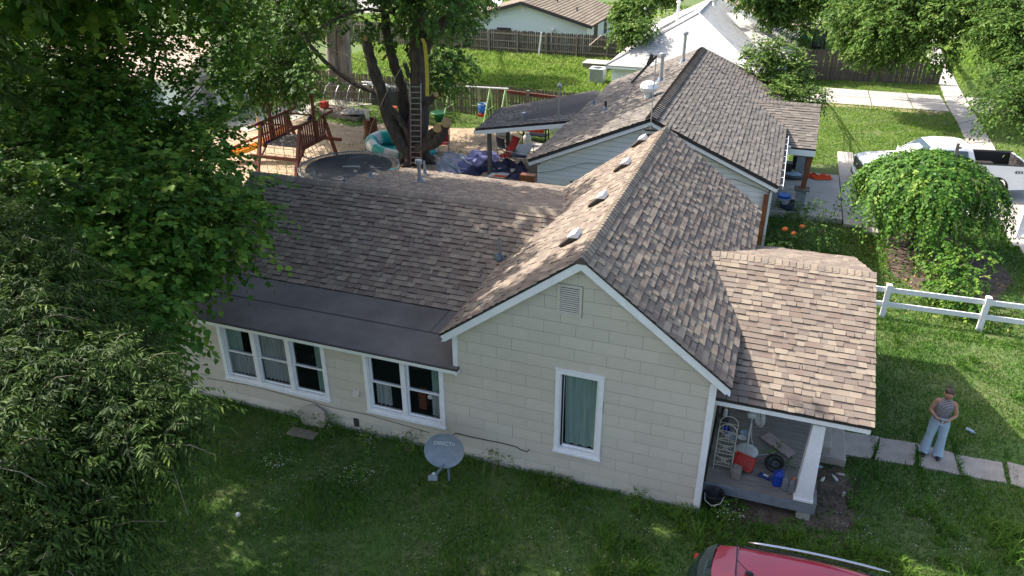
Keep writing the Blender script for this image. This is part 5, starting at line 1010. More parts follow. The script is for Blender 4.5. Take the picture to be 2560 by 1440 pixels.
loft([prof(-2.93, .80, .52, .98, 1.02), prof(-2.86, .90, .46, 1.04, 1.09), prof(-2.6, .97, .42, 1.08, 1.15), prof(-2.0, 1.0, .42, 1.13, 1.21), prof(-1.42, 1.0, .42, 1.18, 1.26)]).build('hood', 'paint_white', Tk, smooth=False, local=True, bevel=.02)
loft([prof(-1.42, 1.0, .40, 1.22, 1.27), prof(-.8, 1.005, .38, 1.28, 1.30), prof(.95, 1.005, .38, 1.30, 1.32)]).build('cab_body', 'paint_white', Tk, local=True, bevel=.015)
def cabring(x, wb, zb, wt, zt): h = [(wb, zb), (wb * .985, zb + .1), (wt + .05, zt - .12), (wt, zt - .03), (wt * .8, zt), (wt * .3, zt + .02)]; return [(x, y, z) for y, z in h] + [(x, -y, z) for y, z in reversed(h)]
loft([cabring(-1.38, .93, 1.24, .90, 1.30), cabring(-1.05, .945, 1.27, .84, 1.56), cabring(-.62, .95, 1.28, .77, 1.86), cabring(-.2, .95, 1.28, .76, 1.93), cabring(.5, .95, 1.28, .76, 1.93), cabring(.80, .95, 1.28, .76, 1.89), cabring(.97, .95, 1.28, .80, 1.5)]).build('cab', 'paint_white', Tk, local=True, bevel=.01)
MB().poly([(-1.36, -.80, 1.32), (-1.36, .80, 1.32), (-.66, .66, 1.865), (-.66, -.66, 1.865)], .012, (-.6, 0, .75)).build('windscreen', 'car_glass', Tk, local=True)
MB().poly([(.985, .74, 1.42), (.985, -.74, 1.42), (.86, -.66, 1.83), (.86, .66, 1.83)], .012, (1, 0, .3)).build('rear_window', 'car_glass', Tk, local=True)
for s in (1, -1):
    for (a, b, c_, d) in ((-.95, -.18, -.55, -.18), (-.10, .72, -.10, .62)):
        q = [(a, s * .972, 1.33), (b, s * .972, 1.34), (d, s * .848, 1.80), (c_, s * .848, 1.80)]; MB().poly(q if s < 0 else q[::-1], .02, (0, s, .25)).build('side_window', 'car_glass', Tk, local=True)
    MB().box((-1.02, s * 1.0 if s > 0 else -1.24, 1.28), (-.9, s * 1.24 if s > 0 else -1.0, 1.48)).build('mirror', 'black_plastic', Tk, local=True, bevel=.02)
    MB().box((-1.45, s * 1.02 - .03, .36), (1.0, s * 1.02 + .03, .42)).build('step_bar', 'black_plastic', Tk, local=True)
    y0_, y1_ = (s * 1.0, s * .90) if s < 0 else (.90, 1.0)
    # bed side wall, with an arch-shaped gap for the wheel
    wh, rw_ = 1.80, .50; pts = [(.99, .42), (wh - rw_, .42)] + [(wh + rw_ * math.cos(math.pi - q * math.pi / 10), .42 + rw_ * math.sin(q * math.pi / 10) * .98) for q in range(1, 10)] + [(wh + rw_, .42), (2.86, .48), (2.93, .75), (2.93, 1.36), (.99, 1.36)]
    mb = MB(); mb.poly([(x, s * 1.005, z) for x, z in pts], .1, (0, s, 0)); mb.build('bed_side', 'paint_white', Tk, local=True)
    MB().box((.99, min(y0_, y1_) - .005, 1.361), (2.93, max(y0_, y1_) + .005, 1.385)).build('bed_rail', 'black_plastic', Tk, local=True)
    MB().lathe([(.50, -.1), (.50, .1), (.47, .1), (.47, -.1)], (wh, s * .93, .42), 24, Matrix.Rotation(R(90), 3, 'X')).build('wheel_arch', 'bed_liner', Tk, local=True)
    MB().box((wh - .45, s * .72 - .17, .82), (wh + .45, s * .72 + .17, 1.0)).build('wheel_tub', 'bed_liner', Tk, local=True, bevel=.08)
    MB().poly([(2.72, s * 1.012, .92), (2.945, s * 1.012, .88), (2.945, s * 1.012, 1.24), (2.74, s * 1.012, 1.26)] if s < 0 else [(2.74, 1.012, 1.26), (2.945, 1.012, 1.24), (2.945, 1.012, .88), (2.72, 1.012, .92)], .05, (0, s, 0)).build('tail_light', 'lamp_red', Tk, local=True)
    wheel(Tk, -1.9, s * .86, .41, .27, s, 'gold_metal' if s < 0 else 'chrome'); wheel(Tk, 1.80, s * .86, .41, .27, s, 'chrome')
    MB().lathe([(.49, -.02), (.44, .03), (.44, -.1)], (-1.9, s * .98, .42), 24, Matrix.Rotation(R(90), 3, 'X')).build('wheel_arch', 'bed_liner', Tk, local=True)
    MB().box((-2.90, s * .74 - .16, .86), (-2.80, s * .74 + .16, 1.0)).build('headlight', 'lamp_clear', Tk, local=True, bevel=.02)
MB().box((1.0, -.9, .78), (2.86, .9, .82)).build('bed_floor', 'bed_liner', Tk, local=True); MB().box((.985, -.9, .82), (1.03, .9, 1.36)).build('bed_front', 'bed_liner', Tk, local=True)
MB().box((2.86, -.9, .55), (2.94, .9, 1.36)).build('tailgate', 'paint_white', Tk, local=True); MB().box((2.825, -.88, .83), (2.858, .88, 1.35)).build('tailgate_liner', 'bed_liner', Tk, local=True)
for s in (1, -1): MB().box((1.04, s * .885 - .012, .83), (2.83, s * .885 + .012, 1.355)).build('bed_liner_side', 'bed_liner', Tk, local=True)
MB().box((2.95, -.95, .42), (3.08, .95, .62)).build('rear_bumper', 'chrome', Tk, local=True, bevel=.03)
g = MB().box((-2.985, -.66, .62), (-2.90, .66, .99)).build('grille', 'black_plastic', Tk, local=True, bevel=.02)
for k in range(4): MB().box((-2.995, -.64, .66 + k * .085), (-2.986, .64, .69 + k * .085)).build('grille_bar', 'dark_table', g, local=True)
MB().sphere((-3.0, 0, .82), (.015, .11, .05), 12, 6).build('emblem', 'chrome', g, local=True)
loft([[(x, y, z) for x, z in ((-3.06 + abs(y) ** 2 * .16, .42), (-3.08 + abs(y) ** 2 * .16, .52), (-3.04 + abs(y) ** 2 * .16, .60), (-2.85, .60), (-2.85, .42))] for y in (-1.0, -.8, -.4, 0, .4, .8, 1.0)]).build('front_bumper', 'paint_white', Tk, local=True)
MB().box((-2.98, -.85, .26), (-2.80, .85, .42)).build('air_dam', 'black_plastic', Tk, local=True)
text('4X4', .17, 'black_plastic', Tk, (2.50, -1.012, 1.13), (R(90), 0, 0), .003, bold=.004)
mb = MB(); mb.tube([(-1.3, .8, 1.28), (-1.35, .8, 1.9)], .008, 4); mb.build('aerial', 'black_plastic', Tk, local=True)
for q in range(2): MB().lathe([(.30 + .07 * math.cos(a), .07 * math.sin(a)) for a in [k * math.pi / 4 for k in range(9)]], (1.75, -.45 + q * .15, .90 + q * .05), 20).build('cargo_hoop', 'bed_liner', Tk, local=True)

Sv = thing('red_suv', 'dark red hatchback with silver roof rail cut by the bottom picture edge', 'car', (2.36, -2.86, 0), R(2.5))
def sring(x, wb, zl, zbelt, wt, zt):
    h = [(wb * .88, zl), (wb, zl + .15), (wb * 1.0, (zl + zbelt) / 2), (wb * .97, zbelt), (wt + (wb - wt) * .35, zbelt + (zt - zbelt) * .6), (wt, zt - .06), (wt * .86, zt - .01), (wt * .45, zt + .02)]
    return [(x, y, z) for y, z in h] + [(x, -y, z) for y, z in reversed(h)]
o = loft([sring(-2.28, .66, .50, .80, .58, .88), sring(-2.24, .80, .38, .90, .62, 1.06), sring(-2.12, .88, .30, .98, .60, 1.34), sring(-1.93, .91, .28, 1.0, .61, 1.58), sring(-1.65, .92, .28, 1.0, .63, 1.655), sring(-.8, .92, .28, .98, .66, 1.69), sring(0, .92, .28, .96, .66, 1.68), sring(.55, .92, .28, .95, .63, 1.62), sring(1.05, .92, .28, .95, .62, 1.30), sring(1.35, .91, .28, .95, .66, 1.06), sring(1.9, .89, .30, .88, .60, .95), sring(2.2, .80, .34, .76, .5, .82), sring(2.32, .62, .42, .66, .4, .70)]).build('body', 'paint_red', Sv, smooth=True, local=True)
ss = o.modifiers.new('s', 'SUBSURF'); ss.levels = 2; ss.render_levels = 2
# rear glass and side glass follow the shell
def shell(pts, name, m, nv, off=.012):
    nv = Vector(nv).normalized(); MB().poly([Vector(p) + nv * off for p in pts], .01, nv).build(name, m, Sv, local=True)
mb = MB(); n_ = 10
vs = []
for i in range(n_ + 1):
    y = -.60 + 1.2 * i / n_; c_ = (abs(y) / .6) ** 3
    vs += [(-2.29 + .13 * c_, y * 1.36, .96), (-2.215 + .12 * c_, y * 1.28, 1.16), (-2.10 + .10 * c_, y * 1.12, 1.38), (-1.93 + .07 * c_, y * 1.0, 1.575)]
vs = [(x - .02, y, z + .015) for x, y, z in vs]
mb.add(vs, [(4 * i + k, 4 * i + 4 + k, 4 * i + 5 + k, 4 * i + 1 + k) for i in range(n_) for k in range(3)]); mb.build('rear_glass', 'car_glass', Sv, smooth=True, local=True)
loft([[(x, y, z) for x, z in ((-1.95 + .3 * abs(y) ** 2, 1.63 - .06 * abs(y)), (-1.62 + .15 * abs(y) ** 2, 1.685 - .06 * abs(y)), (-1.62 + .15 * abs(y) ** 2, 1.665 - .06 * abs(y)), (-1.95 + .3 * abs(y) ** 2, 1.60 - .06 * abs(y)))] for y in (-.56, -.4, -.2, 0, .2, .4, .56)]).build('spoiler', 'paint_red', Sv, local=True, smooth=False)
MB().box((-1.615, -.58, 1.684), (-1.60, .58, 1.690)).build('hatch_seam', 'black_plastic', Sv, local=True)
for s in (1, -1):
    pts = [(-1.45 + 2.0 * q / 10, s * (.645 + .0 * q), 1.70 + .045 * math.sin(math.pi * q / 10)) for q in range(11)]; MB().tube(pts, [.008] + [.021] * 9 + [.008], 8).build('roof_rail', 'chrome', Sv, smooth=True, local=True)
    MB().bar((-1.3, s * .575, 1.69), (.2, s * .60, 1.70), .02, .012).build('roof_seam', 'black_plastic', Sv, local=True)
    MB().poly([(-1.7, s * .84, 1.06), (.95, s * .87, 1.04), (.5, s * .735, 1.50), (-1.5, s * .725, 1.52)][::(1 if s < 0 else -1)], .012, (0, s, .3)).build('side_window', 'car_glass', Sv, local=True)
    MB().sphere((.82, s * 1.0, 1.05), (.09, .13, .08), 12, 8).build('mirror', 'paint_red', Sv, smooth=True, local=True)
    MB().box((-2.2, s * .80 - .08, .86), (-2.05, s * .80 + .08, 1.02)).build('tail_light', 'lamp_red', Sv, local=True, bevel=.02); wheel(Sv, -1.35, s * .83, .34, .22, s); wheel(Sv, 1.35, s * .83, .34, .22, s)
MB().poly([(.66, -.60, 1.60), (.66, .60, 1.60), (1.36, .70, 1.06), (1.36, -.70, 1.06)][::-1], .012, (.7, 0, .7)).build('windscreen', 'car_glass', Sv, local=True)
MB().lathe([(.05, 0), (.035, .03), (.001, .035)], (-1.42, 0.02, 1.70), 12, None, 1.4, .7).tube([(-1.42, .02, 1.72), (-1.62, .10, 1.84)], .006, 5).build('aerial', 'black_plastic', Sv, local=True)

# ================================================================ BACK YARD THINGS
# --- wooden play set ---
Pl = thing('play_set', 'red stained wooden climbing frame with tall posts and slatted rails', 'play set', (-20.39,15.86,0.0))
ZD = 1.30; ra, rb_ = Vector((-17.84,14.08,1.3)), Vector((-17.88,15.84,1.3)); la, lb_ = Vector((-19.67,14.34,1.3)), Vector((-19.76,15.45,1.3))
dy = (rb_ - ra); dy.z = 0; Lr = dy.length; dy.normalize(); dx_ = Vector((dy.y, -dy.x, 0)); W_ = (ra - la).dot(dx_); la = ra - dx_ * W_; lb_ = rb_ - dx_ * W_
for k in range(int(Lr / .14)): MB().bar(la + dy * (k * .14 + .07), ra + dy * (k * .14 + .07), .13, .03).build('deck_board', 'deck_wood', Pl)
ZR = .92
for c0 in (ra, la):
    MB().bar(c0 - dy * .1, c0 + dy * (Lr + .1), .05, .16).build('beam', 'red_stain', Pl); n = int(Lr / .155)
    MB().bar(c0 - dy * .9 + Vector((0, 0, ZR)), c0 + dy * (Lr + .8) + Vector((0, 0, ZR)), .05, .11).build('top_rail', 'red_stain', Pl)
    for i in range(n + 1): MB().bar(c0 + dy * (i * Lr / n) + Vector((0, 0, -.05)), c0 + dy * (i * Lr / n) + Vector((0, 0, ZR)), .035, .085, up=tuple(dy)).build('rail_slat', 'red_stain', Pl)
    MB().bar(c0 + Vector((0, 0, .05)), c0 + dy * Lr + Vector((0, 0, .05)), .04, .09).build('bottom_rail', 'red_stain', Pl)
    for e, s in ((0, -1), (Lr, 1)): MB().bar(c0 + dy * e + Vector((0, 0, ZR + .02)), c0 + dy * (e + s * .85) - Vector((0, 0, ZD)), .11, .13, up=tuple(dx_)).build('leg', 'red_stain', Pl)
    MB().bar(c0 - dy * .45 + Vector((0, 0, -.45)), c0 + dy * .1 + Vector((0, 0, -.05)), .08, .1).build('brace', 'red_stain', Pl)
for c0, h in ((la + dy * (Lr * .35), 2.2), (ra + dy * (Lr * .62), 2.1), (la + dy * Lr, 1.0)): MB().bar(c0, c0 + Vector((0, 0, h)), .11, .11, up=(0, 1, 0)).build('tall_post', 'red_stain', Pl)
for e in (0, Lr): MB().bar(la + dy * e + Vector((0, 0, ZR - .03)) - dx_ * .15, ra + dy * e + Vector((0, 0, ZR - .03)) + dx_ * .1, .09, .05).build('cross_rail', 'red_stain', Pl)
MB().bar(la - dx_ * .4 - dy * .5 + Vector((0, 0, -.35)), ra - dy * .5 + Vector((0, 0, -.35)), .1, .13).build('cross_rail', 'red_stain', Pl); MB().bar(ra + dy * (Lr + .45) + Vector((0, 0, -.2)) - dx_ * .3, ra + dy * (Lr + .45) + Vector((0, 0, -.2)) + dx_ * .5, .1, .13).build('cross_rail', 'red_stain', Pl)
mb = MB()
for i in range(7): mb.tube([ra + dy * (Lr * i / 6), ra + dy * (Lr * i / 6 + .0) + dx_ * .5 - Vector((0, 0, ZD))], .012, 4)
for i in range(5): t_ = (i + 1) / 6; mb.tube([ra + dx_ * .5 * t_ - Vector((0, 0, ZD * t_)), ra + dy * Lr + dx_ * .5 * t_ - Vector((0, 0, ZD * t_))], .012, 4)
for i in range(5): mb.tube([la + (ra - la) * (i / 4) - dy * .02, la + (ra - la) * (i / 4) - dy * .05 - Vector((0, 0, ZD))], .012, 4)
for i in range(5): mb.tube([la - dy * .03 - Vector((0, 0, ZD * i / 5 + .1)), ra - dy * .03 - Vector((0, 0, ZD * i / 5 + .1))], .012, 4)
mb.build('climbing_net', 'rope', Pl)
s0 = Vector((-20.01,16.16,1.3)); s1 = Vector((-22.5,14.78,0.25)); sd = (s1 - s0); sh = Vector((sd.y, -sd.x, 0)).normalized(); mb = MB(); secs = []
for i in range(9):
    q = i / 8; p = s0 + sd * q + Vector((0, 0, .0 - .18 * math.sin(math.pi * q) )); secs.append([p + sh * a + Vector((0, 0, b)) for a, b in ((-.3, .18), (-.27, .18), (-.22, .02), (.22, .02), (.27, .18), (.3, .18), (.24, -.02), (-.24, -.02))])
loft(secs).build('slide', mat('slide_yellow', (.80, .36, .02), (.72, .30, .02), scale=3, rough=.4), Pl); MB().bar(secs[0][5], secs[-1][5], .05, .1).build('slide_side', 'red_stain', Pl)
mb = MB(); mb.sphere(rb_ - dx_ * .5 + Vector((0, 0, .75)), (.22, .3, .14), 12, 8); mb.build('dark_bundle', 'navy_tarp', Pl); MB().tube([s1 + Vector((1.0, 1.2, -.2)), s1 + Vector((1.3, 1.0, 1.6))], .03, 6).build('yellow_pole', 'yellow_plastic', Pl)
# --- trampoline ---
tl, tr_, tt = Vector((-17.53,12.86,0.8)), Vector((-13.73,15.26,0.8)), Vector((-16.93,16.01,0.8)); tc_ = (tl + tr_) / 2; rr = (tr_ - tl).length / 2; tc_ = Vector((-15.68,13.98,0.8)); rr = 2.0
Tr = thing('trampoline', 'large round black trampoline behind the wing roof', 'trampoline', (tc_.x, tc_.y, 0))
MB().lathe([(.001, 0), (rr * .86, .0), (rr * .86, -.01), (.001, -.01)], tc_, 64).build('jump_mat', mat('mat_fabric', (.045, .05, .058), (.075, .08, .088), scale=1.2, rough=.9, spec=.1), Tr)
mb = MB(); mb.tube([tc_ + Vector((math.cos(q * math.pi / 32) * rr, math.sin(q * math.pi / 32) * rr, 0)) for q in range(65)], .03, 6, False); mb.build('frame', 'metal_blue', Tr)
mb = MB()
for q in range(88): a = q * 2 * math.pi / 88; mb.bar(tc_ + Vector((math.cos(a) * rr * .86, math.sin(a) * rr * .86, 0)), tc_ + Vector((math.cos(a) * rr, math.sin(a) * rr, .01)), .022, .015)
mb.build('springs', 'galv', Tr, kind='stuff')
mb = MB(); 
for q in range(-9, 2): 
    a0, a1 = q * math.pi / 40 * 1.1, (q + 1) * math.pi / 40 * 1.1 - .02; mb.add([tc_ + Vector((math.cos(a) * r_, math.sin(a) * r_, .035)) for a, r_ in ((a0, rr * .87), (a0, rr * 1.03), (a1, rr * 1.03), (a1, rr * .87))], [(0, 1, 2, 3)])
mb.build('edge_pad', 'teal_vinyl', Tr)
for q in range(6): a = q * math.pi / 3 + .3; MB().tube([tc_ + Vector((math.cos(a) * rr, math.sin(a) * rr, 0)), Vector((tc_.x + math.cos(a) * rr * 1.02, tc_.y + math.sin(a) * rr * 1.02, 0))], .025, 6).build('leg', 'metal_blue', Tr)
mb = MB(); lc = Vector((-15.59,13.98,0.81)); ld = Vector((.94, .34, 0))
for q in range(5):
    c = lc + ld * (q - 2) * .13; mb.tube([c + ld * math.cos(a) * .085 + Vector((-.34, .94, 0)) * math.sin(a) * .06 for a in [k * math.pi / 8 for k in range(17)]], .008, 4, False)
mb.build('logo_print', 'white_plastic', Tr)
# --- inflatable pool ---
Po = thing('inflatable_pool', 'teal and white striped inflatable pool slumped around the tree trunk', 'paddling pool', (-15.56,18.47,0.0))
def ring_tube(mb, cs, r, n=10): mb.tube(cs, r, n, True)
for i in range(14):
    a0, a1 = i / 14 * 2 * math.pi, (i + 1) / 14 * 2 * math.pi; pts = []; rr2 = []
    for k in range(5):
        a = a0 + (a1 - a0) * k / 4; sag = .5 + .5 * math.cos(a - 2.4); pts.append((-15.75 + 1.5 * math.cos(a), 18.7 + .95 * math.sin(a), .16 + .26 * sag)); rr2.append(.17 + .17 * sag)
    MB().tube(pts, rr2, 12, False).build('panel', 'teal_vinyl' if i % 2 else 'white_plastic', Po, smooth=True)
MB().poly([(-15.75 + 1.3 * math.cos(a), 18.7 + .8 * math.sin(a), .12) for a in [k * math.pi / 10 for k in range(20)]], .02, (0, 0, 1)).build('floor', 'teal_vinyl', Po)
# --- tarps ---
def cloth(name, label, cat, pts, m, z0, amp, seed, root=None, n=26):
    """quad patch with folds"""
    rg = random.Random(seed); a, b, c, d = [Vector((*p[:2], 0)) for p in pts]; vs = []; ph = [rg.uniform(0, 6) for _ in range(8)]
    for i in range(n + 1):
        for j in range(n + 1):
            u, v = i / n, j / n; p = a.lerp(b, u).lerp(d.lerp(c, u), v); e = min(u, 1 - u, v, 1 - v)
            z = z0 + amp * (abs(math.sin(u * 9 + ph[0] + 2 * math.sin(v * 5 + ph[1]))) ** 2 + .6 * abs(math.sin(v * 13 + u * 4 + ph[2])) + .3 * math.sin(u * 23 + v * 17)) * min(1, e * 5 + .1)
            vs.append((p.x + .08 * math.sin(v * 9 + ph[3]), p.y + .08 * math.sin(u * 8 + ph[4]), max(.01, z)))
    fs = [(i * (n + 1) + j, (i + 1) * (n + 1) + j, (i + 1) * (n + 1) + j + 1, i * (n + 1) + j + 1) for i in range(n) for j in range(n)]
    mb = MB(); mb.add(vs, fs)
    if root is None: return tag(mb.build(name, m, smooth=False), label, cat)
    return mb.build(name, m, root, smooth=False)
cloth('tarp', 'pale silver grey tarp beside the tree trunk', 'tarp', [(-13.31,16.86,0.0),(-11.59,16.09,0.0),(-12.23,19.0,0.0),(-14.01,19.46,0.0)], 'grey_tarp', .02, .08, 1)
cloth('tarp', 'crumpled violet blue tarp between the grey tarp and the patio post', 'tarp', [(-12.59,16.72,0.0),(-8.75,16.46,0.0),(-10.36,19.65,0.0),(-12.86,20.06,0.0)], 'violet_tarp', .03, .16, 2)
cloth('tarp', 'dark navy tarp heap with pale folds behind the back roof', 'tarp', [(-12.0,16.21,0.0),(-8.63,16.1,0.0),(-9.33,18.24,0.0),(-11.42,17.91,0.0)], 'navy_tarp', .10, .28, 3)
t = thing('hose', 'pale hose curving across the tarps', 'hose', (-12.79,17.61,0.0)); MB().tube([Vector(p) + Vector((0, 0, .12)) for p in [(-14.39,18.56,0.0),(-13.77,18.28,0.0),(-13.03,17.7,0.0),(-12.5,17.14,0.0),(-11.99,17.04,0.0),(-11.62,17.27,0.0),(-12.91,18.77,-0.0),(-13.66,19.13,0.0)]], .03, 5).build('tube', 'blue_white', t)
# --- red folding chairs ---
def camp_chair(root, o, ang, m='red_cloth', back=.55, lean=.18):
    M4 = Matrix.Translation(o) @ Matrix.Rotation(ang, 4, 'Z'); tr = lambda *v: M4 @ Vector(v)
    MB().poly([tr(-.24, -.22, .42), tr(.24, -.22, .42), tr(.24, .2, .40), tr(-.24, .2, .40)], .02, (0, 0, 1)).build('seat', m, root)
    MB().poly([tr(-.24, .2, .42), tr(.24, .2, .42), tr(.22, .2 + lean, .42 + back), tr(-.22, .2 + lean, .42 + back)], .02).build('backrest', m, root)
    for s in (-1, 1):
        MB().tube([tr(s * .26, .22 + lean, .45 + back), tr(s * .26, .2, .42), tr(s * .26, -.25, .0)], .014, 6).build('leg', 'black_metal', root)
        MB().tube([tr(s * .26, -.22, .62), tr(s * .26, -.2, .42), tr(s * .26, .28, .0)], .014, 6).build('leg', 'black_metal', root); MB().bar(tr(s * .27, -.26, .63), tr(s * .27, .24, .64), .04, .025).build('armrest', 'black_metal', root)
t = thing('folding_chair', 'red fabric folding chair standing on bare dirt near the tree', 'chair', (-13.83,19.07,0.0)); camp_chair(t, Vector((-13.99,19.34,0.0)), R(12))
t = thing('folding_chair', 'red folding lounger on the patio under the roof post', 'chair', (-10.55,18.17,0.25)); camp_chair(t, Vector((-10.41,17.81,0.25)), R(-35), back=.7, lean=.4)
t = thing('metal_chair', 'black metal folding chair under the patio roof', 'chair', (-10.94,19.24,0.25)); camp_chair(t, Vector((-10.88,19.07,0.25)), R(150), m='black_metal', back=.42, lean=.06)
# --- ladder ---
Ld = thing('ladder', 'tall pink and silver extension ladder leaning on the big trunk', 'ladder', (-14.56,17.59,0.0)); y_l = 17.0
l0, l1, l2, l3 = [(-14.43,16.9,0.1)][0], [(-13.93,16.9,0.15)][0], [(-14.35,17.2,3.54)][0], [(-13.87,17.2,3.57)][0]
l0, l1, l2, l3 = map(Vector, (l0, l1, l2, l3)); mat('ladder_pink', (.33, .20, .20), (.25, .15, .15), scale=3, rough=.6)
for a, b in ((l0, l2), (l1, l3)):
    m_ = a.lerp(b, .68); MB().bar(a, m_, .07, .035, up=(1, 0, 0)).build('rail', 'ladder_pink', Ld); MB().bar(m_, b, .06, .03, up=(1, 0, 0)).build('rail', 'galv', Ld)
for i in range(15): q = (i + .4) / 15; MB().bar(l0.lerp(l2, q), l1.lerp(l3, q), .035, .035).build('rung', 'galv', Ld)
# --- strap, rope ---
t = thing('strap', 'yellow lifting strap hanging down the right side of the trunk', 'strap', (-13.5,16.9,4.43)); mb = MB(); pts = [Vector(p) for p in [(-13.47,16.75,5.45),(-13.38,16.75,5.24),(-13.34,16.75,4.62),(-13.35,16.75,3.83),(-13.39,16.75,3.18)]]; wd_ = Vector((.07, .02, 0))
for i in range(4): mb.poly([pts[i] - wd_, pts[i] + wd_, pts[i + 1] + wd_, pts[i + 1] - wd_], .015)
mb.build('webbing', 'yellow_strap', t)
t = thing('rope', 'pale rope running across the yard from the trunk to the left', 'rope', (-15.99,18.0,3.82)); MB().tube([Vector(p) for p in [(-21.14,19.0,4.95),(-19.69,19.0,4.5),(-18.1,19.0,4.05),(-16.83,19.0,3.7),(-16.05,19.0,3.54)]], .02, 4).build('strand', 'rope', t)
t = thing('rope', 'thin tan rope slanting from the trunk down to the trampoline', 'rope', (-15.43,17.0,4.05)); MB().tube([Vector(p) for p in [(-14.17,17.0,5.0),(-14.69,17.0,4.1),(-15.43,17.0,3.06),(-16.22,17.0,1.71),(-16.88,17.0,0.12),(-17.25,17.0,-0.48)]], .015, 4).build('strand', 'rope', t)
# --- rusty barrel ---
t = thing('barrel', 'rusty brown steel barrel with a white board in it', 'barrel', (-18.13,20.15,0.0)); c = Vector((-18.21,20.27,-0.0)); MB().lathe([(.001, .0), (.33, .0), (.35, .02), (.34, .28), (.355, .3), (.34, .32), (.34, .6), (.355, .62), (.34, .64), (.34, .92), (.355, .94), (.32, .92), (.3, .2), (.001, .15)], c, 24, None, .95, .95).build('drum', mat('rust', (.16, .065, .03), (.09, .04, .022), scale=4, rough=.9, grain=.2, gscale=9), t, smooth=True)
MB().bar(c + Vector((-.12, 0, .4)), c + Vector((-.17, .05, 1.35)), .2, .03, up=(0, 1, 0)).build('board', 'white_plastic', t)
# --- swing set ---
Sw = thing('swing_set', 'lime green metal swing set in front of the picket fence', 'swing set', (-15.36,25.63,0.0)); tb = [Vector(p) for p in [(-17.04,24.52,1.78),(-12.9,24.89,1.78)]]
dS = (tb[1] - tb[0]).normalized(); MB().tube([tb[0] - dS * .2, tb[1] + dS * .1], .045, 8).build('top_bar', 'white_plastic', Sw); nS = Vector((-dS.y, dS.x, 0)).normalized()
def onbar(px_): return tb[0] + dS * ((px_ - 1072) / 194 * (tb[1] - tb[0]).length)
for pxx in (1080, 1125, 1226, 1264):
    b = onbar(pxx)
    for s in (-1, 1): MB().tube([b, Vector((b.x - dS.x * .12, b.y + s * .75, 0))], .042, 8).build('leg', 'lime_metal', Sw)
    if pxx > 1090: MB().tube([Vector((b.x, b.y - .42, .75)), Vector((b.x, b.y + .42, .75))], .022, 6).build('brace', 'lime_metal', Sw)
for a in (1150, 1175):
    b = onbar(a); MB().tube([b, b - Vector((0, 0, .95)), b + dS * .5 - Vector((0, 0, .95)), b + dS * .5], .018, 5).build('glider_frame', 'lime_metal', Sw) if a == 1175 else None
t = thing('toddler_swing', 'blue toddler swing with a red front hanging from the swing set', 'swing', onbar(1207)); b = onbar(1207) + Vector((0, -.05, 0)); c = b - Vector((0, 0, 1.15))
for s in (-1, 1): MB().tube([b + dS * s * .25, c + dS * s * .2 + Vector((0, 0, .3))], .012, 4).build('rope', 'rope', t)
mb = MB(); mb.lathe([(.001, -.18), (.16, -.18), (.24, .0), (.27, .3), (.25, .3), (.2, .0), (.12, -.12), (.001, -.12)], c, 16, None, .9, .8); mb.build('seat', mat('bright_blue', (.02, .16, .62), rough=.35), t, smooth=True); MB().box((c.x - .2, c.y - .26, c.z - .3), (c.x + .2, c.y - .05, c.z - .16)).build('front_bar', 'red_plastic', t, bevel=.04); MB().tube([c + Vector((.25 * math.cos(a), .22 * math.sin(a), .31)) for a in [k * math.pi / 8 for k in range(17)]], .03, 6, False).build('rim', 'blue_white', t)
t = thing('toy_table', 'dark green round toy tub left of the swing set leg', 'toy', (-16.32,24.02,0.0)); c = Vector((-16.38,24.17,0.0)); MB().lathe([(.001, 0), (.2, 0), (.26, .3), (.42, .42), (.42, .48), (.2, .42), (.001, .4)], c, 20).build('tub', 'green_plastic', t, smooth=True)
# --- grill, gas bottle, tables ---
t = thing('gas_grill', 'black gas grill with orange red panel by the patio', 'grill', (-10.46,22.6,0.0)); c = Vector((-10.51,22.44,0.0)); 
for x in (-.55, .55):
    for y in (-.25, .25): MB().box((c.x + x - .03, c.y + y - .03, 0), (c.x + x + .03, c.y + y + .03, .78)).build('leg', 'black_metal', t)
MB().box((c.x - .62, c.y - .3, .62), (c.x + .62, c.y + .3, .9)).build('firebox', 'black_metal', t, bevel=.03); MB().box((c.x - .58, c.y - .32, .50), (c.x + .5, c.y - .3, .66)).build('front_panel', 'orange_cloth', t); MB().box((c.x - 1.1, c.y - .3, .86), (c.x + 1.0, c.y + .3, .9)).build('side_shelf', 'dark_table', t); MB().box((c.x - .6, c.y - .28, .3), (c.x + .6, c.y + .28, .33)).build('lower_shelf', 'black_metal', t)
for x in (-.35, .3): MB().sphere((c.x + x, c.y - .33, .76), .05, 10, 6).build('knob', 'red_plastic', t)
MB().sphere((c.x + .1, c.y, 1.0), (.14, .14, .12), 12, 8).build('red_pot', 'red_cloth', t)
t = thing('gas_bottle', 'white propane cylinder standing beside the grill', 'gas cylinder', (-10.74,21.8,0.0)); c = Vector((-10.58,21.3,0.12)); MB().lathe([(.001, 0), (.13, 0), (.16, .03), (.19, .1), (.19, .36), (.14, .46), (.05, .48), (.001, .48)], c, 20).build('tank', 'white_plastic', t, smooth=True); MB().lathe([(.1, .46), (.1, .6), (.09, .6), (.09, .46)], c, 12).build('collar', 'white_plastic', t); MB().tube([c + Vector((0, 0, .46)), c + Vector((0, 0, .56))], .03, 8).build('valve', 'gold_metal', t)
t = thing('concrete_pad', 'pale slab under the gas cylinder', 'slab', (-10.6,21.51,0.0)); MB().poly([Vector(p) for p in [(-10.86,20.54,0.12),(-10.57,21.99,0.12),(-9.84,21.69,0.12),(-9.97,20.46,0.12)]], .1, (0, 0, 1)).build('slab', 'concrete_light', t)
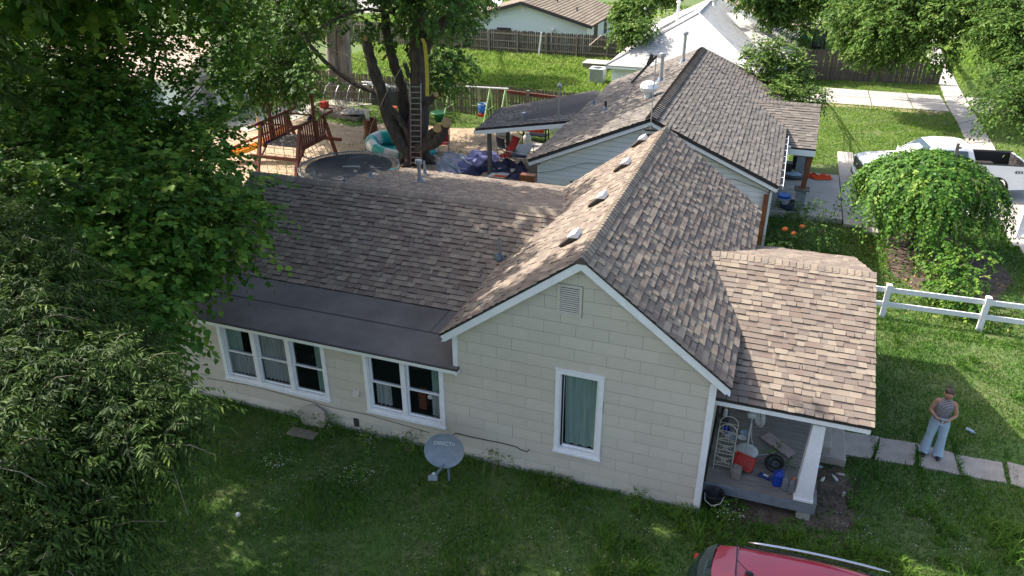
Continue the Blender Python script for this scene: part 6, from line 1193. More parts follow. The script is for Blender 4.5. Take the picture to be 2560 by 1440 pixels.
t = thing('folding_table', 'dark folding table with papers under the patio roof', 'table', (-9.94,18.97,0.25)); q = [Vector(p) for p in [(-9.96,17.09,0.95),(-9.21,16.95,0.95),(-9.44,18.77,0.95),(-10.03,18.69,0.95)]]; MB().poly(q, .04, (0, 0, 1)).build('tabletop', 'dark_table', t)
for p in q: MB().tube([p * 1.0 - Vector((0, 0, .04)), Vector((p.x, p.y, .25))], .018, 6).build('leg', 'black_metal', t)
MB().bar(q[0] + Vector((-.2, .3, .05)), q[1] + Vector((.05, .25, .04)), .05, .02).build('white_stick', 'white_plastic', t); MB().sphere(q[1] + Vector((-.25, .15, .03)), (.3, .2, .03), 12, 6).build('blue_cloth', 'navy_plastic', t)
t = thing('white_board', 'white board lying by the patio edge with a red stripe', 'board', (-10.14,16.47,0.3)); q = [Vector(p) for p in [(-10.49,15.93,0.35),(-9.75,15.98,0.35),(-9.69,17.18,0.35),(-10.39,17.15,0.35)]]; MB().poly(q, .04, (0, 0, 1)).build('board', 'white_plastic', t); MB().poly([p + Vector((0, 0, .005)) for p in (q[0].lerp(q[1], .3), q[1], q[1].lerp(q[2], .2), q[0].lerp(q[3], .2).lerp(q[1].lerp(q[2], .2), .3))], .004, (0, 0, 1)).build('stripe', 'orange_cloth', t)
t = thing('slide_chair', 'white plastic chair with red and blue towel by the patio roof edge', 'chair', (-15.15,30.51,0.0)); c = Vector((-12.33,23.05,0.0)); MB().poly([c + Vector(v) for v in ((-.3, -.1, .35), (.35, -.1, .35), (.4, .3, .95), (-.3, .3, .95))], .03).build('backrest', 'white_plastic', t); MB().box((c.x - .3, c.y - .5, .0), (c.x + .35, c.y - .1, .36)).build('seat', 'white_plastic', t, bevel=.05); MB().poly([c + Vector(v) for v in ((-.1, -.16, .5), (.12, -.16, .5), (.14, .26, .97), (-.1, .26, .97))], .03).build('towel', 'red_cloth', t)
t = thing('white_bin', 'tall white board or bin behind the grill', 'bin', (-9.68,22.87,0.0)); c = Vector((-10.03,23.84,0.0)); MB().box((c.x - .25, c.y, .0), (c.x + .3, c.y + .3, 1.2)).build('body', 'white_plastic', t, bevel=.03)
# --- garden bed and clutter by the dead trunk ---
t = thing('raised_bed', 'timber edged garden bed with cloth cover near the dead trunk', 'planter', (-22.04,23.32,0.0)); q = [Vector(p) for p in [(-23.69,23.37,0.0),(-20.32,22.64,0.0),(-20.62,23.81,0.0),(-23.99,24.84,0.0)]]
for i in range(4): MB().bar(q[i] + Vector((0, 0, .12)), q[(i + 1) % 4] + Vector((0, 0, .12)), .06, .24).build('timber', 'fence_rail', t)
MB().poly([p + Vector((0, 0, .18)) for p in q], .05, (0, 0, 1)).build('soil', 'dark_dirt', t); c = Vector((-20.94,23.09,0.0)); cloth('cover', None, None, [(c.x - .6, c.y - .5), (c.x + .7, c.y - .4), (c.x + .8, c.y + .6), (c.x - .5, c.y + .6)], 'concrete_light', .35, .12, 9, t, 12)
t = thing('red_can', 'red fuel can on the edge of the garden bed', 'can', (-23.04,23.86,0.0)); c = Vector((-23.14,24.01,0.0)); MB().box((c.x - .22, c.y - .15, .2), (c.x + .22, c.y + .15, .55)).build('body', 'red_plastic', t, bevel=.05); MB().tube([c + Vector((-.1, 0, .55)), c + Vector((0, 0, .66)), c + Vector((.12, 0, .55))], .03, 6).build('handle', 'red_plastic', t)
t = thing('hoop_trellis', 'silver wire hoop trellis over the garden bed', 'trellis', (-23.78,27.52,0.0)); mb = MB(); c0 = Vector((-23.74,25.7,0.0))
for i in range(5):
    b = c0 + Vector((.62 * i, .20 * i, 0)); mb.tube([b + Vector((0, -.9 * math.cos(k * math.pi / 8), 1.15 * math.sin(k * math.pi / 8))) for k in range(9)], .014, 4, False)
for k in range(1, 8): mb.tube([c0 + Vector((0, -.9 * math.cos(k * math.pi / 8), 1.15 * math.sin(k * math.pi / 8))), c0 + Vector((2.7, .9 - .9 * math.cos(k * math.pi / 8), 1.15 * math.sin(k * math.pi / 8)))], .01, 4, False)
mb.build('wire', 'galv', t)
t = thing('pipe_pile', 'pile of silver pipes on a wood stack between the trunks', 'pile', (-21.45,28.86,0.0)); c = Vector((-20.45,26.45,0.0)); rg = random.Random(4)
MB().box((c.x - .9, c.y - .4, 0), (c.x + 1.2, c.y + .5, .85)).build('stack', 'dark_table', t)
for i in range(16): MB().tube([(c.x - 1.3 + rg.uniform(-.3, .3), c.y + rg.uniform(-.4, .4), .95 + rg.uniform(0, .35)), (c.x + 1.4 + rg.uniform(-.3, .3), c.y + rg.uniform(-.4, .4), .95 + rg.uniform(0, .35))], .035, 6).build('pipe', 'white_metal' if i % 3 else 'galv', t)
t = thing('orange_bucket', 'orange bucket behind the left limb of the trunk', 'bucket', (-19.1,24.33,-0.0)); MB().lathe([(.001, 0), (.18, 0), (.24, .5), (.22, .5), (.001, .45)], Vector((-19.12,24.33,0.0)), 18).build('shell', 'orange_plastic', t, smooth=True)
t = thing('red_tub', 'red plastic lid on the ground above the pool', 'lid', (-17.26,20.24,0.0)); MB().sphere(Vector((-17.09,19.94,0.1)), (.26, .2, .22), 14, 8).build('lid', 'red_plastic', t, smooth=True)
rg = random.Random(8)
for i, (px_, m_, l) in enumerate(((Vector((-31.71,27.57,0.0)), 'orange_plastic', 'orange plastic toy heaped by the garage wall'), (Vector((-29.76,25.46,0.0)), 'red_plastic', 'red plastic toy below the orange one by the garage'), (Vector((-29.32,23.38,0.0)), 'gold_metal', 'tan and yellow toy at the garage corner'), (Vector((-29.59,26.38,0.0)), 'orange_plastic', 'small orange toy right of the garage corner'), (Vector((-29.7,22.67,0.0)), 'red_plastic', 'red toy leftmost in the garage clutter'))):
    t = thing('yard_toy', l, 'toy', px_, group='toys heaped by the garage'); MB().sphere(px_ + Vector((0, 0, .4)), (.38, .3, .4), 9, 6).sphere(px_ + Vector((.2, .1, .8)), (.2, .2, .25), 8, 6).build('body', m_, t)
t = thing('bicycle', 'white framed bicycle leaning by the garage toys', 'bicycle', (-28.58,23.83,0.0)); c = Vector((-28.46,23.68,0.0))
for s in (-.5, .5): MB().tube([c + Vector((s + .33 * math.cos(a), .1, .34 + .33 * math.sin(a))) for a in [k * math.pi / 12 for k in range(25)]], .022, 6, False).build('wheel', 'white_plastic', t)
MB().tube([c + Vector((-.5, .1, .34)), c + Vector((-.15, .1, .75)), c + Vector((.4, .1, .8)), c + Vector((.5, .1, .34))], .02, 6).tube([c + Vector((-.15, .1, .75)), c + Vector((0, .1, .3)), c + Vector((.4, .1, .75))], .02, 6).build('frame', 'white_plastic', t); MB().bar(c + Vector((.2, .1, .95)), c + Vector((.55, .1, .98)), .03).build('handlebar', 'black_plastic', t); MB().sphere(c + Vector((-.15, .1, .85)), (.14, .07, .04), 8, 5).build('saddle', 'black_plastic', t)
t = thing('blue_pipe_frame', 'blue grey pipe rail slanting behind the play set', 'pipe', (-26.32,24.42,0.0)); a, b = Vector((-24.07,19.37,0.9)), Vector((-23.91,22.29,0.9)); MB().tube([a, b], .06, 8).build('rail', 'metal_blue', t); MB().tube([a, (a.x, a.y, 0)], .03, 6).build('leg', 'white_plastic', t); MB().tube([a.lerp(b, .6), (a.lerp(b, .6).x, a.lerp(b, .6).y, 0)], .03, 6).build('leg', 'white_plastic', t)
# --- left end of the house: white chair frame, bits ---
t = thing('garden_chair', 'white metal chair frame by the left corner of the beige house', 'chair', (-12.9,0.52,0.0)); c = Vector((-12.82,0.45,0.0))
for a, b in (((-.3, -.3, 0), (-.3, -.3, .9)), ((.3, -.3, 0), (.3, -.3, .45)), ((-.3, .3, 0), (-.3, .3, .9)), ((.3, .3, 0), (.3, .3, .45)), ((-.3, -.3, .9), (-.3, .3, .9)), ((-.3, -.3, .45), (.3, -.3, .45)), ((-.3, .3, .45), (.3, .3, .45)), ((.3, -.3, .45), (.3, .3, .45))): MB().tube([c + Vector(a), c + Vector(b)], .022, 6).build('tube', 'white_metal', t)
MB().box((c.x - .28, c.y - .28, .42), (c.x + .28, c.y + .28, .44)).build('seat', 'dark_table', t)
rg = random.Random(3)
for i, (px_, m_, l) in enumerate(((Vector((-21.19,5.85,0.0)), 'navy_plastic', 'dark blue bundle glimpsed left through the mulberry leaves'), (Vector((-20.72,6.19,0.0)), 'white_plastic', 'white heap glimpsed through the mulberry leaves'), (Vector((-19.85,5.8,0.0)), 'concrete_light', 'pale sack right of the white heap under the mulberry'), (Vector((-17.39,4.17,0.0)), 'blue_white', 'pale blue sheet on the ground under the mulberry'))):
    t = cloth('yard_bundle', l, 'bundle', [(px_.x - .7, px_.y - .5), (px_.x + .7, px_.y - .4), (px_.x + .6, px_.y + .5), (px_.x - .7, px_.y + .5)], m_, .3, .3, 20 + i, n=10); t['group'] = 'bundles under the mulberry'
# ================================================================ DRIVEWAY THINGS
c = Vector((2.22,20.59,0.07)); cloth('orange_cloth', 'bright orange cloth crumpled on the driveway slab', 'cloth', [(c.x - .45, c.y - .22), (c.x + .5, c.y - .3), (c.x + .45, c.y + .25), (c.x - .4, c.y + .3)], 'orange_cloth', .22, .09, 31, n=16)
t = thing('laundry_basket', 'white slotted laundry basket by the siding house corner', 'basket', (0.96,18.38,0.2)); c = Vector((0.99,18.06,0.2))
for i in range(16):
    a = i * math.pi / 8; MB().bar(c + Vector((.2 * math.cos(a), .2 * math.sin(a), 0)), c + Vector((.26 * math.cos(a), .26 * math.sin(a), .4)), .035, .01, up=(-math.sin(a), math.cos(a), 0)).build('slat', 'white_plastic', t)
for z_, r_ in ((0, .2), (.2, .23), (.4, .27)): MB().tube([c + Vector((r_ * math.cos(a), r_ * math.sin(a), z_)) for a in [k * math.pi / 8 for k in range(17)]], .014, 5, False).build('rim', 'white_plastic', t)
t = thing('blue_bucket', 'white bucket with blue rim left of the pier', 'bucket', (0.94,17.23,0.2)); c = Vector((0.96,17.1,0.2)); MB().lathe([(.001, 0), (.2, 0), (.24, .26), (.001, .26)], c, 18).build('shell', 'white_plastic', t); MB().lathe([(.24, .24), (.25, .34), (.001, .34)], c, 18).build('rim', mat('bright_blue', (.02, .16, .62)), t)
t = thing('blue_tub', 'low dark blue tub in the shade beside the near pier', 'tub', (1.27,17.36,0.0)); c = Vector((1.24,16.72,0.2)); MB().lathe([(.001, .02), (.36, .02), (.42, .16), (.44, .17), (.38, .0), (.001, 0)], c, 24).build('shell', 'navy_tarp', t, smooth=True)
t = thing('black_screen', 'black padded chair back leaning on the far pier', 'chair', (1.47,20.56,0.2)); c = Vector((1.42,20.92,0.2)); MB().poly([c + Vector(v) for v in ((-.3, 0, .15), (.28, .0, .1), (.3, .15, .95), (-.28, .15, .98))], .1, (0, -1, .2)).build('pad', 'black_plastic', t, bevel=.05)
t = thing('cat_carrier', 'grey oval carrier with a glassy lid by the wall', 'carrier', (1.12,20.18,0.2)); c = Vector((1.17,20.19,0.2)); MB().sphere(c + Vector((0, 0, .1)), (.5, .32, .12), 18, 8).build('base', 'dark_table', t, smooth=True); MB().sphere(c + Vector((0, 0, .17)), (.38, .24, .1), 16, 8).build('lid', 'blue_white', t, smooth=True)
t = thing('metal_cage', 'dark wire crate standing against the siding house wall', 'crate', (0.89,20.9,0.2)); c = Vector((0.91,20.37,0.2)); mb = MB()
for i in range(6): mb.bar(c + Vector((-.2 + i * .08, -.2, 0)), c + Vector((-.2 + i * .08, -.2, .6)), .012)
mb.box((c.x - .22, c.y - .19, c.z), (c.x + .22, c.y + .25, c.z + .58)); mb.build('panel', 'black_metal', t)
t = thing('white_pipe', 'short white standpipe at the slab edge', 'pipe', (1.81,16.36,0.0)); c = Vector((1.83,16.25,0.0)); MB().tube([c, c + Vector((0, 0, .42)), c + Vector((-.12, 0, .48))], .04, 8).build('pipe', 'white_metal', t)
# far porch things beyond the board fence
t = thing('wheelie_bin', 'dark green wheelie bin just beyond the board fence', 'bin', (4.71,52.49,0.0)); c = Vector((4.71,52.49,0.0)); MB().box((c.x - .4, c.y - .35, 0), (c.x + .4, c.y + .35, 1.15)).build('body', 'bin_green', t, bevel=.04); MB().box((c.x - .44, c.y - .42, 1.16), (c.x + .44, c.y + .38, 1.22)).build('lid', 'bin_green', t)
t = thing('black_cabinet', 'tall black cabinet beyond the board fence', 'cabinet', (2.31,52.2,0.0)); c = Vector((2.31,52.73,0.0)); MB().box((c.x - .5, c.y - .3, 0), (c.x + .45, c.y + .3, 1.45)).build('body', 'black_plastic', t)
MB().box((c.x - .4, c.y - .32, .2), (c.x + .35, c.y - .301, 1.3)).build('door', 'dark_table', t)
t = thing('teal_toy', 'small teal and red toy car left of the black cabinet', 'toy', (1.12,56.91,0.0)); c = Vector((1.13,56.5,0.0)); MB().sphere(c + Vector((0, 0, .2)), (.5, .3, .22), 12, 6).build('body', 'teal_vinyl', t, smooth=True); MB().sphere(c + Vector((.1, 0, .38)), (.25, .2, .12), 10, 6).build('top', 'red_plastic', t, smooth=True)
t = thing('porch_frame', 'thin iron porch post frame holding a dark awning roof', 'porch', (2.62,57.01,0.0)); c = Vector((2.51,53.52,0.0))
for dx2 in (-.25, 0, .3, .6): MB().tube([(c.x + dx2, c.y + 1, 0), (c.x + dx2 + .1, c.y + 1, 3.0)], .03, 5).build('post', 'twig', t)
MB().box((c.x - 2.2, c.y + .7, 3.0), (c.x + 1.2, c.y + 3.6, 3.15)).build('roof', 'shingle_brown', t)

# ================================================================ TREES
def hi(x0, x1, y0, y1, z0, z1, n, r0, r1, seed):
    rg = random.Random(seed); return [(rg.uniform(x0, x1), rg.uniform(y0, y1), rg.uniform(z0, z1), rg.uniform(r0, r1)) for _ in range(n)]
# big mulberry on the left
MA = [(-23.4,6.6,7.6,0.98),(-19.8,4.9,7.8,0.80),(-22.4,8.6,7.5,0.66),(-20.6,8.0,7.9,0.84),(-19.2,7.6,8.0,0.97),(-19.9,10.4,7.7,0.67),(-16.5,8.1,8.0,0.95),(-19.1,12.4,7.5,0.95),(-21.7,4.8,7.0,0.88),(-21.8,5.9,6.8,0.99),(-19.7,6.0,7.3,0.68),(-19.2,6.2,7.4,0.85),(-18.7,6.8,7.0,0.74),(-17.6,7.8,7.0,0.80),(-19.1,10.9,6.8,0.63),(-15.2,7.8,6.9,0.92),(-18.0,2.0,7.1,0.64),(-18.2,2.9,6.8,0.91),(-18.0,4.1,6.6,0.75),(-16.8,4.0,6.7,0.90),(-16.0,4.5,6.7,0.98),(-19.2,2.6,6.5,0.97),(-18.5,3.0,6.1,0.74),(-16.6,2.5,6.7,0.68),(-16.2,3.3,6.2,0.64),(-15.1,6.0,5.8,0.71),(-17.4,1.2,6.1,0.78),(-15.4,0.3,6.4,0.81),(-17.5,3.4,5.9,0.98),(-14.7,1.8,6.2,0.79),(-15.0,2.8,5.9,0.79),(-18.6,2.0,5.0,0.79),(-16.3,1.0,5.6,0.73),(-15.5,1.3,5.9,1.00),(-15.3,2.3,5.4,0.75),(-16.1,3.6,5.2,0.95),(-15.3,4.1,4.8,0.88),(-13.5,3.8,5.1,0.89),(-16.5,0.1,5.3,0.88),(-15.7,0.2,5.2,0.84),(-14.1,-0.2,5.6,0.88),(-14.8,1.3,5.0,0.92),(-14.6,2.1,4.9,0.93),(-14.4,3.0,4.5,0.88),(-12.6,2.7,4.7,0.82),(-15.4,-0.9,5.0,0.80),(-14.4,-0.7,5.1,0.69),(-13.8,-0.3,5.1,0.78),(-13.3,0.0,5.0,0.89),(-12.6,0.0,5.4,0.87),(-12.5,0.9,4.8,0.64),(-10.6,0.1,5.5,0.67),(-12.4,-3.0,5.8,0.63),(-13.1,-1.9,5.3,0.84),(-11.4,-2.6,5.6,0.77),(-11.3,-2.0,5.5,0.94),(-11.9,-0.5,5.1,0.66),(-11.3,-0.2,4.9,0.98),(-11.2,0.8,4.5,0.86),(-11.8,-1.8,5.0,0.83),(-11.2,-1.4,4.5,0.75),(-10.0,-1.6,5.2,0.84),(-10.5,-0.4,4.6,0.96),(-9.4,-0.8,4.8,0.73),(-11.4,-1.8,4.4,0.97),(-11.1,-1.4,4.3,0.81),(-10.7,-1.1,4.2,0.81),(-9.8,-3.3,4.8,0.86),(-10.0,-2.3,4.3,0.93),(-9.4,-3.6,4.4,0.98),(-8.7,-3.8,4.3,0.68)]
MA += [(-9.5,0.1,5.3,0.43),(-9.4,-0.0,4.7,0.33),(-8.8,-0.6,4.6,0.37),(-9.2,-1.9,4.4,0.34),(-9.2,-2.4,4.2,0.44)]
MH = hi(-20, -13.4, .5, 7.5, 8.6, 11.8, 44, 1.1, 1.7, 3)  # high foliage out of view, added to shade the wing roof
tree('mulberry_tree', 'huge mulberry tree filling the upper left, bright shoots over the wing roof', (-18.5, 6.0, 0), MA, 'leaf_mulberry', 8000, 10, upper=(MH, 3600, 1.5), trunk=[(-18.5, 6, 0), (-18.4, 6.1, 1.2), (-18.2, 6.0, 2.4), (-18.0, 5.9, 3.6)], r0=.4, lr=.25, seed=11, tl=(.35, .85), leaf=(.145, .12), droop=.35, bright=.5, limbs=26, twig_every=14, shell=.3, wild=.08, rnd_leaf=True)
# ash tree at the lower left, with extra foliage added out of view to shade the lawn
AA = [(-10.2,-4.6,6.2,0.44),(-9.0,-5.0,6.4,0.54),(-8.9,-5.7,6.3,0.44),(-8.7,-5.4,6.1,0.47),(-9.1,-5.6,5.6,0.52),(-9.3,-4.9,5.5,0.49),(-8.3,-5.4,5.9,0.62),(-8.8,-6.0,5.5,0.51),(-7.7,-6.2,6.0,0.47),(-7.8,-5.7,5.6,0.56),(-8.3,-5.0,5.1,0.59),(-8.4,-6.4,5.4,0.63),(-9.0,-5.5,4.8,0.45),(-7.2,-6.4,5.6,0.54),(-8.2,-5.4,4.8,0.56),(-7.7,-5.1,4.8,0.56),(-8.8,-6.2,4.7,0.65),(-7.0,-6.9,5.6,0.59),(-8.3,-5.7,4.4,0.49),(-6.6,-6.6,5.5,0.53),(-6.5,-6.3,5.5,0.60),(-7.7,-7.0,5.2,0.63),(-7.9,-6.6,4.8,0.63),(-7.0,-6.7,5.0,0.52),(-8.2,-5.5,3.9,0.46),(-6.6,-6.3,5.1,0.54),(-5.8,-6.4,5.3,0.52),(-8.7,-6.5,4.1,0.59),(-7.9,-6.6,4.4,0.43),(-8.0,-6.1,3.9,0.61),(-6.3,-7.0,5.2,0.57),(-6.3,-6.6,5.0,0.46),(-5.6,-6.7,5.2,0.46),(-6.4,-7.9,5.6,0.63),(-6.7,-7.4,5.1,0.50),(-7.7,-6.5,4.0,0.66),(-5.9,-7.3,5.1,0.44),(-7.2,-6.0,3.8,0.46),(-7.1,-7.7,4.6,0.46),(-6.9,-7.4,4.6,0.65),(-6.1,-7.5,4.8,0.51),(-6.5,-7.1,4.3,0.61),(-7.4,-7.6,4.1,0.66),(-7.1,-7.4,3.8,0.60),(-6.1,-7.7,4.6,0.43),(-5.8,-7.7,4.7,0.59),(-7.2,-7.7,3.7,0.66),(-5.7,-8.2,4.8,0.47),(-6.4,-7.7,4.1,0.64),(-6.1,-7.5,3.8,0.61)]
AH = hi(-22, -14.5, -5, 1.5, 3.5, 10, 34, .9, 1.5, 25) + hi(-15, -8.0, -4.2, .6, 10.2, 13.8, 44, 1.0, 1.6, 5) + hi(-15, -10.5, -7, -2.5, 3, 9.5, 18, .9, 1.4, 6) + hi(-7.5, -3.5, -3.4, -2.2, 11.0, 14, 12, .9, 1.4, 15)
tree('ash_tree', 'dark ash tree with narrow leaflets filling the lower left corner', (-13.5, -5.0, 0), AA, 'leaf_ash', 13500, 14, upper=(AH, 6200, 2.2), trunk=[(-13.5, -5, 0), (-13.4, -4.9, 1.0), (-13.3, -4.8, 2.0), (-13.2, -4.7, 3.0)], r0=.3, lr=.22, seed=12, tl=(.3, .6), leaf=(.10, .028), droop=.45, bright=.3, limbs=18, twig_every=18, shell=.25, hang=.45, wild=.05)
# big maple with cut limbs
Cm = thing('maple_tree', 'massive dark maple trunk with sawn off limb stubs in the back yard', 'tree', (-14.5, 17.6, 0))
mb = MB(); YT = 17.6
limb(mb, [(-14.5,17.6,-0.2),(-14.46,17.6,1.0),(-14.22,17.6,2.25),(-14.1,17.6,3.61),(-14.08,17.6,5.07),(-14.1,17.6,6.46),(-14.09,17.6,7.66)], .55, .30, 14, .03, 1)
for k in range(7): a = k * .9; limb(mb, [(-14.5 + .3 * math.cos(a), 17.6 + .3 * math.sin(a), .5), (-14.5 + .55 * math.cos(a), 17.6 + .55 * math.sin(a), .15), (-14.5 + .85 * math.cos(a), 17.6 + .85 * math.sin(a), -.05)], .3, .12, 8, .02, k)
mb.build('trunk', 'bark', Cm, smooth=True)
for pts, r0, r1 in (([(-14.46,17.3,0.28),(-15.08,17.3,0.99),(-15.5,17.3,1.87),(-15.79,17.3,2.88),(-16.0,17.3,3.7),(-16.21,17.3,4.51),(-16.36,17.3,5.44)], .36, .20), ([(-14.98,17.9,1.23),(-15.11,17.9,2.63),(-15.2,17.9,3.39),(-15.47,17.9,4.29),(-15.68,17.9,5.58),(-15.71,17.9,7.28)], .30, .17), ([(-15.25,17.2,1.92),(-15.83,17.2,2.9),(-16.76,17.2,3.25),(-17.68,17.2,3.69),(-18.58,17.2,4.39),(-19.43,17.2,5.33),(-20.27,17.2,6.26),(-20.53,17.2,7.05)], .14, .07),
                    ([(-13.76,17.5,4.78),(-13.49,17.5,5.35),(-12.93,17.5,5.92),(-12.3,17.5,6.55),(-11.86,17.5,7.15)], .25, .14), ([(-14.18,17.2,0.79),(-13.6,17.2,0.98),(-13.15,17.2,1.33),(-12.81,17.2,1.92)], .30, .2), ([(-13.88,17.2,1.08),(-13.48,17.2,1.47),(-13.25,17.2,1.68)], .2, .17), ([(-13.73,17.3,2.73),(-13.45,17.3,2.92),(-13.29,17.3,3.1)], .14, .10), ([(-14.28,17.2,0.78),(-14.61,17.2,1.45),(-15.22,17.2,2.26),(-15.58,17.2,2.54)], .17, .12), ([(-14.41,17.3,3.73),(-14.53,17.3,4.1),(-14.6,17.3,4.32)], .12, .08)):
    mb = MB(); limb(mb, pts, r0, r1, 10, .025, int(r0 * 100)); mb.build('limb', 'bark', Cm, smooth=True)
for p, r, d in (((1116,306), .21, (.3, -.8, .5)), ((1093,320), .19, (0, -.9, .4)), ((911,90), .15, (.1, -.9, .3)), ((1090,235), .10, (.3, -.7, .5))):
    q = {(1116,306): (-12.7,17.0,2.09), (1093,320): (-13.11,16.95,1.83), (911,90): (-16.22,17.0,5.33), (1090,235): (-13.11,17.0,3.23)}[p]
    MB().lathe([(r * 1.02, -.12), (r, .0), (r * .5, .006), (.001, .006)], Vector(q), 18, Vector(d).normalized().to_track_quat('Z', 'Y').to_matrix()).build('sawn_face', 'cut_wood', Cm)
CA = [(-19.1,13.9,7.2,0.67),(-18.9,15.2,7.0,0.68),(-15.7,12.5,7.6,0.63),(-17.1,16.3,7.3,0.58),(-16.9,17.6,7.2,0.76),(-13.5,14.0,7.4,0.62),(-14.9,18.4,7.1,0.63),(-12.4,15.0,7.2,0.82),(-11.9,16.5,7.2,0.67),(-19.8,14.7,6.5,0.58),(-19.1,15.9,6.3,0.81),(-17.3,14.7,6.3,0.76),(-17.4,16.1,6.2,0.57),(-15.2,15.0,6.3,0.63),(-16.0,18.0,6.1,0.64),(-14.6,17.1,6.4,0.85),(-13.2,16.9,6.3,0.76),(-12.4,17.3,6.2,0.72),(-17.0,12.2,6.1,0.82),(-16.2,12.6,5.9,0.54),(-14.6,17.5,5.4,0.74),(-13.4,18.9,4.9,0.85),(-16.5,12.5,5.4,0.67),(-14.2,19.4,4.4,0.56),(-13.6,18.5,3.8,0.67),(-14.9,11.0,5.1,0.60),(-14.9,10.7,4.6,0.62)]
CH = hi(-20, -11.5, 12.5, 22, 7.6, 10.8, 42, 1.0, 1.7, 22)
V, F, tn, ln = foliage(CA + CH, 5200, 9, tl=(.3, .7), leaf=(.16, .14), seed=23, droop=.4, bright=.42, shell=.35, hang=.5, rnd_leaf=True); npobj('crown', V, F, tn, 'leaf_maple', Cm)
mb = MB(); twig_mesh(mb, ln, 22); mb.build('twigs', 'twig', Cm, kind='stuff'); rg = random.Random(3)
for k in range(26): q = rg.choice(CA + CH); mb = MB(); limb(mb, [(-14.6, 17.6, 6.2), ((q[0] - 14.6) / 2, (q[1] + 17.6) / 2, max(q[2], 6) * .6 + 3), q[:3]], .09, .015, 5, .05, k); mb.build('branch', 'bark', Cm, smooth=True)
# pale dead double trunk
Dt = thing('dead_trunk', 'pale barkless double trunk standing by the fence beyond the play set', 'tree', (-24.12,27.2,0.0))
mb = MB(); limb(mb, [(-24.46,27.4,-0.02),(-24.42,27.4,1.14),(-24.41,27.4,2.5),(-24.32,27.4,4.03),(-23.92,27.4,5.74)], .42, .32, 12, .05, 2); limb(mb, [(-24.04,27.6,-0.04),(-23.88,27.6,1.37),(-23.74,27.6,2.94),(-23.41,27.6,4.48),(-23.39,27.6,5.95)], .45, .36, 12, .05, 3); mb.build('trunk', 'bark_pale', Dt, smooth=True)
DB = [(-21.0,19.2,6.7,1.07),(-19.8,19.2,6.7,1.10),(-19.8,21.2,6.2,0.85),(-20.9,18.7,5.9,1.20),(-21.1,20.5,5.9,0.96)]
V, F, tn, ln = foliage(DB, 700, 8, tl=(.3, .7), leaf=(.17, .13), seed=33, bright=.5); npobj('crown', V, F, tn, 'leaf_maple', Dt)
# weeping mulberry by the driveway
wc = Vector((5.72,14.26,0.0)); wc = Vector((5.15, 14.6, 0))
Wt = thing('weeping_tree', 'weeping mulberry with shaggy domed crown in front of the pickup', 'tree', tuple(wc))
rgn = np.random.default_rng(44); nS = 2300; az = rgn.uniform(0, 2 * np.pi, nS); el = rgn.uniform(0, 1, nS) ** .75
Rw, Ht = 2.05, 3.2; az_s = 1 + .14 * np.sin(az * 3 + 1) + .12 * np.sin(az * 7)
per = 17; P_ = []; T_ = []
u = np.linspace(0, 1, per)[None, :]; r_st = Rw * az_s * el * rgn.uniform(.72, 1.04, nS)
z_st = .95 + (Ht - .95) * np.sqrt(np.clip(1 - (r_st / (Rw * 1.22)) ** 2, 0, 1)) * rgn.uniform(.82, 1.06, nS)
Ls = rgn.uniform(.5, 1.0, nS) + rgn.uniform(.2, 1.1, nS) * el
out_ = .55 * Ls[:, None] * (1 - np.exp(-2.2 * u)); down = Ls[:, None] * (u ** 1.7) * 1.0
rr_ = r_st[:, None] + out_ * .75; zz = z_st[:, None] - down + .10 * np.sin(u * 3.0)
az2 = az[:, None] + rgn.normal(0, .12, nS)[:, None] * u
pos = np.stack([wc.x + rr_ * np.cos(az2), wc.y + rr_ * np.sin(az2), np.maximum(zz, .25)], -1)
def leafset(pos, leaf, seed, bright, hang=.3, sprd=.35):
    rg = np.random.default_rng(seed); S, K, _ = pos.shape; tang = np.gradient(pos, axis=1).reshape(-1, 3); p = pos.reshape(-1, 3); n = len(p); tang = nrm(tang)
    side = nrm(np.cross(tang, np.array([[0, 0, 1.]]) + rg.normal(size=(n, 3)) * .2)); sg = np.where(np.arange(n) % 2, 1., -1.)[:, None]
    ld = nrm(side * sg * .7 + tang * .6 + np.array([0, 0, -hang]) + rg.normal(size=(n, 3)) * sprd); outw = p - p.mean(0); 
    nn = nrm(np.cross(ld, nrm(np.cross(nrm(outw) + np.array([[0, 0, .8]]) + rg.normal(size=(n, 3)) * .35, ld)))); sd = np.cross(nn, ld); sz = rg.uniform(.65, 1.2, n)[:, None]; l, wd = leaf
    tip = p + ld * l * sz; mid = p + ld * l * .45 * sz; V = np.stack([p, mid + sd * wd * .5 * sz - nn * .01, tip, mid - sd * wd * .5 * sz - nn * .01], 1).reshape(-1, 3)
    k = np.arange(n) * 4; F = np.concatenate([np.stack([k, k + 1, k + 2], 1), np.stack([k, k + 2, k + 3], 1)]); tn = np.clip(np.repeat(rg.normal(bright, .24, S) + .45 * (rg.random(S) < .08), K) + rg.normal(0, .08, n), 0, 1); return V, F, np.concatenate([tn, tn])
V, F, tn = leafset(pos, (.125, .085), 45, .34); npobj('crown', V, F, tn, 'leaf_weeping', Wt)
mb = MB(); limb(mb, [wc, wc + Vector((.05, 0, 1.2)), wc + Vector((-.05, .05, 2.3))], .13, .1, 8, .02)
for k in range(12): a = k * .52; limb(mb, [wc + Vector((0, 0, 2.0)), wc + Vector((math.cos(a) * .9, math.sin(a) * .9, 2.75)), wc + Vector((math.cos(a) * 1.9, math.sin(a) * 1.9, 2.0))], .05, .015, 5, .05, k)
mb.build('trunk', 'bark', Wt, smooth=True); mb = MB()
for k in range(0, nS, 9): mb.tube([tuple(q) for q in pos[k][::4]], .008, 3, False)
mb.build('twigs', 'twig', Wt, kind='stuff')
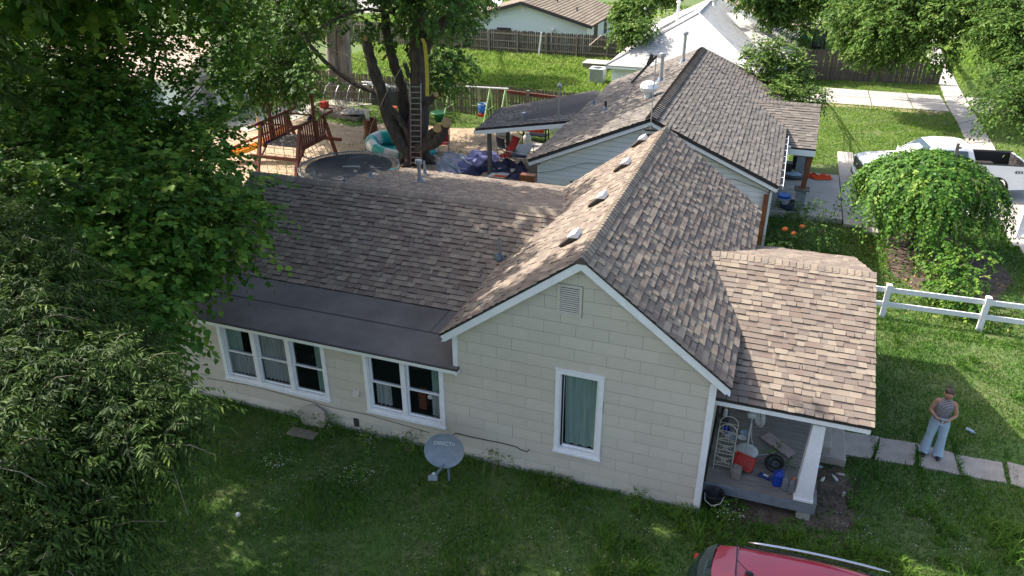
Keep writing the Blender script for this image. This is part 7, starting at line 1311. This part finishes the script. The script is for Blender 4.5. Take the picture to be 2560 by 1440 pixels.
pt = thing('wooden_stake', 'grey wooden post sticking up out of the weeping tree', 'post', tuple(wc + Vector((.5, .2, 0)))); a = Vector((5.82,14.6,2.23)); b = Vector((5.66,14.6,3.67)); MB().bar((a.x, a.y, 0), b, .09, .06, up=(0, 1, 0)).build('post', 'fence_rail', pt)
for i, dz in enumerate((.15, .4)): MB().bar(b - Vector((0, 0, dz)), b - Vector((-.12, 0, dz - .02)), .05).build('knob', 'black_metal', pt)
# bushes and further trees
def bush(name, label, blobs, leafm, twigs, per, base, cat='bush', group=None, r=.012, **kw):
    t = thing(name, label, cat, base, group=group); V, F, tn, ln = foliage(blobs, twigs, per, **kw); npobj('foliage', V, F, tn, leafm, t); mb = MB(); twig_mesh(mb, ln, 8, r * .6); mb.build('twigs', 'twig', t, kind='stuff'); mb = MB(); rg = random.Random(1)
    for q in blobs[:10]: mb.tube([base, ((base[0] + q[0]) / 2, (base[1] + q[1]) / 2, q[2] * .6), q[:3]], [r * 2, r * 1.5, r], 5, False)
    mb.build('stem', 'twig', t); return t
bush('shrub', 'leafy shrub growing up from the mulch under the weeping tree', [(5.4,11.8,1.1,0.48),(5.9,12.1,0.9,0.39),(6.4,12.2,1.0,0.44),(5.4,11.1,0.7,0.35),(5.8,11.5,0.7,0.43),(5.9,10.9,0.8,0.48),(5.5,11.0,0.3,0.45),(5.6,10.4,0.5,0.48),(6.0,10.2,0.5,0.38)], 'leaf_weeping', 420, 8, (5.95,11.26,0.0), tl=(.2, .45), leaf=(.12, .08), seed=51, bright=.5)
bush('rose_bush', 'sprawling rose bush with orange blooms beside the clapboard house', [(0.9,12.3,1.6,0.38),(1.4,13.1,1.2,0.36),(1.7,12.2,1.7,0.43),(0.5,11.7,1.2,0.43),(1.0,11.9,1.1,0.35),(1.6,11.2,1.4,0.37),(2.0,10.9,1.7,0.36),(0.8,10.9,1.0,0.46),(1.2,10.5,1.2,0.43)], 'leaf_far', 520, 8, (1.44,14.49,0.0), tl=(.25, .55), leaf=(.08, .05), seed=52, bright=.25)
ro = bpy.data.objects['rose_bush']
for p in ((1.01,10.99,1.61), (1.26,10.76,1.59), (1.48,11.11,1.7), (1.0,10.89,1.63)): MB().sphere(p, (.09, .07, .06), 9, 6).build('bloom', 'orange_plastic', ro)
tree('young_tree', 'bright young tree between the white roof and the board fence', (1.07,35.28,0.0), [(-0.8,23.1,4.6,0.49),(0.1,23.4,4.5,0.50),(-0.8,22.9,4.1,0.57),(0.1,23.0,4.0,0.44),(0.8,22.9,4.0,0.42),(-0.3,22.9,3.4,0.52),(0.4,22.3,3.5,0.41),(0.9,23.0,3.3,0.46),(0.4,21.3,3.2,0.57),(0.9,21.8,3.0,0.42),(1.5,22.0,3.0,0.47)], 'leaf_far', 900, 9, r0=.08, seed=53, tl=(.3, .7), leaf=(.16, .10), bright=.6, limbs=8, twig_every=10, droop=.2)
F1b = [(3.0,37.3,5.0,0.83),(3.8,36.0,5.1,0.84),(3.0,33.5,4.7,0.95),(4.3,34.8,4.3,0.84),(3.2,33.4,4.0,0.82),(4.1,32.5,3.7,1.09),(4.5,32.0,3.4,0.77),(5.4,31.5,3.8,0.75),(4.3,30.9,4.5,0.85),(5.8,32.0,4.1,0.74),(6.2,31.4,4.7,0.95),(4.3,32.5,5.3,0.87),(5.1,32.1,5.3,0.74),(6.3,32.6,5.0,0.86),(7.0,31.3,5.4,0.85),(8.1,32.8,5.4,1.08),(4.5,33.8,5.7,1.05),(5.2,32.7,5.7,0.94),(6.1,32.7,6.0,1.04),(7.0,33.7,5.8,0.80),(7.7,33.3,6.0,0.76),(7.0,30.6,3.7,0.74)]
tree('street_tree', 'broad spreading tree drooping over the board fence', (9.13,50.39,0.0), F1b, 'leaf_far', 3000, 9, r0=.2, seed=61, tl=(.3, .7), leaf=(.22, .13), bright=.45, limbs=16, twig_every=14)
F2b = [(8.3,35.4,6.0,0.68),(8.4,31.7,6.1,0.78),(9.8,35.2,5.7,0.66),(10.0,32.4,6.2,0.87),(10.3,30.1,6.4,0.67),(8.0,31.3,5.4,0.82),(8.9,30.1,5.7,0.76),(8.5,27.2,5.4,0.86),(9.0,26.2,5.4,0.69),(10.6,30.4,4.9,0.95),(9.3,26.8,4.6,0.91),(10.0,27.4,4.5,0.72),(9.2,25.2,4.1,0.78),(9.6,24.4,4.4,0.64),(8.9,21.9,3.9,0.72),(9.4,21.5,4.1,0.83)]
tree('street_tree', 'shaggy tree at the top right corner beside the side street', (12.39,34.39,0.0), F2b, 'leaf_far', 3000, 9, r0=.2, seed=62, tl=(.3, .7), leaf=(.2, .11), bright=.38, limbs=16, twig_every=14)
tree('street_tree', 'dark tree overhanging the far end of the white roof', (-0.92,64.85,-0.0), [(-3.5,45.5,4.8,0.75),(-2.3,40.6,5.1,0.66),(-1.4,45.2,4.8,0.78),(-0.2,45.4,4.7,0.70),(0.9,46.0,4.7,0.87),(2.1,41.6,5.2,0.78),(-2.5,42.0,4.4,0.66),(-1.2,41.5,4.8,0.70),(-0.1,42.5,4.7,0.88),(0.8,41.7,4.5,0.73),(1.7,41.6,4.8,0.62),(-1.1,41.4,3.9,0.76),(-0.5,42.0,4.1,0.85)], 'leaf_far', 1900, 9, r0=.2, seed=63, tl=(.3, .6), leaf=(.25, .16), bright=.38, limbs=8)
tree('street_tree', 'bright green tree right of the mint house roof', (-11.42,51.23,0.0), [(-9.7,40.8,4.6,0.63),(-9.1,42.1,4.4,0.61),(-7.8,42.8,4.6,0.58),(-9.9,38.8,4.1,0.59),(-8.6,37.3,4.4,0.46),(-9.9,37.8,3.8,0.49)], 'leaf_far', 1000, 9, r0=.15, seed=64, tl=(.3, .6), leaf=(.25, .16), bright=.55, limbs=8)
tree('street_tree', 'dark backyard tree mass between the garage and the dead trunk', (-33.52,35.76,0.0), [(-27.8,23.0,6.0,1.22),(-24.4,20.5,6.2,1.32),(-24.5,22.7,6.3,1.13),(-21.4,19.8,6.4,1.06),(-23.9,25.3,5.5,1.41),(-25.1,20.3,5.4,1.18),(-24.5,21.2,5.0,1.20),(-24.0,22.7,5.0,1.39),(-24.2,20.2,4.2,1.14),(-21.7,18.4,4.9,1.44),(-20.7,15.3,4.4,1.41),(-21.8,18.7,4.2,1.21),(-19.3,13.7,4.6,1.28),(-19.5,14.7,4.3,1.32)], 'leaf_maple', 2600, 9, r0=.22, seed=65, tl=(.5, 1.0), leaf=(.2, .15), bright=.28, limbs=10)
tree('street_tree', 'tree crown behind the grey annex left of the mint house', (-28.52,55.48,0.0), [(-21.3,32.7,5.1,1.32),(-20.7,35.0,4.6,1.47),(-18.8,35.2,4.9,1.16),(-19.8,31.7,4.6,1.18),(-18.8,32.6,4.3,1.36)], 'leaf_far', 1200, 9, r0=.2, seed=66, tl=(.5, 1.0), leaf=(.24, .16), bright=.5, limbs=8)
bush('bush', 'bright bush at the picket fence by the paved pad', [(-21.1,17.5,3.0,0.44),(-20.3,17.2,3.3,0.40),(-21.1,17.0,2.8,0.54),(-20.4,17.1,2.9,0.47),(-20.1,17.2,2.7,0.42),(-19.9,17.8,2.8,0.42)], 'leaf_far', 260, 8, (-27.12,26.37,0.0), seed=54, leaf=(.16, .11), bright=.85)
bush('bush', 'dark green bush beyond the picket fence right of the big trunk', [(-15.7,22.3,3.2,0.68),(-15.3,22.7,3.3,0.63),(-14.6,22.7,3.1,0.76),(-15.5,21.8,2.7,0.65),(-14.5,21.6,2.8,0.70)], 'leaf_maple', 420, 8, (-19.97,33.43,0.0), seed=55, leaf=(.18, .14), bright=.5)
bush('bush', 'round leafy bush at the right end of the rear fence', [(-9.4,35.1,3.1,0.48),(-9.0,35.2,3.1,0.49),(-8.4,34.8,3.3,0.47),(-9.0,36.9,3.3,0.43),(-8.1,35.4,3.4,0.50)], 'leaf_far', 420, 8, (-11.79,53.12,0.0), seed=56, leaf=(.2, .13), bright=.55)
bush('bush', 'feathery bush beside the teal toy beyond the board fence', [(0.6,44.4,3.0,0.77),(1.2,44.0,3.1,0.78),(0.4,42.2,2.9,0.89),(1.2,42.8,2.7,0.88)], 'leaf_far', 260, 8, (1.39,57.61,0.0), seed=57, leaf=(.2, .1), bright=.25)
bush('shrub', 'dense dark shrub at the foot of the top right tree', [(8.2,22.4,3.8,0.89),(8.8,22.3,3.8,0.85),(9.0,20.9,3.9,0.99),(8.2,21.5,3.3,0.85),(8.3,19.9,3.8,0.95),(9.0,21.0,3.6,0.89)], 'leaf_far', 700, 8, (12.19,34.32,0.0), seed=58, leaf=(.15, .09), bright=.2)
# weeds against the house wall
for i, (x, y, l, h, wf) in enumerate(((-8.05, -.25, 'tall flowering weed right of the round hatch', .42, 1), (-6.9, -.35, 'flowering weed clump under the paired window', .35, 1), (-6.0, -.3, 'leafy weed at the wall left of the dish', .45, 0), (-4.05, -.25, 'dry seedy weed at the wall right of the dish', .5, 0), (-8.75, -.3, 'thin upright weed left of the round hatch', .35, 0), (-6.6, -1.35, 'low white flowered weed out in the lawn', .2, 1), (-8.3, -1.6, 'pale flowered weed in the dark lawn', .22, 1), (-1.0, -.25, 'grey green weed tuft near the right corner of the wall', .35, 0), (.55, -.05, 'light green weeds by the black bucket', .35, 1), (-2.6, -.3, 'dry grassy weed under the tall window', .3, 0))):
    B_ = [(x + random.Random(i * 9 + k).uniform(-.2, .2), y + random.Random(i * 9 + k + 50).uniform(-.1, .12), h * .55, h * .45) for k in range(4)]
    t = bush('weed', l, B_, 'leaf_ash' if i in (3, 9) else 'leaf_weeping', 60, 6, (x, y, 0), cat='weed', seed=70 + i, tl=(.1, .25), leaf=(.05, .022), bright=.5 if i not in (3, 9) else .75, r=.003)
    if wf:
        mb = MB(); rg = random.Random(i)
        for k in range(26): mb.sphere((x + rg.uniform(-.3, .3), y + rg.uniform(-.2, .2), h * rg.uniform(.4, 1.0)), .011, 5, 3)
        mb.build('flowers', 'flower_white', t, kind='stuff')

# ================================================================ GRASS
def inpoly(x, y, poly):
    p = np.array([q[:2] for q in poly]); r = np.zeros(len(x), bool); j = len(p) - 1
    for i in range(len(p)):
        c = ((p[i, 1] > y) != (p[j, 1] > y)) & (x < (p[j, 0] - p[i, 0]) * (y - p[i, 1]) / (p[j, 1] - p[i, 1] + 1e-12) + p[i, 0]); r ^= c; j = i
    return r
def rect(x0, y0, x1, y1): return [(x0, y0), (x1, y0), (x1, y1), (x0, y1)]
HARD = [rect(-12.0, .0, .05, 8.5), rect(.05, .45, 2.05, 7.0), rect(2.1, 2.25, 2.7, 3.4), rect(-6.8, 11, .4, 22.8), rect(.45, 16.1, 3.0, 21.2), rect(3.05, 15.9, 3.7, 25), rect(3.72, 18.3, 14.5, 25), rect(3.72, 15.5, 4.2, 18.3), rect(8.35, 16, 14.5, 18.3), rect(-1.5, 34.9, 9.05, 38.95), rect(10.3, 35, 17, 39), rect(-10.9, 12.6, -6.8, 20), [tuple(p[:2]) for p in Lp] + [tuple(p[:2]) for p in reversed(Rp)], rect(-38, 19, -28.6, 27)] + slabs
SOFT = [DIRT, MULCH, PDIRT, [(2.0, .2), (2.75, .4), (2.9, 1.4), (2.7, 2.3), (2.1, 2.2), (1.9, 1.0)]]
Mc = np.array([[.94235, .33463, -.00201], [.15226, -.43412, -.88789], [-.29799, .8364, -.46004]]); Cc = np.array([.3448, -11.511, 10.5])
def vis(x, y, mg=260):
    q = (np.stack([x, y, 0 * x], 1) - Cc) @ Mc.T; u = 1280 + 1898 * q[:, 0] / q[:, 2]; v = 720 + 1898 * q[:, 1] / q[:, 2]; return (q[:, 2] > 0) & (u > -mg) & (u < 2560 + mg) & (v > -mg) & (v < 1440 + mg)
def patch(x, y, s, ph=0): return .5 + .5 * np.sin(x * s + ph + 1.7 * np.sin(y * s * .7 + ph)) * np.sin(y * s * 1.1 + 1.3 * np.sin(x * s * .8 + 2 * ph))
def grass(name, m, boxes, dens, h, w, seed, bright, soft=.04, label=None, lean=.5, hardgrow=.0, tall=None, only=None, smooth=.0):
    rg = np.random.default_rng(seed); X = []; Y = []
    for (x0, y0, x1, y1, k) in boxes:
        n = int((x1 - x0) * (y1 - y0) * dens * k); X.append(rg.uniform(x0, x1, n)); Y.append(rg.uniform(y0, y1, n))
    x = np.concatenate(X); y = np.concatenate(Y); k = vis(x, y)
    for p in HARD: k &= ~inpoly(x, y, p)
    sm = np.zeros(len(x), bool)
    for p in SOFT: sm |= inpoly(x, y, p)
    pd = inpoly(x, y, PDIRT) | (x > 1.9) & (x < 3) & (y < 2.4); k &= (~sm) | (rg.random(len(x)) < np.where(pd, .55, soft) * (.2 + 2.5 * (patch(x, y, 1.9) > .75)))
    k &= rg.random(len(x)) < .30 + .75 * patch(x, y, 1.3, seed) + .3 * patch(x, y, 5.1, seed + 2)
    if only is not None: k &= only(x, y)
    x, y = x[k], y[k]; n = len(x); a = rg.uniform(0, 2 * np.pi, n); hh = rg.uniform(.45, 1.15, n) * (h * (.7 + .6 * patch(x, y, 2.3, 3)))
    if tall is not None: hh *= tall(x, y)
    ww = w * rg.uniform(.7, 1.3, n); c, s = np.cos(a), np.sin(a); b = rg.uniform(0, 2 * np.pi, n); le = hh * rg.uniform(.1, 1, n) * lean * 2
    z0 = np.zeros(n); base1 = np.stack([x - c * ww / 2, y - s * ww / 2, z0], 1); base2 = np.stack([x + c * ww / 2, y + s * ww / 2, z0], 1)
    mid = np.stack([x + np.cos(b) * le * .4, y + np.sin(b) * le * .4, hh * .65], 1); tip = np.stack([x + np.cos(b) * le, y + np.sin(b) * le, hh * rg.uniform(.7, 1, n)], 1); wv = np.stack([c, s, z0], 1) * (ww * .45)[:, None]
    V = np.stack([base1, base2, mid + wv, tip, mid - wv], 1).reshape(-1, 3); q = np.arange(n) * 5
    F = np.concatenate([np.stack([q, q + 1, q + 2], 1), np.stack([q, q + 2, q + 4], 1), np.stack([q + 4, q + 2, q + 3], 1)])
    tn = np.clip(bright + .36 * (patch(x, y, .9, 1) - .5) + .2 * (patch(x, y, 3.7, 4) - .5) + rg.normal(0, .14, n), 0, 1); tn = np.concatenate([tn, tn, tn])
    return npobj(name, V, F, tn, m, kind='stuff')
grass('lawn_grass', 'grass_blade', [(-13, -7.5, 8, .0, 1), (2.0, .0, 8.5, 9.0, 1), (.05, -.5, 2.1, .45, .6)], 1150, .075, .014, 81, .42, tall=lambda x, y: 1 + 1.0 * np.exp(-((y + .12) / .14) ** 2) * (x < .3) + .8 * (patch(x, y, 1.1, 7) > .82))
grass('side_lawn_grass', 'grass_blade', [(-.5, 8.5, 9.5, 18.5, 1), (8, 2, 13, 18, .7), (-30, -4, -12, 12, .5)], 420, .11, .024, 82, .5, soft=.03)
grass('front_lawn_grass', 'grass_far', [(1.0, 23, 9.8, 42, 1), (9.5, 24, 20, 56, .6)], 300, .085, .034, 83, .52)
grass('field_weeds', 'grass_far', [(-30, 26.6, -9.0, 43.0, 1)], 170, .28, .06, 84, .62, lean=.7)
grass('yard_grass', 'grass_far', [(-29, 12, -9, 26.5, 1)], 190, .10, .034, 85, .45, soft=.10)
grass('far_grass', 'grass_far', [(-40, 43, 18, 74, 1)], 30, .25, .10, 86, .5)
# broad-bladed tufts at the walk, porch and car
rg = np.random.default_rng(5)
tc2 = [(x, y) for x, y in zip(rg.uniform(-1.5, 7, 150), rg.uniform(-2.2, 1.6, 150))] + [(4.1, 3.0), (4.25, 2.9), (4.85, 3.1), (5.0, 2.85), (3.25, 3.1), (6.0, 3.2), (4.75, 2.95), (3.95, 3.05), (5.6, 7.2), (5.9, 7.6), (4.2, 8.0), (6.6, 6.2)]
def near_t(x, y):
    k = np.zeros(len(x), bool)
    for a, b in tc2: k |= (x - a) ** 2 + (y - b) ** 2 < .014
    return k
grass('tall_grass_tufts', 'grass_blade', [(-1.7, -2.5, 7.4, 8.4, 1)], 1500, .20, .016, 88, .58, only=near_t, lean=.8)
hs = HARD; HARD = HARD[:-6]; grass('crack_grass', 'grass_blade', [(2.6, 2.0, 7.5, 4.0, 1)], 1500, .09, .014, 89, .45, only=lambda x, y: (np.abs(x - 3.31) < .05) | (np.abs(x - 4.16) < .05) | (np.abs(x - 4.96) < .06) | (np.abs(x - 5.93) < .05)); HARD = hs
# clover flowers, fallen leaves and wood chips
def specks(name, m, boxes, n, r, seed, z=.06, only=None, flat=False):
    rg = np.random.default_rng(seed); b = boxes[rg.integers(0, len(boxes))] if 0 else None; P2 = []
    for (x0, y0, x1, y1, k) in boxes:
        q = int(n * k); P2.append(np.stack([rg.uniform(x0, x1, q), rg.uniform(y0, y1, q)], 1))
    p = np.concatenate(P2); k = vis(p[:, 0], p[:, 1])
    for h_ in HARD: k &= ~inpoly(p[:, 0], p[:, 1], h_)
    if only is not None: k &= only(p[:, 0], p[:, 1], rg)
    p = p[k]; n = len(p); zc = rg.uniform(.5, 1.1, n) * z; s = r * rg.uniform(.6, 1.2, n); a = rg.uniform(0, 6.28, n); V = []
    for j in range(5 if not flat else 4):
        if flat: ang = a + j * 1.571; V.append(np.stack([p[:, 0] + np.cos(ang) * s * (1 if j % 2 else .5), p[:, 1] + np.sin(ang) * s * (1 if j % 2 else .5), zc + rg.uniform(-.3, .3, n) * s], 1))
        elif j < 4: ang = a + j * 1.571; V.append(np.stack([p[:, 0] + np.cos(ang) * s, p[:, 1] + np.sin(ang) * s, zc], 1))
        else: V.append(np.stack([p[:, 0], p[:, 1], zc + s], 1))
    V = np.stack(V, 1); m_ = V.shape[1]; V = V.reshape(-1, 3); q = np.arange(n) * m_
    F = np.concatenate([np.stack([q, q + 1, q + 2], 1), np.stack([q, q + 2, q + 3], 1)]) if flat else np.concatenate([np.stack([q + i, q + (i + 1) % 4, q + 4], 1) for i in range(4)])
    return npobj(name, V, F, np.full(len(F), .5), m, kind='stuff')
specks('clover_flowers', 'flower_white', [(-9.5, -6, 0, -.6, 1), (2.4, -1.2, 5.0, 2.2, .35)], 1700, .010, 91, .06, only=lambda x, y, rg: rg.random(len(x)) < .12 + .88 * (patch(x, y, 1.1, 1) > .55))
specks('fallen_leaves', mat('yellow_leaf', (.42, .32, .07), (.30, .2, .06), scale=3, rough=.8), [(3.5, 9.5, 9, 16, 1)], 420, .06, 92, .03, flat=True)
specks('wood_chips', mat('chip', (.40, .29, .19), (.2, .14, .09), scale=3, rough=.9), [(-26, 12, -9, 23, 1), (-26, -2, -12.2, 10, .5)], 5000, .07, 93, .03, flat=True, only=lambda x, y, rg: (inpoly(x, y, DIRT) | (x < -12.1)) & (rg.random(len(x)) < .2 + .8 * patch(x, y, .8, 4)))
specks('soil_crumbs', mat('crumb', (.10, .07, .05), (.05, .035, .025), scale=3, rough=1), [(2.5, 9, 9, 17, 1), (.2, -.6, 3, 3, .4)], 1800, .05, 94, .02, flat=True, only=lambda x, y, rg: inpoly(x, y, MULCH) | inpoly(x, y, PDIRT) | (x < 3))
